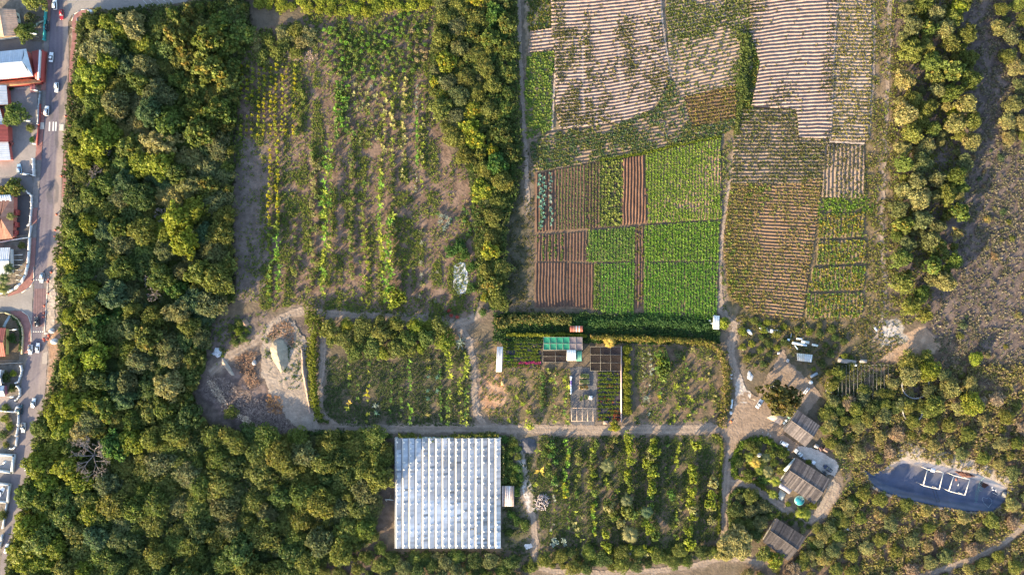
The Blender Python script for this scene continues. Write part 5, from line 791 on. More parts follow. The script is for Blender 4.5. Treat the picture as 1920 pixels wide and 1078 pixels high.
# ------------------------------------------------------------------ buildings
def V3(p, z): return Vector((p.x, p.y, z))
def lerp(a, b, t): return a + (b - a) * t
def roofed(name, quad, ze, zr, cols, label, cat='house', n=18, m=None, wallc=(0.55, 0.5, 0.45), hip=0.0, rib=.07, group=None, ridge=True, jitter=.18, wins=True, split=None, ridgec=None, inset=.5):
    """gable or hipped house under a ribbed roof; quad = plan pixels A,B,C,D of the eaves, the ridge runs along A-B"""
    A, B, Cc, D = [P(x, y, ze) for x, y in quad]; base = (A + B + Cc + D) / 4; o = empty(name, (base.x, base.y, 0)); off = Vector((base.x, base.y, 0))
    A, B, Cc, D = [p - off for p in (A, B, Cc, D)]; m = m or M_rust
    ctr = (A + B + Cc + D) / 4; a, b, c, d = [lerp(p, ctr, 2 * inset / max((p - ctr).length, 1)) for p in (A, B, Cc, D)]
    # ridge corrected so that it stands over the middle of the eaves
    M0, M1 = V3((A + D) / 2, zr), V3((B + Cc) / 2, zr); R0, R1 = lerp(M0, M1, hip), lerp(M0, M1, 1 - hip)
    w = MB()
    for p, q in ((a, b), (b, c), (c, d), (d, a)):
        w.quad([V3(p, -.1), V3(q, -.1), V3(q, ze - .05), V3(p, ze - .05)], wallc)
    if hip < .02: w.quad([V3(b, ze - .05), V3(c, ze - .05), V3((b + c) / 2, zr - .25)], wallc); w.quad([V3(d, ze - .05), V3(a, ze - .05), V3((a + d) / 2, zr - .25)], wallc)
    w.build('wall', M_wall, o)
    r = MB(); cols = [np.array(k) for k in cols]
    for s, (e0, e1) in enumerate(((A, B), (D, Cc))):
        for i in range(n):
            t0, t1 = i / n, (i + 1) / n; c0 = cols[(s + (i * 7 + rnd.randrange(3)) % 97) % len(cols)] if split is None else np.array(split(s, (t0 + t1) / 2)); k = c0 * rnd.uniform(1 - jitter, 1 + jitter)
            E0, E1 = V3(lerp(e0, e1, t0), ze), V3(lerp(e0, e1, t1), ze)
            def up(t): return V3(lerp(R0, R1, min(max((t - hip) / max(1 - 2 * hip, 1e-6), 0), 1)), zr)
            T0, T1 = up(t0), up(t1)
            if t1 <= hip or t0 >= 1 - hip:
                f0 = t0 / hip if t1 <= hip else (1 - t0) / hip; f1 = t1 / hip if t1 <= hip else (1 - t1) / hip
                T0 = lerp(E0, lerp(V3((e0 + (A + D + B + Cc) / 4 * 0), ze), R0, 0), 0) ; nr = R0 if t1 <= hip else R1; cor = V3(e0 if t1 <= hip else e1, ze)
                T0 = lerp(cor, nr, f0); T1 = lerp(cor, nr, f1)
            up1 = Vector((0, 0, rib)); q = [E0, lerp(E0, E1, .7), lerp(T0, T1, .7), T0]; q2 = [lerp(E0, E1, .7) + up1, E1 + up1, T1 + up1, lerp(T0, T1, .7) + up1]
            if s == 1: q = q[::-1]; q2 = q2[::-1]
            r.quad(q, tuple(k)); r.quad(q2, tuple(k * .93)); x, y = lerp(E0, E1, .7), lerp(T0, T1, .7); r.quad([x, y, y + up1, x + up1], tuple(k * .9)); r.quad([E1, T1, T1 + up1, E1 + up1], tuple(k * .9))
    if hip >= .02:
        for e0, e1, rr, s in ((D, A, R0, 1), (B, Cc, R1, 1)):
            for i in range(10):
                t0, t1 = i / 10, (i + 1) / 10; mid = .5
                def hp(t): return lerp(V3(lerp(e0, e1, t), ze), rr, 0)
                g0 = lerp(V3(e0, ze), rr, t0 / .5) if t0 < .5 else lerp(V3(e1, ze), rr, (1 - t0) / .5); g1 = lerp(V3(e0, ze), rr, t1 / .5) if t1 <= .5 else lerp(V3(e1, ze), rr, (1 - t1) / .5)
                k = cols[i % len(cols)] * rnd.uniform(1 - jitter, 1 + jitter); r.quad([V3(lerp(e0, e1, t0), ze), V3(lerp(e0, e1, t1), ze), g1, g0], tuple(k))
    for p, q in ((A, B), (B, Cc), (Cc, D), (D, A)): r.quad([V3(p, ze - .16), V3(q, ze - .16), V3(q, ze + .0), V3(p, ze + .0)], tuple(cols[0] * .8))
    r.quad([V3(p, ze - .16) for p in (D, Cc, B, A)], tuple(cols[0] * .7)); ro = r.build('roof', m, o)
    if ridge: k = MB(); k.tube(R0 + Vector((0, 0, .06)), R1 + Vector((0, 0, .06)), .16, .16, tuple(ridgec if ridgec is not None else cols[0] * 1.1), 6); k.build('ridge_cap', m, ro)
    if wins:
        def panel(p, q, t, wd, z0, z1, nm, mm, col):
            u = (q - p); L = u.length; u.normalize(); nrm = Vector((u.y, -u.x, 0)); cpt = lerp(p, q, t)
            if (cpt - ctr).dot(nrm) < 0: nrm = -nrm
            k = MB(); g = cpt + nrm * .03; k.box(g.x, g.y, (z0 + z1) / 2, wd, .08, z1 - z0, col, math.atan2(u.y, u.x)); return k.build(nm, mm, o)
        for p, q in ((a, b), (c, d)):
            for t in (.2, .5, .8): panel(p, q, t, 1.2, 1.0, 2.1, 'window', M_glass, (0.03, 0.035, 0.04))
        panel(c, d, .35, 1.0, 0, 2.1, 'door', M_wood, (0.2, 0.12, 0.08))
    return tag(o, label, cat, group)
BARN = ((0.12, 0.10, 0.095), (0.085, 0.073, 0.072), (0.145, 0.122, 0.115), (0.07, 0.06, 0.062), (0.108, 0.09, 0.087))
roofed('barn', [(1495, 768), (1538, 798), (1510, 837), (1468, 806)], 3.2, 4.3, tuple(np.array(c) * 1.25 for c in BARN), 'upper weathered barn beside the farm yard, paler roof', 'barn', 21, wallc=(0.4, 0.36, 0.32), group='barns with weathered ribbed roofs', jitter=.22)
roofed('farmhouse', [(1493, 857), (1557, 899), (1527, 945), (1463, 903)], 3.2, 4.3, BARN, 'weathered farmhouse between oval garden and round pool', 'house', 30, wallc=(0.6, 0.62, 0.62), group='barns with weathered ribbed roofs', jitter=.22)
roofed('barn', [(1456, 971), (1511, 1007), (1478, 1051), (1430, 1015)], 3.0, 4.0, tuple(np.array(c) * .72 for c in BARN), 'lowest dark barn below the house drive', 'barn', 24, wallc=(0.4, 0.38, 0.36), group='barns with weathered ribbed roofs', jitter=.3)
def flatroof(name, quad, z0, z1, m, c, label, cat, slope=.0, rib=0, posts=False, wall=False, group=None, wallc=(.5, .48, .45), strips=None):
    pts = [P(x, y, z1) for x, y in quad]; b = sum(pts, Vector()) / len(pts); o = empty(name, (b.x, b.y, 0)); q = [(p.x - b.x, p.y - b.y) for p in pts]; area = sum(q[i][0] * q[(i + 1) % len(q)][1] - q[(i + 1) % len(q)][0] * q[i][1] for i in range(len(q)))
    if area < 0: q = q[::-1]
    r = MB()
    if rib:
        A, B, Cc, D = [Vector((x, y, 0)) for x, y in q]
        for i in range(rib):
            t0, t1 = i / rib, (i + .86) / rib; k = np.array(strips[i % len(strips)] if strips else c) * rnd.uniform(.88, 1.12); dz = .05 * (i % 2)
            r.prism([(p.x, p.y) for p in (lerp(A, B, t0), lerp(A, B, t1), lerp(D, Cc, t1), lerp(D, Cc, t0))], z1 - .1 + dz, z1 + dz, tuple(k))
        r.prism([(p.x * .99, p.y * .99) for p in (A, B, Cc, D)], z1 - .2, z1 - .12, tuple(np.array(c) * .8))
    else: r.prism(q, z1 - .12, z1, c)
    r.build('roof', m, o)
    if wall: w = MB(); w.prism([(x * .94, y * .94) for x, y in q], -.1, z1 - .13, wallc); w.build('wall', M_wall, o)
    else:
        for x, y in q: k = MB(); k.box(x * .95, y * .95, (z1 - .2) / 2, .14, .14, z1 - .2, (0.25, 0.2, 0.16)); k.build('post', M_wood, o)
    return tag(o, label, cat, group)
flatroof('lean_to', [(1463, 904), (1486, 918), (1480, 926), (1461, 913)], 0, 2.6, M_metal, (0.30, 0.28, 0.33), 'bluish lean-to roof on the lower left side of the farmhouse', 'shed roof'); flatroof('terrace_slab', [(1463, 916), (1474, 925), (1466, 939), (1458, 931)], 0, .4, M_wall, (0.3, 0.32, 0.31), 'grey-green terrace slab below the bluish lean-to', 'terrace', wall=True)
flatroof('side_canopy', [(1489, 859), (1494, 862), (1473, 884), (1469, 881)], 0, 2.6, M_metal, (0.55, 0.6, 0.62), 'narrow pale canopy along the garden end of the farmhouse', 'canopy', rib=6)
flatroof('timber_deck', [(1438, 783), (1458, 772), (1476, 778), (1464, 797)], 0, .25, M_wood, (0.46, 0.34, 0.27), 'tan timber floor beside the upper barn', 'deck', wall=True)
# greenhouse with sixteen saw-tooth bays
gx0, gy0, gx1, gy1 = GH; nb = 16; zt = 3.6; p0 = P(gx0, gy1, zt); p1 = P(gx1, gy0, zt); GW = p1.x - p0.x; GL = p1.y - p0.y; bw = GW / nb
gh = empty('greenhouse', (p0.x, p0.y, 0)); w = MB(); gc = (0.62, 0.66, 0.7)
for x0, y0, x1, y1 in ((0, 0, GW, 0), (GW, 0, GW, GL), (GW, GL, 0, GL), (0, GL, 0, 0)):
    w.quad([(x0, y0, -.1), (x1, y1, -.1), (x1, y1, zt - .3), (x0, y0, zt - .3)], gc)
w.build('wall', M_roofglass, gh); posts = MB()
for i in range(nb + 1):
    for y in (-.05, GL + .05): posts.box(i * bw, y, zt / 2 - .2, .14, .14, zt - .2, (0.5, 0.5, 0.5))
posts.build('frame', M_metal, gh); flaps = MB()
for i in range(nb):
    m = MB(); x = i * bw; npn = 48
    for j in range(npn):
        y0, y1 = j * GL / npn, (j + 1) * GL / npn; u = j / npn; e = .16
        c = np.array((0.335, 0.34, 0.37)) * rnd.uniform(.85, 1.1)
        if u < .42 or i < 4: c = np.array((0.385, 0.405, 0.45)) * rnd.uniform(.85, 1.12)
        if i > 11 and u < .4: c = np.array((0.31, 0.36, 0.43)) * rnd.choice((1.15, 1.0, .6, .8))
        c = c * (.62 + .6 * float(vnoise(np.array([i * .45]), np.array([j * .13]), 9)[0]))
        if rnd.random() < .05: c *= rnd.uniform(.4, .8)
        if i == 8 and 34 <= j < 37 or i == 0 and j > 42: c = np.array((0.2, 0.19, 0.19))
        rx = x + bw * .30; m.quad([(x + .22, y0, zt - .55), (rx, y0, zt), (rx, y1, zt), (x + .22, y1, zt - .55)][::1], tuple(np.array((0.40, 0.39, 0.38)) * rnd.uniform(.93, 1.04)))  # sunward slope: its light is put into a warmer, paler colour
        m.quad([(rx, y0, zt), (x + bw - .1, y0, zt - .5), (x + bw - .1, y1, zt - .5), (rx, y1, zt)], tuple(c))
        if j % 3 == 1 and rnd.random() < .7: flaps.box(x + bw * rnd.uniform(.4, .46), (y0 + y1) / 2 + rnd.uniform(-.2, .2), zt - .03, rnd.uniform(.6, 1.0), rnd.uniform(.6, .95), .06, (0.56, 0.54, 0.51))
        if rnd.random() < .05: m.box(x + bw * rnd.uniform(.5, .85), (y0 + y1) / 2, zt - .1, rnd.uniform(.5, 1.3), .25, .06, (0.12, 0.12, 0.13))
    m.quad([(x + .22, 0, zt - .55), (x + bw * .30, 0, zt), (x + bw - .1, 0, zt - .5)][::-1], gc); m.quad([(x + .22, GL, zt - .55), (x + bw * .30, GL, zt), (x + bw - .1, GL, zt - .5)], gc)
    m.build('roof_bay', M_roofglass, gh); g = MB(); g.box(x + .06, GL / 2, zt - .6, .32, GL, .1, (0.16, 0.16, 0.18)); g.build('gutter', M_metal, gh)
stuff(flaps.build('vent_flap', M_sheet, gh)); d = MB(); d.box(GW * .33, -.1, 1.1, 2.2, .12, 2.2, (0.35, 0.36, 0.36)); d.build('door', M_metal, gh)
tag(gh, 'large greenhouse under sixteen whitewashed saw-tooth glass bays', 'greenhouse')
flatroof('annex_shed', [(941, 911), (964, 911), (964, 949), (941, 949)], 0, 2.6, M_rust, (0.45, 0.36, 0.32), 'small ribbed shed against the right side of the greenhouse', 'shed', rib=7, wall=True, strips=((0.42, 0.31, 0.28), (0.26, 0.2, 0.19), (0.44, 0.35, 0.33), (0.34, 0.31, 0.34), (0.5, 0.48, 0.5)))
# nursery
flatroof('tin_roof', [(932, 650), (943, 650), (941, 697), (930, 697)], 0, 2.6, M_rust, (0.6, 0.57, 0.57), 'long narrow white tin roof at the left end of the plant beds', 'shed roof', rib=4)
def netroof(name, x0, y0, x1, y1, z, panels, label, mt=M_net):
    a = P(x0, y1, z); b = P(x1, y0, z); o = empty(name, (a.x, a.y, 0)); W, L = b.x - a.x, b.y - a.y; nx, ny = len(panels[0]), len(panels)
    for j, rw in enumerate(panels):
        for i, c in enumerate(rw):
            k = MB(); sx, sy = W / nx, L / ny; X, Y = i * sx, L - (j + 1) * sy; n = 5
            for u in range(n):
                for v in range(n):
                    f = lambda s, t: (X + sx * s, Y + sy * t, z - .22 * math.sin(math.pi * s) * math.sin(math.pi * t)); s0, t0, e = u / n, v / n, 1 / n
                    k.quad([f(s0, t0), f(s0 + e, t0), f(s0 + e, t0 + e), f(s0, t0 + e)], tuple(np.array(c) * rnd.uniform(.85, 1.15)))
            k.build('net_panel', mt, o)
    for i in range(nx + 1):
        for j in range(ny + 1): k = MB(); k.box(i * W / nx, j * L / ny, z / 2, .1, .1, z, (0.3, 0.25, 0.2)); k.build('post', M_wood, o)
    f = MB()
    for i in range(nx + 1): f.tube((i * W / nx, 0, z + .05), (i * W / nx, L, z + .05), .05, .05, (0.3, 0.28, 0.25), 4)
    for j in range(ny + 1): f.tube((0, j * L / ny, z + .05), (W, j * L / ny, z + .05), .05, .05, (0.3, 0.28, 0.25), 4)
    f.build('frame', M_wood, o); return tag(o, label, 'shade net')
GN = (0.010, 0.14, 0.085); LN = (0.12, 0.10, 0.112); BK = (0.014, 0.011, 0.012)
netroof('net_roof', 1019, 632, 1092, 656, 3.0, [[GN, GN, GN, GN, LN, LN], [GN, GN, GN, GN, LN, LN]], 'green shade-net roof with two lilac bays at its right', M_sheet)
netroof('shade_net', 1018, 657, 1065, 679, 2.7, [[BK, BK], [tuple(np.array(BK) * 1.4)] * 2], 'small dark brown shade net directly below the green one'); netroof('shade_net', 1107, 650, 1164, 695, 2.6, [[BK, (0.012, 0.011, 0.016), (0.012, 0.011, 0.016)], [tuple(np.array(BK) * 1.2)] * 3, [BK, BK, BK]], 'large square dark shade net below the golden palm')
flatroof('white_roof', [(1063, 656), (1080, 656), (1080, 676), (1063, 676)], 0, 3.1, M_sheet, (0.74, 0.72, 0.7), 'square white roof between green and dark brown shade nets', 'shed', rib=8, wall=True); flatroof('teal_canopy', [(1081, 658), (1091, 658), (1091, 677), (1081, 677)], 0, 2.7, M_sheet, (0.06, 0.22, 0.17), 'small teal canopy right of the square white roof', 'canopy', rib=4)
flatroof('rusty_shed', [(1069, 611), (1093, 611), (1093, 622), (1069, 622)], 0, 2.4, M_rust, (0.35, 0.13, 0.09), 'rusty red tin shed in the creepers above the green net roof', 'shed', rib=9, wall=True, strips=((0.36, 0.11, 0.08), (0.30, 0.10, 0.07), (0.38, 0.14, 0.10), (0.2, 0.12, 0.1), (0.5, 0.4, 0.4), (0.36, 0.12, 0.08), (0.55, 0.5, 0.5)))
def beds(x0, y0, x1, y1, n, fl, label):
    struct_m = sheet('ground_cloth', [(x0, y0), (x1, y0), (x1, y1), (x0, y1)], lambda x, y: mixc((0.035, 0.033, 0.045), (0.07, 0.065, 0.085), fbm(x, y, 8, 4)), m=M_soil, z=.03, res=1); hs = (y1 - y0) / n
    for i in range(n):
        y = y0 + hs * (i + .42); k = int((x1 - x0) * 3.2); px = rng.uniform(x0 + 1, x1 - 1, k); py = y + rng.normal(0, hs * .16, k); gap = fbm(px, py, 11, 50 + i, 2) > .33; px, py = px[gap], py[gap]
        c = pal(len(px), *((0.10, 0.15, 0.02), (0.15, 0.17, 0.025), (0.06, 0.1, 0.025))); fc, fp = fl(i)
        if fc is not None: q = rng.uniform(0, 1, len(px)) < fp(px); c[q] = np.array(fc) * rng.uniform(.7, 1.3, (q.sum(), 1))
        V, cc = blades(px2w(px, py, .1), rng.uniform(.35, .8, len(px)), rng.uniform(.2, .4, len(px)), 6, .2, 1.2, c, .25)
        tag(link('plant_bed', quads_mesh('plant_bed', V, cc, M_leaf)), label % ('first', 'second', 'third', 'fourth', 'fifth', 'sixth', 'seventh', 'eighth', 'ninth', 'tenth', 'eleventh', 'twelfth', 'thirteenth')[i], 'plant bed', label.split(',')[0] + ' group')
PK = (0.42, 0.04, 0.18)
beds(943, 633, 1014, 690, 9, lambda i: ((PK, lambda x: .85 * (x > 973)) if i == 7 else ((0.14, 0.24, 0.02), lambda x: .9 * (x < 974)) if i in (5, 6) else ((0.26, 0.07, 0.09), lambda x: .2 + 0 * x) if i in (0, 8) else (None, None)), 'row of potted plants between tin roof and green net, %s from the top')
beds(1120, 697, 1163, 790, 12, lambda i: ((0.3, 0.09, 0.05), lambda x: .12 + .6 * (x > 1150) * (i > 8)) if i in (3, 6, 9, 10, 11, 7) else (None, None), 'row of potted plants right of the gravel yard, %s from the top')
wl = MB(); q0 = P(1164.5, 649, 1); q1 = P(1165, 791, 1); wl.box((q0.x + q1.x) / 2, (q0.y + q1.y) / 2, .8, .45, (q0 - q1).length, 1.6, (0.5, 0.36, 0.34)); tag(wl.build('garden_wall', M_wall), 'narrow pinkish wall between plant beds and clipped bushes', 'wall')
def bench(px, py, wx, wy, label, cols, group='plant tables on the gravel'):
    p = P(px, py, .8); o = empty('plant_table', (p.x, p.y, 0)); t = MB(); t.box(0, 0, .75, wx * S, wy * S, .1, (0.35, 0.26, 0.2)); t.build('table_top', M_wood, o)
    for sx in (-1, 1):
        for sy in (-1, 1): l = MB(); l.box(sx * wx * S * .44, sy * wy * S * .42, .35, .1, .1, .7, (0.3, 0.22, 0.17)); l.build('leg', M_wood, o)
    tag(o, label, 'table', group); n = int(wx * wy * 1.6); B = np.stack([rng.uniform(-.44, .44, n) * wx * S + p.x, rng.uniform(-.44, .44, n) * wy * S + p.y, np.full(n, .82)], 1)
    V, c = blades(B, np.full(n, .4), np.full(n, .2), 5, .2, 1.2, pal(n, *cols)); tag(link('potted_plants', quads_mesh('potted_plants', V, c, M_leaf)), 'tray of plants on the ' + label.split(' plant table')[0] + ' plant table of the gravel yard', 'potted plants', 'plants on the tables')
G1 = ((0.10, 0.14, 0.03), (0.2, 0.25, 0.2), (0.07, 0.11, 0.03))
bench(1096, 704.5, 18, 9, 'topmost plant table on the gravel, pale pots', G1); bench(1096, 715.5, 19, 8, 'second plant table on the gravel, green pots', G1); bench(1095, 726, 19, 8, 'third plant table on the gravel, orange pots at right', G1 + ((0.4, 0.12, 0.05),)); bench(1090, 747, 6, 9, 'lower left plant table on the gravel', G1); bench(1099, 744, 6, 9, 'lower right plant table on the gravel', G1)
# timber pergola
p = P(1071.5, 789.5, 2.6); q = P(1112, 765, 2.6); W, L = q.x - p.x, q.y - p.y; o = empty('pergola', (p.x, p.y, 0)); tc = (0.5, 0.36, 0.27)
for i in range(5):
    k = MB(); k.box(i * W / 4, L / 2, 2.6, .22, L, .16, tc); k.build('rafter', M_wood, o)
    for y in (0, L): k = MB(); k.box(i * W / 4, y, 1.26, .14, .14, 2.5, tc); k.build('post', M_wood, o)
for y in (0, L): k = MB(); k.box(W / 2, y, 2.44, W, .16, .14, tc); k.build('beam', M_wood, o)
tag(o, 'open timber pergola frame at the lower end of the gravel yard', 'pergola')
def rolled(px, y0, y1, r, cols, label, cat='roll'):
    o = empty('rolled_sheeting', tuple(P(px, (y0 + y1) / 2)))
    L = (y1 - y0) * S; m = MB(); n = 6
    for i in range(n): m.tube((rnd.uniform(-.1, .1), L / 2 - i * L / n, r + .1), (rnd.uniform(-.1, .1), L / 2 - (i + 1) * L / n, r + .05), r * rnd.uniform(.8, 1.1), r * rnd.uniform(.8, 1.1), cols[i % len(cols)], 8)
    m.build('roll', M_sheet, o); e = MB(); e.cyl(0, L / 2 + .3, 0, 1.0, .55, (0.7, 0.7, 0.7), 12); e.build('drum', M_sheet, o); return tag(o, label, cat)
rolled(1070.5, 708, 738, .42, ((0.5, 0.5, 0.52), (0.2, 0.12, 0.38), (0.28, 0.2, 0.45), (0.6, 0.64, 0.68), (0.62, 0.64, 0.66), (0.6, 0.6, 0.62)), 'white and purple rolled sheeting along the gravel yard edge')
def crate(name, px, py, wx, wy, h, c, label, cat, m=M_sheet, rot=0, lid=None):
    p = P(px, py, h); o = empty(name, (p.x, p.y, 0), rot); b = MB(); b.box(0, 0, h / 2, wx * S, wy * S, h, c); b.build('body', m, o); l = MB(); l.box(0, 0, h + .04, wx * S * 1.06, wy * S * 1.06, .08, lid or c); l.build('lid', m, o); return tag(o, label, cat)
crate('white_bin', 1107.5, 745.5, 6, 6.5, 1.1, (0.72, 0.68, 0.64), 'square white bin right of the lower plant tables', 'bin'); crate('wooden_table', 1135.5, 792, 8, 6, .8, (0.34, 0.24, 0.2), 'small brown table at the lower end of the plant beds', 'table', M_wood)
crate('pallet_stack', 942, 718, 5, 9, .6, (0.5, 0.3, 0.13), 'orange-brown pallet stack below the plant beds', 'pallets', M_wood)
# white shed and sacks by the plots
flatroof('white_shed', [(1338.5, 591), (1349.5, 592), (1348.5, 617.5), (1338, 617)], 0, 2.5, M_metal, (0.66, 0.68, 0.72), 'white tin shed at the lower right corner of the vegetable plots', 'shed', rib=7, wall=True)
def lump(name, px, py, rx, ry, h, c, label, cat, m=M_sheet, group=None, rot=0, n=22, rough=.25, jc=.1):
    p = P(px, py, h * .5); mb = MB(); rings = 6; ph = rnd.uniform(0, 6); vs = []
    for j in range(rings + 1):
        f = j / rings; rr = math.cos(f * math.pi / 2 * .98); z = h * math.sin(f * math.pi / 2)
        vs.append([Vector((rx * S * rr * math.cos(2 * math.pi * i / n) * (1 + rough * (math.sin(3 * i * 2 * math.pi / n + ph) * .5 + rnd.uniform(-.5, .5))), ry * S * rr * math.sin(2 * math.pi * i / n) * (1 + rough * (math.cos(2 * i * 2 * math.pi / n + ph) * .5 + rnd.uniform(-.5, .5))), z * (1 + rough * rnd.uniform(-.4, .4)) - .05 * (j == 0)))  for i in range(n)])
    for j in range(rings):
        for i in range(n): mb.quad([vs[j][i], vs[j][(i + 1) % n], vs[j + 1][(i + 1) % n], vs[j + 1][i]], tuple(np.array(c) * rnd.uniform(1 - jc, 1 + jc)))
    mb.quad(vs[rings], c); o = mb.build(name, m, None, (p.x, p.y, 0)); o.rotation_euler = (0, 0, rot); return tag(o, label, cat, group)
WHT = (0.7, 0.7, 0.72)
lump('white_sack', 1331, 601, 2.6, 2.4, .9, WHT, 'upper white sack left of the white tin shed', 'sack', group='sacks by the white shed'); lump('white_sack', 1334, 606, 3, 2.6, .9, WHT, 'lower white sack left of the white tin shed', 'sack', group='sacks by the white shed')
# scrap of the east farm
def slab(name, px, py, L, Wd, rot, z, c, label, cat, m=M_sheet, th=.12, group=None):
    p = P(px, py, z); b = MB(); b.box(0, 0, 0, L * S, Wd * S, th, c); nn = max(2, int(L / 5))
    for i in range(nn): b.box((i + .5 - nn / 2) * L * S / nn, 0, th * .7, .1, Wd * S * .98, th * .5, tuple(np.array(c) * .8))
    o = b.build(name, m, None, (p.x, p.y, z)); o.rotation_euler = (rnd.uniform(-.03, .03), rnd.uniform(-.03, .03), R(rot)); return tag(o, label, cat, group)
SG = 'white scrap sheets below the brown rows'
for px, py, L, w_, rt, lb in ((1405, 622, 16, 6, -40, 'crumpled white sheet nearest the track junction'), (1434, 618, 18, 7, -25, 'leftmost of three white sheets in a row above the bushes'), (1448, 621, 9, 8, 10, 'middle of three white sheets in a row above the bushes'), (1458, 622, 9, 8, 5, 'rightmost of three white sheets in a row above the bushes')): lump('crumpled_sheet', px, py, L / 2, w_ / 2, .5, WHT, lb, 'plastic sheet', rot=R(rt), group=SG, rough=.5)
for px, py, L, w_, rt, c, lb in ((1499, 635, 11, 3, -4, (0.65, 0.66, 0.7), 'shortest topmost white board on the scrap heap'), (1510, 641, 15, 5, -10, (0.5, 0.52, 0.5), 'greyish white panel on the scrap heap'), (1499, 645, 28, 4, -11, (0.6, 0.66, 0.72), 'longest pale blue-white board on the scrap heap'), (1528, 647, 12, 4, -12, (0.5, 0.53, 0.5), 'rightmost greenish white board on the scrap heap'), (1493, 651, 10, 1.8, -55, (0.42, 0.52, 0.62), 'thin pale blue plank sticking out below the scrap heap'), (1483, 631, 12, .8, 84, (0.4, 0.45, 0.5), 'thin grey rod standing up left of the scrap heap')): slab('scrap_board', px, py, L, w_, rt, .5, c, lb, 'board', group='boards of the scrap heap')
crate('scrap_drum', 1478.5, 637, 4, 4, .9, (0.7, 0.72, 0.74), 'white box drum at the left end of the scrap heap', 'drum')
flatroof('open_shed', [(1494, 662), (1524, 665), (1522, 679), (1495, 676)], 0, 2.6, M_metal, (0.5, 0.48, 0.45), 'open shed with half tan half grey sheet roof', 'shed', rib=8, wall=False, strips=((0.5, 0.45, 0.4), (0.5, 0.46, 0.42), (0.48, 0.45, 0.41), (0.5, 0.45, 0.4), (0.44, 0.46, 0.48), (0.45, 0.47, 0.5), (0.44, 0.46, 0.48), (0.45, 0.47, 0.5)))
flatroof('ruined_wall_roof', [(1572, 671), (1606, 676), (1604, 684), (1571, 679)], 0, 1.0, M_wall, (0.27, 0.235, 0.215), 'broken pale concrete slab along the top of the ruined shade house', 'slab', wall=True); flatroof('ruined_wall_roof', [(1614, 674), (1626, 674), (1625, 680), (1613, 680)], 0, 1.0, M_wall, (0.27, 0.24, 0.22), 'short broken slab right of the longer pale slab', 'slab', wall=True)
for i in range(14):
    x = 1572 + i * 7.2; k = MB(); k.tube((0, -7 - rnd.uniform(0, 3), 1.9), (rnd.uniform(-.4, .4), 7, 2.0), .04, .04, (0.24, 0.23, 0.225), 5); k.tube((0, -6.8, 0), (0, -6.8, 1.9), .05, .05, (0.4, 0.38, 0.37), 5); k.tube((.1, 6.8, 0), (.1, 6.8, 2), .05, .05, (0.4, 0.38, 0.37), 5); p = P(x, 712 + rnd.uniform(-2, 3), 2)
    tag(k.build('wire_row', M_metal, None, (p.x, p.y, 0)), 'pale pole row of the ruined shade house, %s from the left' % ('first', 'second', 'third', 'fourth', 'fifth', 'sixth', 'seventh', 'eighth', 'ninth', 'tenth', 'eleventh', 'twelfth', 'thirteenth', 'fourteenth')[i], 'pole row', 'pole rows of the shade house')
lump('white_tank', 1604, 684.5, 2.2, 2.2, 2.2, (0.72, 0.74, 0.76), 'round white tank at the ruined shade house slab', 'tank', rough=.02); lump('round_tub', 1521, 717, 4, 3.3, .9, (0.66, 0.66, 0.64), 'oval white tub in the yard below the open shed', 'tub', rough=.03)
crate('grey_trough', 1526.5, 703, 14, 4.5, .9, (0.22, 0.25, 0.3), 'long grey trough behind the oval white tub', 'trough', M_metal, R(28))
for dx, lb in ((0, 'left one of two parallel white planks in the yard'), (3.4, 'right one of two parallel white planks in the yard')): slab('white_plank', 1510.5 + dx, 731.5 + dx * .4, 13, 1.6, 52, .25, WHT, lb, 'plank', group='white planks in the yard')
for i in range(5): slab('roof_sheet', 1557 - i * .8, 717 + i * 4.6, 12, 3.9, -4, .35 + .03 * i, (0.5, 0.42, 0.4), 'tan corrugated sheet leaning right of the planks, %s from the top' % ('first', 'second', 'third', 'fourth', 'fifth')[i], 'sheet', M_rust, group='tan corrugated sheets')
lump('white_tarp', 1406, 705, 5, 7, .3, (0.4, 0.41, 0.43), 'grey-white tarpaulin in the weeds left of the yard', 'tarpaulin', rough=.6, rot=.3); lump('white_sack', 1394, 653, 3, 4, .8, (0.4, 0.42, 0.46), 'grey sack in the weeds right of the farm track', 'sack'); slab('white_board', 1642, 617, 8, 3, -55, .4, (0.7, 0.72, 0.75), 'small white board left of the chalk heap', 'board'); slab('scrap_board', 1460, 662, 5, 4, 10, .4, (0.6, 0.52, 0.5), 'small pinkish board left of the open shed', 'board'); slab('scrap_board', 1477, 676, 6, 5, 70, .4, (0.4, 0.38, 0.38), 'grey board in the bushes left of the open shed', 'board')
for px, py, r, lb in ((1367, 688, 2.4, 'small white bag beside the flowering hedge, upper one'), (1371, 702, 2.6, 'white bag beside the flowering hedge, below the upper one'), (1371, 709, 2, 'smallest white bag beside the flowering hedge'), (1370.5, 774, 3, 'round white drum at the foot of the flowering hedge')): lump('white_bag', px, py, r, r, .7, WHT, lb, 'bag', group='white bags beside the flowering hedge')
slab('white_door', 1372, 757, 17, 3.4, 84, .6, (0.62, 0.68, 0.74), 'pale door panel leaning on the flowering hedge', 'panel'); lump('orange_bucket', 1371, 790, 2.4, 2.4, .6, (0.55, 0.14, 0.05), 'orange bucket at the lower end of the flowering hedge', 'bucket', rough=.05)
slab('tin_crate', 1531, 836, 8, 7, -30, .7, (0.3, 0.28, 0.28), 'grey crate beside the parking yard', 'crate', M_metal, .7, 'junk beside the parking yard'); slab('tin_crate', 1549, 842, 9, 8, 60, .6, (0.24, 0.16, 0.14), 'brown-red junk crate at the edge of the parking yard', 'crate', M_rust, .9, 'junk beside the parking yard'); slab('tin_crate', 1539, 841, 6, 7, 30, .5, (0.18, 0.11, 0.1), 'dark junk crate between two others beside the parking yard', 'crate', M_rust, .6, 'junk beside the parking yard')
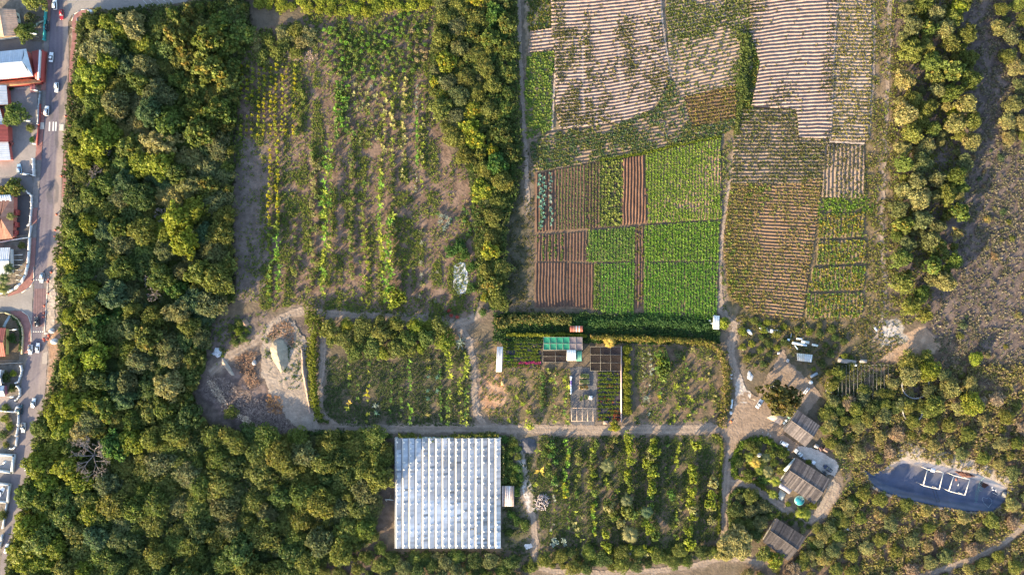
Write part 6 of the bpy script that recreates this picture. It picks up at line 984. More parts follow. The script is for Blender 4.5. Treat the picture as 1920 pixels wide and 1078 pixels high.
for i, (px, py) in enumerate(((1480, 782), (1475, 788), (1471, 793), (1484, 776))): crate('garden_table', px, py, 5, 4, .8, ((0.16, 0.3, 0.26), (0.6, 0.62, 0.6), (0.6, 0.62, 0.6), (0.4, 0.46, 0.42))[i], ('green table at the open side of the upper barn', 'upper white table at the open side of the upper barn', 'lower white table at the open side of the upper barn', 'grey-green table at the top of the upper barn')[i], 'table', rot=.6)
lump('thatch_hut', 1423, 853, 6, 5, 2.6, (0.42, 0.37, 0.35), 'grey domed hut roof in the oval palm garden', 'hut', M_rust, rough=.1)
# round pool
pp = P(1499, 938, .6); o = empty('swimming_pool', (pp.x, pp.y, 0)); m = MB(); m.cyl(0, 0, 0, .75, 2.2, (0.3, 0.45, 0.46), 32); m.cyl(0, 0, .74, .82, 2.25, (0.2, 0.42, 0.45), 32, 2.15); m.build('pool_wall', M_sheet, o); m = MB(); m.cyl(0, 0, .7, .87, 2.05, (0.02, 0.17, 0.23), 32); m.build('water', M_water, o); tag(o, 'round turquoise swimming pool at the lower side of the farmhouse', 'pool')
# heaps
def heap(name, pts, h, c1, c2, label, cat, m=M_soil, rough=.25, pw=1.0, group=None):
    xs = [p[0] for p in pts]; ys = [p[1] for p in pts]; px, py = np.meshgrid(np.arange(min(xs) - 2, max(xs) + 3, 1.0), np.arange(min(ys) - 2, max(ys) + 3, 1.0)); d = dline(px, py, pts + pts[:1]) * inpoly(px, py, pts); z = h * np.clip(d / d.max(), 0, 1) ** pw + rough * h * (fbm(px, py, 5, 12, 3) - .5) * (d > 0) - .12 * (d <= 0); keep = (d[:-1, :-1] + d[1:, 1:]) > 0
    return tag(link(name, grid_mesh(name, px, py, keep, z + .1, mixc(c1, c2, fbm(px, py, 6, 13)), m)), label, cat, group)
heap('sand_heap', [(522, 634), (532, 636), (541, 652), (541, 675), (536, 692), (528, 700), (520, 688), (510, 672), (506, 655), (510, 642)], 3.4, (0.26, 0.215, 0.16), (0.34, 0.29, 0.225), 'long pale sand heap in the middle of the dump', 'sand heap', rough=.2, pw=.8)
heap('gravel_heap', [(978, 824), (990, 820), (1003, 824), (1006, 836), (1000, 850), (986, 850), (976, 842)], 1.6, (0.06, 0.06, 0.075), (0.11, 0.105, 0.115), 'dark gravel heap at the track corner right of the greenhouse', 'gravel heap', rough=.12)
heap('spoil_ridge', [(563, 640), (572, 660), (576, 700), (582, 740), (588, 775), (580, 775), (574, 740), (566, 700), (564, 665)], 1.6, (0.25, 0.18, 0.145), (0.34, 0.25, 0.205), 'long narrow soil ridge left of the lime hedge', 'soil ridge', rough=.7); heap('spoil_ridge', [(415, 668), (424, 676), (434, 692), (440, 704), (434, 704), (424, 692), (416, 680)], .6, (0.3, 0.24, 0.19), (0.38, 0.32, 0.26), 'small pale soil ridge left of the brown brush', 'soil ridge', rough=.8); heap('soil_mound', [(452, 600), (462, 598), (468, 606), (464, 615), (455, 614)], 1.2, (0.24, 0.15, 0.11), (0.28, 0.19, 0.14), 'little brown soil mound above the curved track', 'soil mound')
def brush(name, poly, n, L, cols, label, cat='brush pile', z=.8, lit=.05):
    px, py = scatter(poly, n); k = len(px); B = px2w(px, py, 0); B[:, 2] = z * rng.uniform(0, 1, k) * (.4 + fbm(px, py, 10, 33)); V, c = blades(B, np.full(k, L), np.full(k, L * .22), 3, -.1, .7, pal(k, *cols), .3); return tag(link(name, quads_mesh(name, V, c, M_wood)), label, cat, 'brush piles of the dump')
BW = ((0.17, 0.095, 0.07), (0.24, 0.13, 0.09), (0.12, 0.075, 0.06), (0.28, 0.18, 0.14)); BP = ((0.2, 0.15, 0.15), (0.27, 0.2, 0.195), (0.11, 0.08, 0.085), (0.24, 0.18, 0.175))
brush('brush_pile', [(515, 608), (540, 600), (552, 615), (552, 660), (545, 650), (530, 632), (508, 640), (502, 628)], 3, 1.1, BW, 'rusty brown brush pile round the top of the sand heap'); brush('brush_pile', [(440, 668), (470, 655), (482, 662), (478, 690), (490, 720), (470, 730), (455, 705), (444, 690)], 3, 1.1, BW, 'brown brush pile left of the sand heap'); brush('brush_pile', [(390, 700), (430, 712), (480, 745), (530, 770), (552, 806), (510, 822), (470, 800), (420, 770), (385, 735)], 4.0, .8, BP, 'widest grey-mauve brush pile filling the lower dump', z=1.2); brush('brush_pile', [(500, 738), (528, 742), (532, 770), (515, 778), (500, 765)], 3, 1.0, ((0.3, 0.14, 0.06), (0.36, 0.18, 0.08), (0.2, 0.1, 0.06)), 'small orange-brown brush pile beside the dump floor', z=1.4); brush('brush_pile', [(390, 715), (400, 712), (425, 745), (428, 760), (415, 755)], 4, 1.2, ((0.46, 0.35, 0.3), (0.36, 0.26, 0.22)), 'pale pinkish strip of cut branches at the left of the dump', z=1.6); brush('brush_pile', [(448, 775), (470, 785), (500, 808), (495, 816), (465, 800)], 4, 1.2, ((0.46, 0.35, 0.3), (0.36, 0.26, 0.22)), 'pale pinkish strip of cut branches at the lower edge of the dump', z=1.6); brush('brush_pile', [(553, 620), (566, 625), (570, 690), (556, 690)], 2, .9, ((0.3, 0.22, 0.19), (0.42, 0.33, 0.28), (0.1, 0.12, 0.05)), 'mixed brush strip between sand heap and lime hedge', z=.7); brush('brush_pile', [(530, 100), (575, 98), (597, 104), (592, 116), (560, 116), (535, 112)], 3, 1.2, ((0.3, 0.21, 0.18), (0.2, 0.14, 0.12)), 'dry brush heap below the bushes at the top of the big orchard', z=.8)
lump('white_tarp', 407, 661, 9, 7, .5, (0.5, 0.5, 0.54), 'grey-white crumpled tarpaulin at the edge of the wood and dump', 'tarpaulin', rough=.6); lump('concrete_lump', 476, 680, 4, 5, 1.4, (0.4, 0.38, 0.38), 'grey concrete lump on the brown brush pile', 'lump')
lg = MB()
for i in range(70):
    a = rnd.uniform(0, 6.28); r_ = math.sqrt(rnd.random()) * 3.2; z = .3 + 1.6 * (1 - r_ / 3.4) * rnd.random(); d_ = rnd.uniform(0, 3.14); Lh = rnd.uniform(.5, 1.1); c = rnd.choice(((0.3, 0.26, 0.27), (0.42, 0.34, 0.32), (0.22, 0.19, 0.2))) ; x, y = r_ * math.cos(a), r_ * math.sin(a) * 1.2; lg.tube((x - Lh * math.cos(d_), y - Lh * math.sin(d_), z), (x + Lh * math.cos(d_), y + Lh * math.sin(d_), z + rnd.uniform(-.2, .3)), .2, .17, c, 6)
p = P(1016, 940); tag(lg.build('log_pile', M_wood, None, (p.x, p.y, 0)), 'round pile of grey and pink logs right of the greenhouse track', 'log pile')
lump('rubble_heap', 940, 1071, 4, 4, .8, (0.4, 0.33, 0.32), 'small pinkish rubble heap below the greenhouse', 'rubble', rough=.5); lump('rubble_heap', 1178, 1036, 9, 6, .5, (0.3, 0.27, 0.27), 'grey rubble on the soil below the tree orchard', 'rubble', rough=.5)
k = MB(); k.tube((-2, .3, .3), (2, -.2, .3), .16, .16, (0.66, 0.66, 0.64)); k.tube((-2, .3, .3), (-1.2, -.6, .3), .14, .14, (0.66, 0.66, 0.64)); k.tube((.2, .1, .3), (.9, 2.4, .3), .07, .07, (0.2, 0.25, 0.15)); p = P(730, 936); tag(k.build('bent_pipe', M_metal, None, (p.x, p.y, 0)), 'bent white pipe on the soil left of the greenhouse', 'pipe')
for px, py, r, lb in ((1717, 722, 26, 'larger ring-shaped stone tank among the right-hand trees'), (1712, 772, 19, 'smaller ring-shaped stone tank below the larger one')):
    p = P(px, py, 1.2); o = empty('stone_tank', (p.x, p.y, 0)); m = MB(); n = 40; r = r * S
    for i in range(n):
        a0, a1 = 2 * math.pi * i / n, 2 * math.pi * (i + 1) / n; q = [(r * math.cos(a), r * math.sin(a)) for a in (a0, a1)] + [((r - .45) * math.cos(a), (r - .45) * math.sin(a)) for a in (a1, a0)]; m.prism(q, -.2, 1.2, tuple(np.array((0.36, 0.34, 0.34)) * rnd.uniform(.8, 1.1)))
    m.build('ring_wall', M_wall, o); f = MB(); f.cyl(0, 0, -.05, .08, r - .3, (0.07, 0.055, 0.05), 40); f.build('floor', M_soil, o); tag(o, lb, 'tank', 'stone tanks among the trees')
# ------------------------------------------------------------------ the drained pond: lined hollow, gantries, ladder, painted marks
BZ = -2.2
def pondz(px, py):
    d = dline(px, py, POND + POND[:1]); return 0.10 - (2.3 * ss(0, 15, d))
sheet('pond_basin', POND, lambda x, y: mixc(mixc(mixc((0.040, 0.066, 0.14), (0.105, 0.11, 0.165), fbm(x, y, 14, 14)), (0.17, 0.155, 0.165), (.25 + .75 * ss(.42, .62, fbm(x, y * 1.6, 16, 34))) * ss(-6, 26, (905 + .16 * (x - 1750)) - y + 12 * (x > 1835)) * .8), (0.03, 0.05, 0.10), (.5 + .5 * np.sin((y - .17 * x) * .62 + 2 * fbm(x, y, 20, 4))) * ss(26, 8, dline(x, y, POND[8:])) * (y > 880) * .85), pondz, m=M_liner, z=0.0, res=1.0)  # upper part's sunlit look painted in as a paler grey
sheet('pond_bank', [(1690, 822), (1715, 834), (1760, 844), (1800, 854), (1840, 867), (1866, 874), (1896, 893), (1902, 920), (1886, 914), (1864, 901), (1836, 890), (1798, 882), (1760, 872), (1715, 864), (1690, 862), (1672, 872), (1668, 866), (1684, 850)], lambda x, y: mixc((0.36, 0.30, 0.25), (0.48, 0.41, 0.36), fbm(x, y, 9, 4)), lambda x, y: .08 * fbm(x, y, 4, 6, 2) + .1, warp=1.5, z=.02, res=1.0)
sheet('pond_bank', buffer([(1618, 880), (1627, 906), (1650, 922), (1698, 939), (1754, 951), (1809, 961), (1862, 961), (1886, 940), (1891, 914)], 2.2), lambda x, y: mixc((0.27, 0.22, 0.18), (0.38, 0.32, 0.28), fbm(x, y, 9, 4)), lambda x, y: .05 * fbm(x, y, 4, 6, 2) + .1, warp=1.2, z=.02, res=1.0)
sheet('mud_patch', [(1845, 898), (1858, 902), (1860, 912), (1852, 918), (1844, 912)], (0.07, 0.04, 0.035), warp=2.5, z=BZ + .03); sheet('sand_patch', [(1655, 884), (1678, 876), (1684, 882), (1670, 888), (1656, 890)], (0.2, 0.17, 0.16), pondz, warp=2, z=.03)
lump('dead_brush', 1812, 889, 16, 5, .6, (0.14, 0.07, 0.055), 'rust-brown dead brush at the pond edge by the right gantry', 'brush', M_wood, rot=-.25, rough=.5).location.z = -.9
def gantry(tops, bases, h, label):
    T = [P(x, y, h) for x, y in tops]; B0 = [P(x, y, BZ) for x, y in bases]; c = sum(T, Vector()) / 4; o = empty('gantry', (c.x, c.y, BZ)); col = (0.66, 0.6, 0.54); L = [Vector((t.x - c.x, t.y - c.y, h - BZ)) for t in T]
    for i in range(4): k = MB(); k.tube(L[i], L[(i + 1) % 4], .17, .17, col, 6); k.build('beam', M_wall, o)
    for i in range(4): k = MB(); k.tube(Vector((L[i].x + .02, L[i].y, 0)), L[i], .14, .14, col, 6); k.build('post', M_wall, o)
    return tag(o, label, 'gantry', 'pale frames standing in the pond')
gantry([(1739, 879.5), (1769, 886), (1761, 917), (1731, 909.6)], [(0, 0)] * 4, 3.2, 'left one of the two pale square frames standing in the pond'); gantry([(1788.5, 891), (1818.5, 898.5), (1809, 928), (1779, 920)], [(0, 0)] * 4, 3.2, 'right one of the two pale square frames standing in the pond')
slab('loose_board', 1749.5, 881, 8, 7, -12, 3.45, (0.55, 0.55, 0.62), 'square pale panel lying on the left pond frame', 'panel')
k = MB(); a0, a1 = P(1753, 916), P(1756, 941); 
for dx in (0, 1.35): k.tube((a0.x + dx - .1, a0.y, BZ + .25), (a1.x + dx, a1.y, .25), .09, .09, (0.02, 0.02, 0.03), 5)
for t in (.02, .45, .97): q = lerp(Vector((a0.x - .1, a0.y, BZ + .25)), Vector((a1.x, a1.y, .25)), t); k.tube(q, q + Vector((1.35, 0, 0)), .07, .07, (0.02, 0.02, 0.03), 5)
tag(k.build('ladder', M_metal), 'black ladder lying down the pond bank below the left frame', 'ladder')
m = MB(); q = P(1884, 927, .2); m.box(0, 0, 0, 1.9, 2.6, 1.0, (0.25, 0.24, 0.23)); m.box(.15, 0, .52, 1.3, 1.9, .08, (0.2, 0.19, 0.19)); o = m.build('concrete_inlet', M_wall, None, (q.x, q.y, -.1)); o.rotation_euler = (0, 0, -.25); tag(o, 'pale concrete inlet block at the right end of the pond', 'block')
def text(body, px, py, size, rot, col, z, label, sx=1.0):
    cu = bpy.data.curves.new('lettering', 'FONT'); cu.body = body; cu.size = size; cu.extrude = .01; cu.align_x = 'CENTER'; cu.align_y = 'CENTER'; tmp = bpy.data.objects.new('tmp', cu); C.objects.link(tmp); dg = bpy.context.evaluated_depsgraph_get(); me = bpy.data.meshes.new_from_object(tmp.evaluated_get(dg)); C.objects.unlink(tmp); bpy.data.objects.remove(tmp); me.materials.clear(); me.materials.append(M_sheet); a = me.color_attributes.new('Col', 'FLOAT_COLOR', 'CORNER'); a.data.foreach_set('color', np.tile(np.array(tuple(col) + (1,), np.float32), len(a.data))); p = P(px, py, z); o = link('lettering', me, None, (p.x, p.y, z)); o.rotation_euler = (0, 0, R(rot)); o.scale = (sx, 1, 1); return tag(o, label, 'graffiti', 'painted marks on the pond floor')
text('HEDSE', 1831.5, 930, 2.1, 84, (0.09, 0.17, 0.17), BZ + .06, 'pale green hand lettering read upward, nearest the lower bank'); text('MOTES', 1839, 907, 2.1, 66, (0.09, 0.16, 0.17), BZ + .06, 'pale green hand lettering read upward, nearer the pale bank')
def stroke(pts, r, col, label, closed=False, sm=0):
    k = MB(); W = [P(x, y) for x, y in pts]; W = W + W[:1] if closed else W
    for u, v in zip(W[:-1], W[1:]): zz = [float(pondz(np.array([(p.x / S + 960)]), np.array([539 - p.y / S]))[0]) + .1 for p in (u, v)]; k.tube((u.x, u.y, zz[0]), (v.x, v.y, zz[1]), r, r, col, 4)
    return tag(k.build('painted_line', M_sheet), label, 'graffiti', 'painted marks on the pond floor')
stroke([(1855, 952), (1850, 945), (1847, 938), (1849, 934), (1852, 935), (1856, 937), (1858, 935), (1862, 936), (1865, 939), (1863, 945), (1859, 949)], .09, (0.25, 0.31, 0.4), 'pale blue painted heart at the right end of the pond', True)
stroke([(1842, 892), (1845, 892), (1847, 894), (1846, 898), (1844, 903), (1841, 910), (1840, 917), (1841, 921), (1844, 923), (1847, 921), (1847, 916), (1844, 914), (1841, 915)], .09, (0.16, 0.26, 0.26), 'long pale S-shaped painted stroke ending in a loop')
for x, y, L, rt, lb in ((1861, 913, 4, 60, 'upper white splash of paint beside the mud patch'), (1862.5, 918, 5, -12, 'middle white splash of paint beside the mud patch'), (1867.5, 918, 4, 50, 'right white splash of paint beside the mud patch'), (1869, 922, 5, -45, 'lower white splash of paint beside the mud patch')): slab('paint_splash', x, y, L, 1.6, rt, BZ + .14, (0.6, 0.62, 0.7), lb, 'graffiti', th=.02, group='painted marks on the pond floor')
stroke([(1866, 925), (1875, 930)], .08, (0.45, 0.5, 0.6), 'short thin pale line right of the white splashes'); lump('rag', 1799, 901, 2, 2.6, .3, (0.3, 0.12, 0.08), 'reddish rag inside the right pond frame', 'rag').location.z = BZ; slab('white_strip', 1797, 908, 5, 1.2, 75, BZ + .2, (0.6, 0.62, 0.66), 'white strip on the floor inside the right pond frame', 'strip'); lump('white_drum', 1590, 991, 4, 3, .8, WHT, 'white drum among the bushes below the pond', 'drum', rough=.05); lump('white_bag', 1606, 1000, 4, 2, .5, WHT, 'white bags beside the drum below the pond', 'bags', rough=.5)
# ------------------------------------------------------------------ houses along the road
LB = ((0.36, 0.41, 0.49), (0.39, 0.435, 0.51)); WT = ((0.5, 0.51, 0.54), (0.53, 0.54, 0.57)); OR = ((0.36, 0.175, 0.12), (0.4, 0.2, 0.14), (0.33, 0.155, 0.105))
roofed('house', [(-26, 20), (-20, 76), (38, 67), (29, 18)][:0] or [(29, 18), (38, 67), (-15, 75), (-22, 20)], 3.4, 5.0, ((0.5, 0.33, 0.23), (0.46, 0.3, 0.21)), 'house with tan corrugated gable roof, top left corner', n=14, m=M_rust, wallc=(0.5, 0.55, 0.52), jitter=.12)
roofed('warehouse', [(-70, 104), (49, 92), (62, 143), (-70, 156)], 4.6, 7.0, LB, 'warehouse with large pale blue metal roof beside the road', 'warehouse', 30, M_metal, (0.5, 0.14, 0.12), hip=.06, jitter=.05)
flatroof('red_lean_to', [(59, 97), (73, 94), (74, 152), (66, 148)], 0, 3.4, M_metal, (0.26, 0.05, 0.05), 'dark red lean-to roof at the road end of the warehouse', 'shed roof', rib=7, wall=True, wallc=(0.4, 0.08, 0.07)); flatroof('parapet', [(73, 94), (76, 94), (73, 148), (70, 150)], 0, 3.7, M_metal, (0.6, 0.64, 0.7), 'white metal strip along the dark red lean-to', 'parapet', wall=True); flatroof('red_wall', [(78, 94), (81.5, 94), (78, 154), (74, 154)], 0, 2.8, M_wall, (0.36, 0.07, 0.06), 'red street wall in front of the warehouse', 'wall', wall=True, wallc=(0.36, 0.07, 0.06)); flatroof('canopy', [(56, 157), (66, 157), (67, 173), (57, 174)], 0, 2.6, M_metal, (0.34, 0.11, 0.1), 'small dark red canopy at the courtyard gate', 'canopy', rib=4); flatroof('fascia_roof', [(-40, 158), (52, 148), (76, 151), (76, 155), (0, 164), (-40, 166)], 0, 3.2, M_rust, (0.5, 0.22, 0.1), 'orange-red eave along the courtyard side of the warehouse', 'eave', wall=True, wallc=(.36, .07, .06))
roofed('house', [(12, 160), (15, 196), (-40, 200), (-40, 162)], 3.6, 4.6, WT, 'house with white roof and red wall behind the courtyard tree', n=12, m=M_metal, wallc=(0.42, 0.10, 0.08), jitter=.05, wins=False); roofed('house', [(-2, 198), (8, 234), (-40, 236), (-40, 200)], 3.6, 4.4, WT, 'white roofed wing hidden beside the big courtyard tree', n=10, m=M_metal, wallc=(0.42, 0.10, 0.08), jitter=.05, wins=False); roofed('house', [(15, 234), (16, 266), (-40, 266), (-40, 234)], 4.0, 4.6, ((0.24, 0.06, 0.055), (0.21, 0.052, 0.05)), 'dark red roofed house below the courtyard tree', n=12, m=M_tile, wallc=(0.42, 0.10, 0.08), wins=False); roofed('house', [(15, 265), (20, 300), (-40, 303), (-40, 266)], 3.2, 3.6, WT, 'bright white flat-roofed house above the driveway', n=10, m=M_metal, wallc=(0.5, 0.12, 0.1), jitter=.05, wins=False)
roofed('house', [(27, 374), (28, 400), (22, 446), (-50, 450)][:0] or [(-40, 368), (26, 366), (24, 447), (-40, 452)], 3.4, 5.6, OR, 'house with orange hipped tile roof', n=26, m=M_tile, wallc=(0.6, 0.2, 0.15), hip=.3, rib=.04, jitter=.1); flatroof('porch_roof', [(-20, 367), (20, 365), (22, 377), (-20, 380)], 0, 3.9, M_metal, (0.62, 0.64, 0.68), 'white porch strip along the top of the orange tiled roof', 'porch roof', rib=10)
for i, y in enumerate((398, 421, 436)): crate('red_pillar', 29.5 - i * 1.2, y, 3, 10 - i, 2.6, (0.34, 0.07, 0.06), '%s red porch pillar beside the orange roof' % ('upper', 'middle', 'lower')[i], 'pillar', M_wall)
roofed('house', [(-40, 466), (19, 464), (20, 514), (-40, 518)], 3.2, 4.2, WT, 'house with white tiled roof beside the palms', n=16, m=M_tile, wallc=(0.6, 0.6, 0.6), jitter=.06); roofed('house', [(-40, 613), (11, 615), (10, 668), (-40, 670)], 3.2, 4.8, ((0.44, 0.14, 0.10), (0.4, 0.12, 0.09)), 'house with red roof and yellow wall inside the curved garden', n=14, m=M_tile, wallc=(0.55, 0.45, 0.15), jitter=.1); roofed('house', [(-40, 692), (3, 693), (3, 722), (-40, 722)], 3, 4, WT, 'sliver of a white house at the left edge by the balustrades', n=8, m=M_metal, wallc=(.6, .6, .6), wins=False); roofed('house', [(-40, 724), (8, 723), (9, 742), (-40, 744)], 3, 3.8, WT, 'small white roofed house above the pale paved yard', n=8, m=M_metal, wallc=(.4, .15, .2), wins=False)
def wall(name, pts, h, th, c, label, cat='wall', posts=0, m=M_wall):
    k = MB(); W = [P(x, y, h) for x, y in pts]; o = empty(name, (W[0].x, W[0].y, 0)); b0 = Vector((W[0].x, W[0].y, 0))
    for u, v in zip(W[:-1], W[1:]): d = v - u; k.box((u.x + v.x) / 2 - b0.x, (u.y + v.y) / 2 - b0.y, h / 2, d.length + th * .9, th, h, c, math.atan2(d.y, d.x))
    k.build('wall_run', m, o); n = posts
    for i in range(n):
        f = i / max(n - 1, 1) * (len(W) - 1); j = min(int(f), len(W) - 2); q = lerp(W[j], W[j + 1], f - j) - b0; p_ = MB(); p_.box(q.x, q.y, h / 2 + .1, th + .22, th + .22, h + .2, tuple(np.array(c) * 1.05)); p_.build('pillar', m, o)
    return tag(o, label, cat)
WW = (0.56, 0.56, 0.57)
wall('turquoise_wall', [(84, 15), (83, 40), (81, 74)], 1.8, .45, (0.05, 0.30, 0.29), 'turquoise street wall at the top left', posts=4); wall('garden_wall', [(60, 54), (70, 43), (82, 39)], 1.2, .5, (0.32, 0.36, 0.28), 'thin curved wall between turquoise wall and tan house'); wall('gate_fence', [(74, 172), (71, 200), (70, 232)], 1.6, .3, (0.3, 0.33, 0.36), 'grey-white courtyard fence along the pavement', 'fence', 5, M_metal); wall('red_wall', [(74, 196), (72, 236), (68, 272)], 1.0, .5, (0.36, 0.08, 0.07), 'low red wall below the courtyard fence'); wall('red_wall', [(18, 240), (20, 272), (22, 268)], 1.2, .5, (0.36, 0.12, 0.1), 'low red wall in front of the dark red house'); wall('white_gate', [(61, 298), (62, 328)], 1.8, .5, WW, 'white gate wall with pillars above the driveway', 'gate', 4); wall('white_gate', [(43, 325), (56, 327), (64, 330)], 1.2, .4, WW, 'low white wall at the driveway mouth'); wall('picket_fence', [(46, 357), (58, 367), (58, 390), (55, 420), (52, 423)], 1.2, .4, (0.6, 0.58, 0.58), 'white picket fence in front of the orange roofed house', 'fence', 9); wall('white_wall', [(57, 423), (54, 445), (20, 450), (0, 454)], 1.5, .35, WW, 'white boundary wall below the orange roofed house'); wall('curved_wall', [(54, 446), (53, 470), (51, 495), (46, 515), (38, 530), (26, 541), (12, 548), (-10, 552)], 1.5, .6, (0.7, 0.7, 0.68), 'curved white wall round the corner with the palms'); wall('yellow_wall', [(-10, 586), (8, 586), (22, 591), (33, 600), (40, 613), (42, 630), (40, 663)], 1.0, .4, (0.5, 0.42, 0.25), 'curved yellow-brown garden wall at the side street corner')
for i in range(6): slab('pergola_beam', 34 + i * .2, 478 + i * 9.5, 18 - i * 1.5, 1, 4 - i * 3, 2.2, (0.5, 0.5, 0.5), 'pale beam over the palm garden, %s from the top' % ('first', 'second', 'third', 'fourth', 'fifth', 'sixth')[i], 'beam', group='pale beams of the palm garden')
wall('balustrade', [(38, 686), (40, 694), (38, 704)], 1.3, .4, WW, 'upper white balustrade wall by the road', posts=3); wall('balustrade', [(37, 706), (33, 716), (29, 718)], 1.3, .4, WW, 'curved white balustrade between two others', posts=3); wall('balustrade', [(31, 724), (36, 730), (36, 742), (29, 750)], 1.3, .4, WW, 'lower white balustrade wall by the road', posts=4); wall('white_wall', [(-10, 769), (28, 773), (30, 762), (36, 765), (34, 775), (33, 800), (30, 816)], 1.4, .5, WW, 'white garden wall beside the parked teal car', posts=6); wall('white_wall', [(31, 820), (29, 836), (23, 842), (18, 841)], 1.4, .5, WW, 'short white wall closing the walled garden below'); wall('grey_wall', [(-10, 852), (25, 854), (21, 886), (-10, 882)], 1.6, .9, (0.5, 0.52, 0.53), 'grey-white wall framing the upper small paved yard'); wall('grey_wall', [(-10, 906), (17, 909), (13, 942), (-10, 940)], 1.6, .7, (0.5, 0.52, 0.53), 'grey-white wall framing the yard with a parked white car'); wall('white_wall', [(12, 943), (9, 962), (4, 990)], 1.4, .5, WW, 'white wall running down from the lowest yard'); wall('white_wall', [(3, 1003), (1, 1015), (-4, 1030)], 1.4, .6, WW, 'last bit of white wall at the bottom left edge'); wall('boundary_fence', [(40, 680), (0, 682), (-20, 682)], 1.2, .2, (0.4, 0.38, 0.36), 'thin grey fence above the white balustrades', 'fence')
struct(sheet('lawn', [(-20, 588), (10, 588), (30, 602), (38, 625), (36, 675), (-20, 675)], lambda x, y: mixc((0.12, 0.09, 0.065), (0.16, 0.12, 0.08), fbm(x, y, 8, 5)), z=.02)); struct(sheet('garden_path', [(5, 612), (8, 605), (17, 590), (20, 593), (12, 608), (10, 614)], (0.3, 0.36, 0.4), z=.05, res=.8)); struct(sheet('terrace', [(26, 147 + 12), (55, 157), (56, 166), (30, 168)], (0.42, 0.39, 0.36), z=.05, m=M_asph))
# street lamps
def lamp(px, py, rot, label, h=7.5, arm=2.2):
    p = P(px, py, h); o = empty('street_lamp', (p.x, p.y, 0), R(rot)); c = (0.4, 0.4, 0.4)
    k = MB(); k.tube((-arm, 0, 0), (-arm, 0, h), .11, .07, c, 6); k.tube((-arm, 0, h - .1), (0, 0, h + .1), .06, .05, c, 5); k.build('pole', M_metal, o); k = MB(); k.box(.2, 0, h + .15, 1.7, .55, .22, (0.72, 0.68, 0.62)); k.box(.2, 0, h + .02, 1.2, .4, .05, (0.6, 0.6, 0.6)); k.build('lamp_head', M_sheet, o); return tag(o, label, 'street lamp', 'street lamps along the road')
for a in ((65, 64, -10, 'street lamp with pale head beside the turquoise wall'), (67, 170, -10, 'street lamp with pale head at the courtyard gate'), (53, 227, -5, 'street lamp with pale head inside the courtyard'), (64, 270, -10, 'street lamp with pale head at the end of the low red wall'), (27, 618, 5, 'street lamp over the lawn of the curved garden'), (46, 327, -5, 'street lamp beside the white gate wall'), (8, 867, 30, 'street lamp over the upper small paved yard'), (22, 744, 0, 'street lamp at the pale yard below the balustrades')): lamp(*a)
def pole(px, py, h, label): p = P(px, py, h); k = MB(); k.tube((0, 0, 0), (0, 0, h), .12, .08, (0.4, 0.34, 0.3), 6); k.tube((-.7, .1, h - .4), (.7, -.1, h - .4), .06, .06, (0.4, 0.34, 0.3), 5); tag(k.build('utility_pole', M_wood, None, (p.x, p.y, 0)), label, 'pole')
pole(1418, 751, 6.5, 'timber pole beside the silver car in the farm yard'); pole(134, 52, 6, 'pole on the brick pavement corner by the side road')
# cones, tanks and barriers of the road works
def cone_proto():
    o = empty('traffic_cone', (0, 0, 0)); k = MB(); k.cyl(0, 0, .05, .85, .24, (0.62, 0.13, 0.05), 10, .05); k.build('cone', M_sheet, o); k = MB(); k.box(0, 0, .03, .62, .62, .06, (0.5, 0.1, 0.05)); k.build('base', M_rubber, o); k = MB(); k.cyl(0, 0, .4, .58, .165, (0.7, 0.68, 0.66), 10, .12); k.build('band', M_sheet, o); return o
cp = None
for i, (x, y, lb) in enumerate(((115, 330, 'traffic cone on the brick pavement edge, northernmost of all'), (106, 402, 'traffic cone on the dusty shoulder, first of a group of three'), (104, 431, 'traffic cone on the dusty shoulder, middle of a group of three'), (103, 443, 'traffic cone on the dusty shoulder, last of a group of three'), (96, 510, 'traffic cone right of the pale blue car'), (92, 523, 'traffic cone just below and right of the pale blue car'), (90, 528, 'traffic cone at the head of the excavation kerb'), (60, 526, 'traffic cone left of the stop line'), (90, 550, 'traffic cone beside the brick crossing, topmost'), (83, 573, 'traffic cone beside the brick crossing, second'), (82.5, 587, 'traffic cone beside the brick crossing, third'), (82, 594, 'traffic cone beside the brick crossing, lowest'), (82, 635, 'traffic cone left in the cluster by the white tanks'), (83, 639, 'traffic cone lowest left in the cluster by the white tanks'), (89, 636, 'traffic cone middle of the cluster by the white tanks'), (92, 632, 'traffic cone right in the cluster by the white tanks'), (91, 628, 'traffic cone topmost in the cluster by the white tanks'), (112, 657, 'traffic cone on the brown soil by the trees'), (80, 213, 'traffic cone beside the crossing on the left pavement'), (123, 218, 'traffic cone beside the crossing on the right pavement'))):
    if cp is None: cp = cone_proto(); o = cp
    else: o = dup(cp, (0, 0, 0), 0, 1)
    p = P(x, y); o.location = (p.x, p.y, 0); o.scale = (1.5, 1.5, 1.3); tag(o, lb, 'cone', 'orange cones of the road works')
for px, py, rx, ry, lb in ((111, 561, 4, 7, 'upright oval white tank at the edge of the wood'), (96, 620, 5.5, 5, 'upper round white tank by the cone cluster'), (101, 640, 7.5, 6, 'lower round white tank by the cone cluster')): lump('white_tank', px, py, rx, ry, 1.9, (0.62, 0.58, 0.55), lb, 'tank', rough=.06, group='white tanks of the road works', jc=.05)
slab('barrier', 87, 625, 8, 1.5, 0, .8, (0.6, 0.58, 0.56), 'white barrier beside the upper round tank', 'barrier'); crate('white_bin', 168, 23, 7, 8, 1.4, (0.66, 0.66, 0.68), 'white box at the end of the curved brick pavement', 'box'); lump('orange_tarp', 189, 27, 5, 4, .6, (0.5, 0.2, 0.08), 'orange-brown tarp beside the white box at the top', 'tarp', rough=.4); crate('white_bin', 177, 21, 5, 4, 1.2, (0.62, 0.62, 0.62), 'smaller white box beside the orange-brown tarp', 'box')
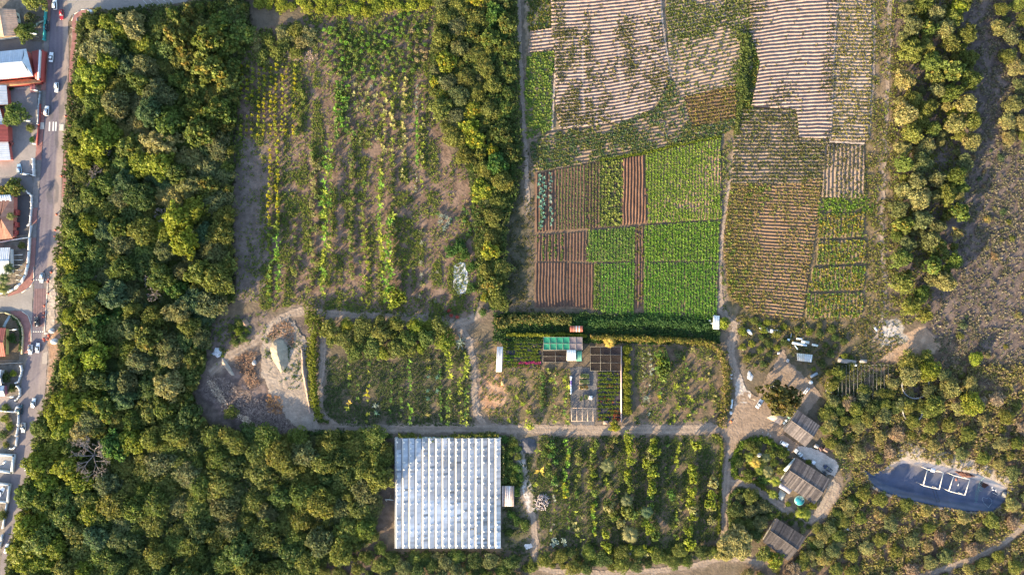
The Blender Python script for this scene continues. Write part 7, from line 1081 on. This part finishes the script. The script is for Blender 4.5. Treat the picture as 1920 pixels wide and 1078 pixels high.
# ------------------------------------------------------------------ vehicles
def car(px, py, ang, col, label, kd='sedan', cat='car', glassc=(0.015, 0.018, 0.025), L=4.7, W=1.9, group='cars on and beside the road'):
    """ang: heading in degrees, 90 = up the picture"""
    p = P(px, py); o = empty({'sedan': 'car', 'suv': 'car', 'pickup': 'pickup_truck', 'hatch': 'car'}[kd], (p.x, p.y, 0), R(ang)); c = np.array(col)
    hood = {'sedan': .62, 'suv': .78, 'pickup': .8, 'hatch': .66}[kd]; top = {'sedan': 1.42, 'suv': 1.75, 'pickup': 1.75, 'hatch': 1.48}[kd]
    b = MB()                                                                   # lofted body shell
    prof = [(-.5, .70, .40), (-.485, .92, hood + .22), (-.30, .99, hood + .26), (0, 1.0, hood + .26), (.26, .99, hood + .24), (.46, .9, hood + .1), (.5, .72, .42)]
    sec = []
    for x, w_, zt in prof: hw = W / 2 * w_; sec.append([(x * L, -hw * .92, .28), (x * L, -hw, .5), (x * L, -hw, zt - .16), (x * L, -hw * .86, zt), (x * L, hw * .86, zt), (x * L, hw, zt - .16), (x * L, hw, .5), (x * L, hw * .92, .28)])
    for s0, s1 in zip(sec[:-1], sec[1:]):
        for i in range(8): b.quad([s0[i], s0[(i + 1) % 8], s1[(i + 1) % 8], s1[i]][::-1], tuple(c))
    b.quad(sec[0], tuple(c * .9)); b.quad(sec[-1][::-1], tuple(c * .9)); b.build('body', M_paint, o); zb = hood + .25
    xr, xf = {'sedan': (-.30, .16), 'suv': (-.46, .18), 'pickup': (-.1, .2), 'hatch': (-.44, .16)}[kd]; sl = {'sedan': .11, 'suv': .04, 'pickup': .04, 'hatch': .06}[kd]; w0, w1 = W / 2 * .88, W / 2 * .7
    B_ = [(xr * L, -w0), (xf * L, -w0), (xf * L, w0), (xr * L, w0)]; T_ = [((xr + sl) * L, -w1), ((xf - .11) * L, -w1), ((xf - .11) * L, w1), ((xr + sl) * L, w1)]
    nm = ('side_window', 'windscreen', 'side_window', 'rear_window')
    for i in range(4): k = MB(); j = (i + 1) % 4; k.quad([(*B_[i], zb - .02), (*B_[j], zb - .02), (*T_[j], top - .03), (*T_[i], top - .03)], glassc); k.build(nm[i], M_glass, o)
    k = MB(); k.prism([(x * .99, y) for x, y in T_], top - .05, top, tuple(c)); k.build('roof', M_paint, o)
    for sx in (-.31, .31):
        for sy in (-1, 1):
            wv = empty('tmp', (0, 0, 0)); bpy.data.objects.remove(wv); k = MB(); k.tube((sx * L, sy * (W / 2 - .2), .33), (sx * L, sy * (W / 2 + .02), .33), .33, .33, (0.02, 0.02, 0.02), 14); t = k.build('wheel', M_rubber, o); k = MB(); k.tube((sx * L, sy * (W / 2 + .0), .33), (sx * L, sy * (W / 2 + .035), .33), .19, .19, (0.4, 0.4, 0.42), 10); k.build('rim', M_metal, t)
    for sy in (-1, 1):
        k = MB(); k.box(.485 * L, sy * W * .33, hood - .02, .12, .34, .16, (0.7, 0.7, 0.7)); k.build('headlight', M_sheet, o); k = MB(); k.box(-.49 * L, sy * W * .36, hood + .05, .08, .26, .16, (0.35, 0.02, 0.02)); k.build('tail_light', M_sheet, o); k = MB(); k.box(.1 * L, sy * (W / 2 + .06), hood + .32, .14, .2, .14, tuple(c)); k.build('mirror', M_paint, o)
    if kd == 'pickup': k = MB(); k.box(-.3 * L, 0, zb + .01, .34 * L, W * .74, .05, (0.12, 0.12, 0.13)); [k.box(-.3 * L, sy * W * .4, zb + .12, .36 * L, .1, .22, tuple(c)) for sy in (-1, 1)]; k.build('load_bed', M_paint, o)
    return tag(o, label, cat, group)
CW = (0.72, 0.73, 0.75)
for a in ((104.5, 10, 92, CW, 'white car leading at the top of the road', 'suv'), (117.3, 29, 271, (0.28, 0.015, 0.02), 'dark red car coming down beside the brick corner', 'hatch'), (89.5, 50, 86, (0.015, 0.015, 0.02), 'black car parked along the turquoise wall', 'suv'), (97.5, 108.5, 86, CW, 'white car with dark windows beside the warehouse', 'sedan'), (107.8, 165, 268, CW, 'white car coming down below the warehouse', 'hatch'), (89.5, 209, 86, CW, 'white boxy car just above the pedestrian crossing', 'suv'), (80.5, 521, 263, (0.5, 0.58, 0.62), 'pale blue car at the brick crossing', 'hatch'), (71, 603, 97, (0.06, 0.06, 0.065), 'dark grey pickup truck on the brick crossing', 'pickup'), (59, 655, 266, CW, 'white pickup truck below the side street', 'pickup'), (72.5, 652, 86, (0.62, 0.64, 0.68), 'pale sedan beside the white pickup truck', 'sedan'), (64.5, 755, 80, (0.62, 0.66, 0.68), 'pale car half under the roadside trees', 'sedan'), (40, 767, 86, (0.02, 0.06, 0.075), 'dark teal car parked against the white balustrade', 'suv'), (46, 801, 266, (0.66, 0.66, 0.62), 'cream white pickup truck beside the walled garden', 'pickup'), (52.5, 873, 84, CW, 'white car beside the tree above the small yards', 'sedan'), (15, 1027, 82, CW, 'white car showing under the trees at lower left', 'hatch'), (38, 317, 96, (0.30, 0.44, 0.55), 'light blue car parked in the courtyard by the driveway', 'hatch'), (4, 921, 60, CW, 'white car parked in the lower small yard', 'sedan')): car(*a)
GP = 'cars in the farm yard'
car(1423, 756.5, 58, (0.55, 0.57, 0.62), 'silver car in the sunlit farm yard', 'sedan', group=GP); car(1449, 722, 30, (0.02, 0.02, 0.022), 'black pickup truck in the shade above the large yard tree', 'pickup', 'pickup', group=GP); car(1469.5, 831, -28, CW, 'white car below the upper barn', 'suv', group=GP, L=4.1); car(1496, 848, 138, (0.5, 0.52, 0.54), 'grey-white car at the corner of the farmhouse', 'sedan', group=GP, L=4.5); car(1551, 877.5, 142, (0.03, 0.035, 0.07), 'dark blue pickup truck on the sandy parking yard', 'pickup', 'pickup', group=GP, L=4.6); car(1545.5, 887, 135, (0.03, 0.03, 0.035), 'small dark car against the right wall of the farmhouse', 'hatch', group=GP, L=2.8, W=1.4)
crate('tool_cart', 1477, 842, 6, 2.5, .7, (0.25, 0.25, 0.27), 'little grey cart below the white car at the barn', 'cart', rot=-.6); crate('white_cabinet', 1526, 867, 5, 6, 1.4, (0.58, 0.6, 0.66), 'pale cabinet beside the green bush behind the farmhouse', 'cabinet', rot=-.6); crate('garden_bench', 1507.5, 859, 6, 3, .6, (0.3, 0.3, 0.34), 'grey bench on the wall side of the sandy parking yard', 'bench', rot=-.6)
# ------------------------------------------------------------------ labels of the repeats: what they look like and what they stand beside
LM = [('pedestrian crossing', 99, 238), ('largest bare dead tree', 165, 858), ('forked dead tree', 300, 404), ('sand heap', 522, 668), ('greenhouse', 840, 925), ('green net roof', 1050, 643), ('round pool', 1499, 938), ('drained pond', 1755, 910), ('silver car', 1423, 757), ('log pile', 1016, 940), ('chalk patch', 862, 523), ('white tin shed', 1344, 604), ('large stone tank', 1717, 722), ('curved brick corner', 150, 24), ('side street mouth', 55, 575), ('scrap heap', 1505, 643), ('black gravel heap', 991, 836), ('bluish agave clump', 834, 414), ('track fork', 606, 590), ('big grey agave', 863, 641), ('timber pergola', 1092, 777), ('golden palm', 1143, 642), ('round grey-green tree', 296, 178), ('pale corner tree', 186, 88), ('darkest feathery tree', 212, 552), ('yellow-topped grey tree', 228, 458), ('white pickup truck', 59, 655), ('lowest barn', 1470, 1010), ('brick crossing', 72, 575), ('oval palm garden', 1425, 865), ('grey tarpaulin', 407, 661), ('largest pale palm', 1182, 1003), ('lone bright tree', 1832, 672), ('bright belt tree', 1791, 214), ('bent white pipe', 730, 936), ('rubble heap', 940, 1071), ('dry brush heap', 565, 107), ('white-roofed shed', 1071, 666), ('brown soil mound', 460, 606), ('pergola beams', 34, 500), ('lime hedge', 586, 690), ('pole rows', 1615, 712), ('white drum', 1590, 991), ('painted heart', 1856, 943), ('upper bare twins', 282, 540), ('creeper on glass', 800, 826), ('teal leaf plot', 1020, 380), ('red plough strip', 1188, 358), ('golden brown rows', 1330, 200), ('lime clump', 746, 558), ('white walls of bags', 1371, 705), ('round olive bush', 432, 775), ('top left paddock', 640, 90)]
LM = [l for l in LM if l[0] not in ('white walls of bags', 'top left paddock', 'upper bare twins')]
ORD = ['', 'second', 'third', 'fourth', 'fifth', 'sixth', 'seventh', 'eighth', 'ninth', 'tenth', 'eleventh', 'twelfth', 'thirteenth', 'fourteenth', 'fifteenth', 'sixteenth', 'seventeenth', 'eighteenth', 'nineteenth', 'twentieth']
TENS = ['twenty', 'thirty', 'forty', 'fifty', 'sixty', 'seventy', 'eighty', 'ninety']; UN = ['first', 'second', 'third', 'fourth', 'fifth', 'sixth', 'seventh', 'eighth', 'ninth']; TEO = ['twentieth', 'thirtieth', 'fortieth', 'fiftieth', 'sixtieth', 'seventieth', 'eightieth', 'ninetieth']
def ordw(n):
    if n < 20: return ORD[n]
    n += 1; return TEO[n // 10 - 2] if n % 10 == 0 else TENS[n // 10 - 2] + '-' + UN[n % 10 - 1]
buck = {}
for o, desc, zone, x, y in PENDING:
    ls = sorted(LM, key=lambda l: math.hypot(l[1] - x, l[2] - y)); l = ls[0]
    if l[0] in desc: l = ls[1]
    dx, dy = x - l[1], y - l[2]; dr = ('right of' if dx > 0 else 'left of') if abs(dx) > abs(dy) else ('below' if dy > 0 else 'above')
    buck.setdefault((desc, dr, l[0]), []).append((math.hypot(dx, dy), o, zone))
for (desc, dr, lm), L_ in buck.items():
    L_.sort(key=lambda t: t[0])
    for i, (d_, o, zone) in enumerate(L_):
        near = ('the nearest %s the %s' % (dr, lm)) if i == 0 else ('%s nearest %s the %s' % (ordw(i), dr, lm))
        s_ = '%s %s, %s' % (desc, zone, near)
        if len(s_.split()) > 16: s_ = '%s, %s' % (desc, near)
        o['label'] = s_
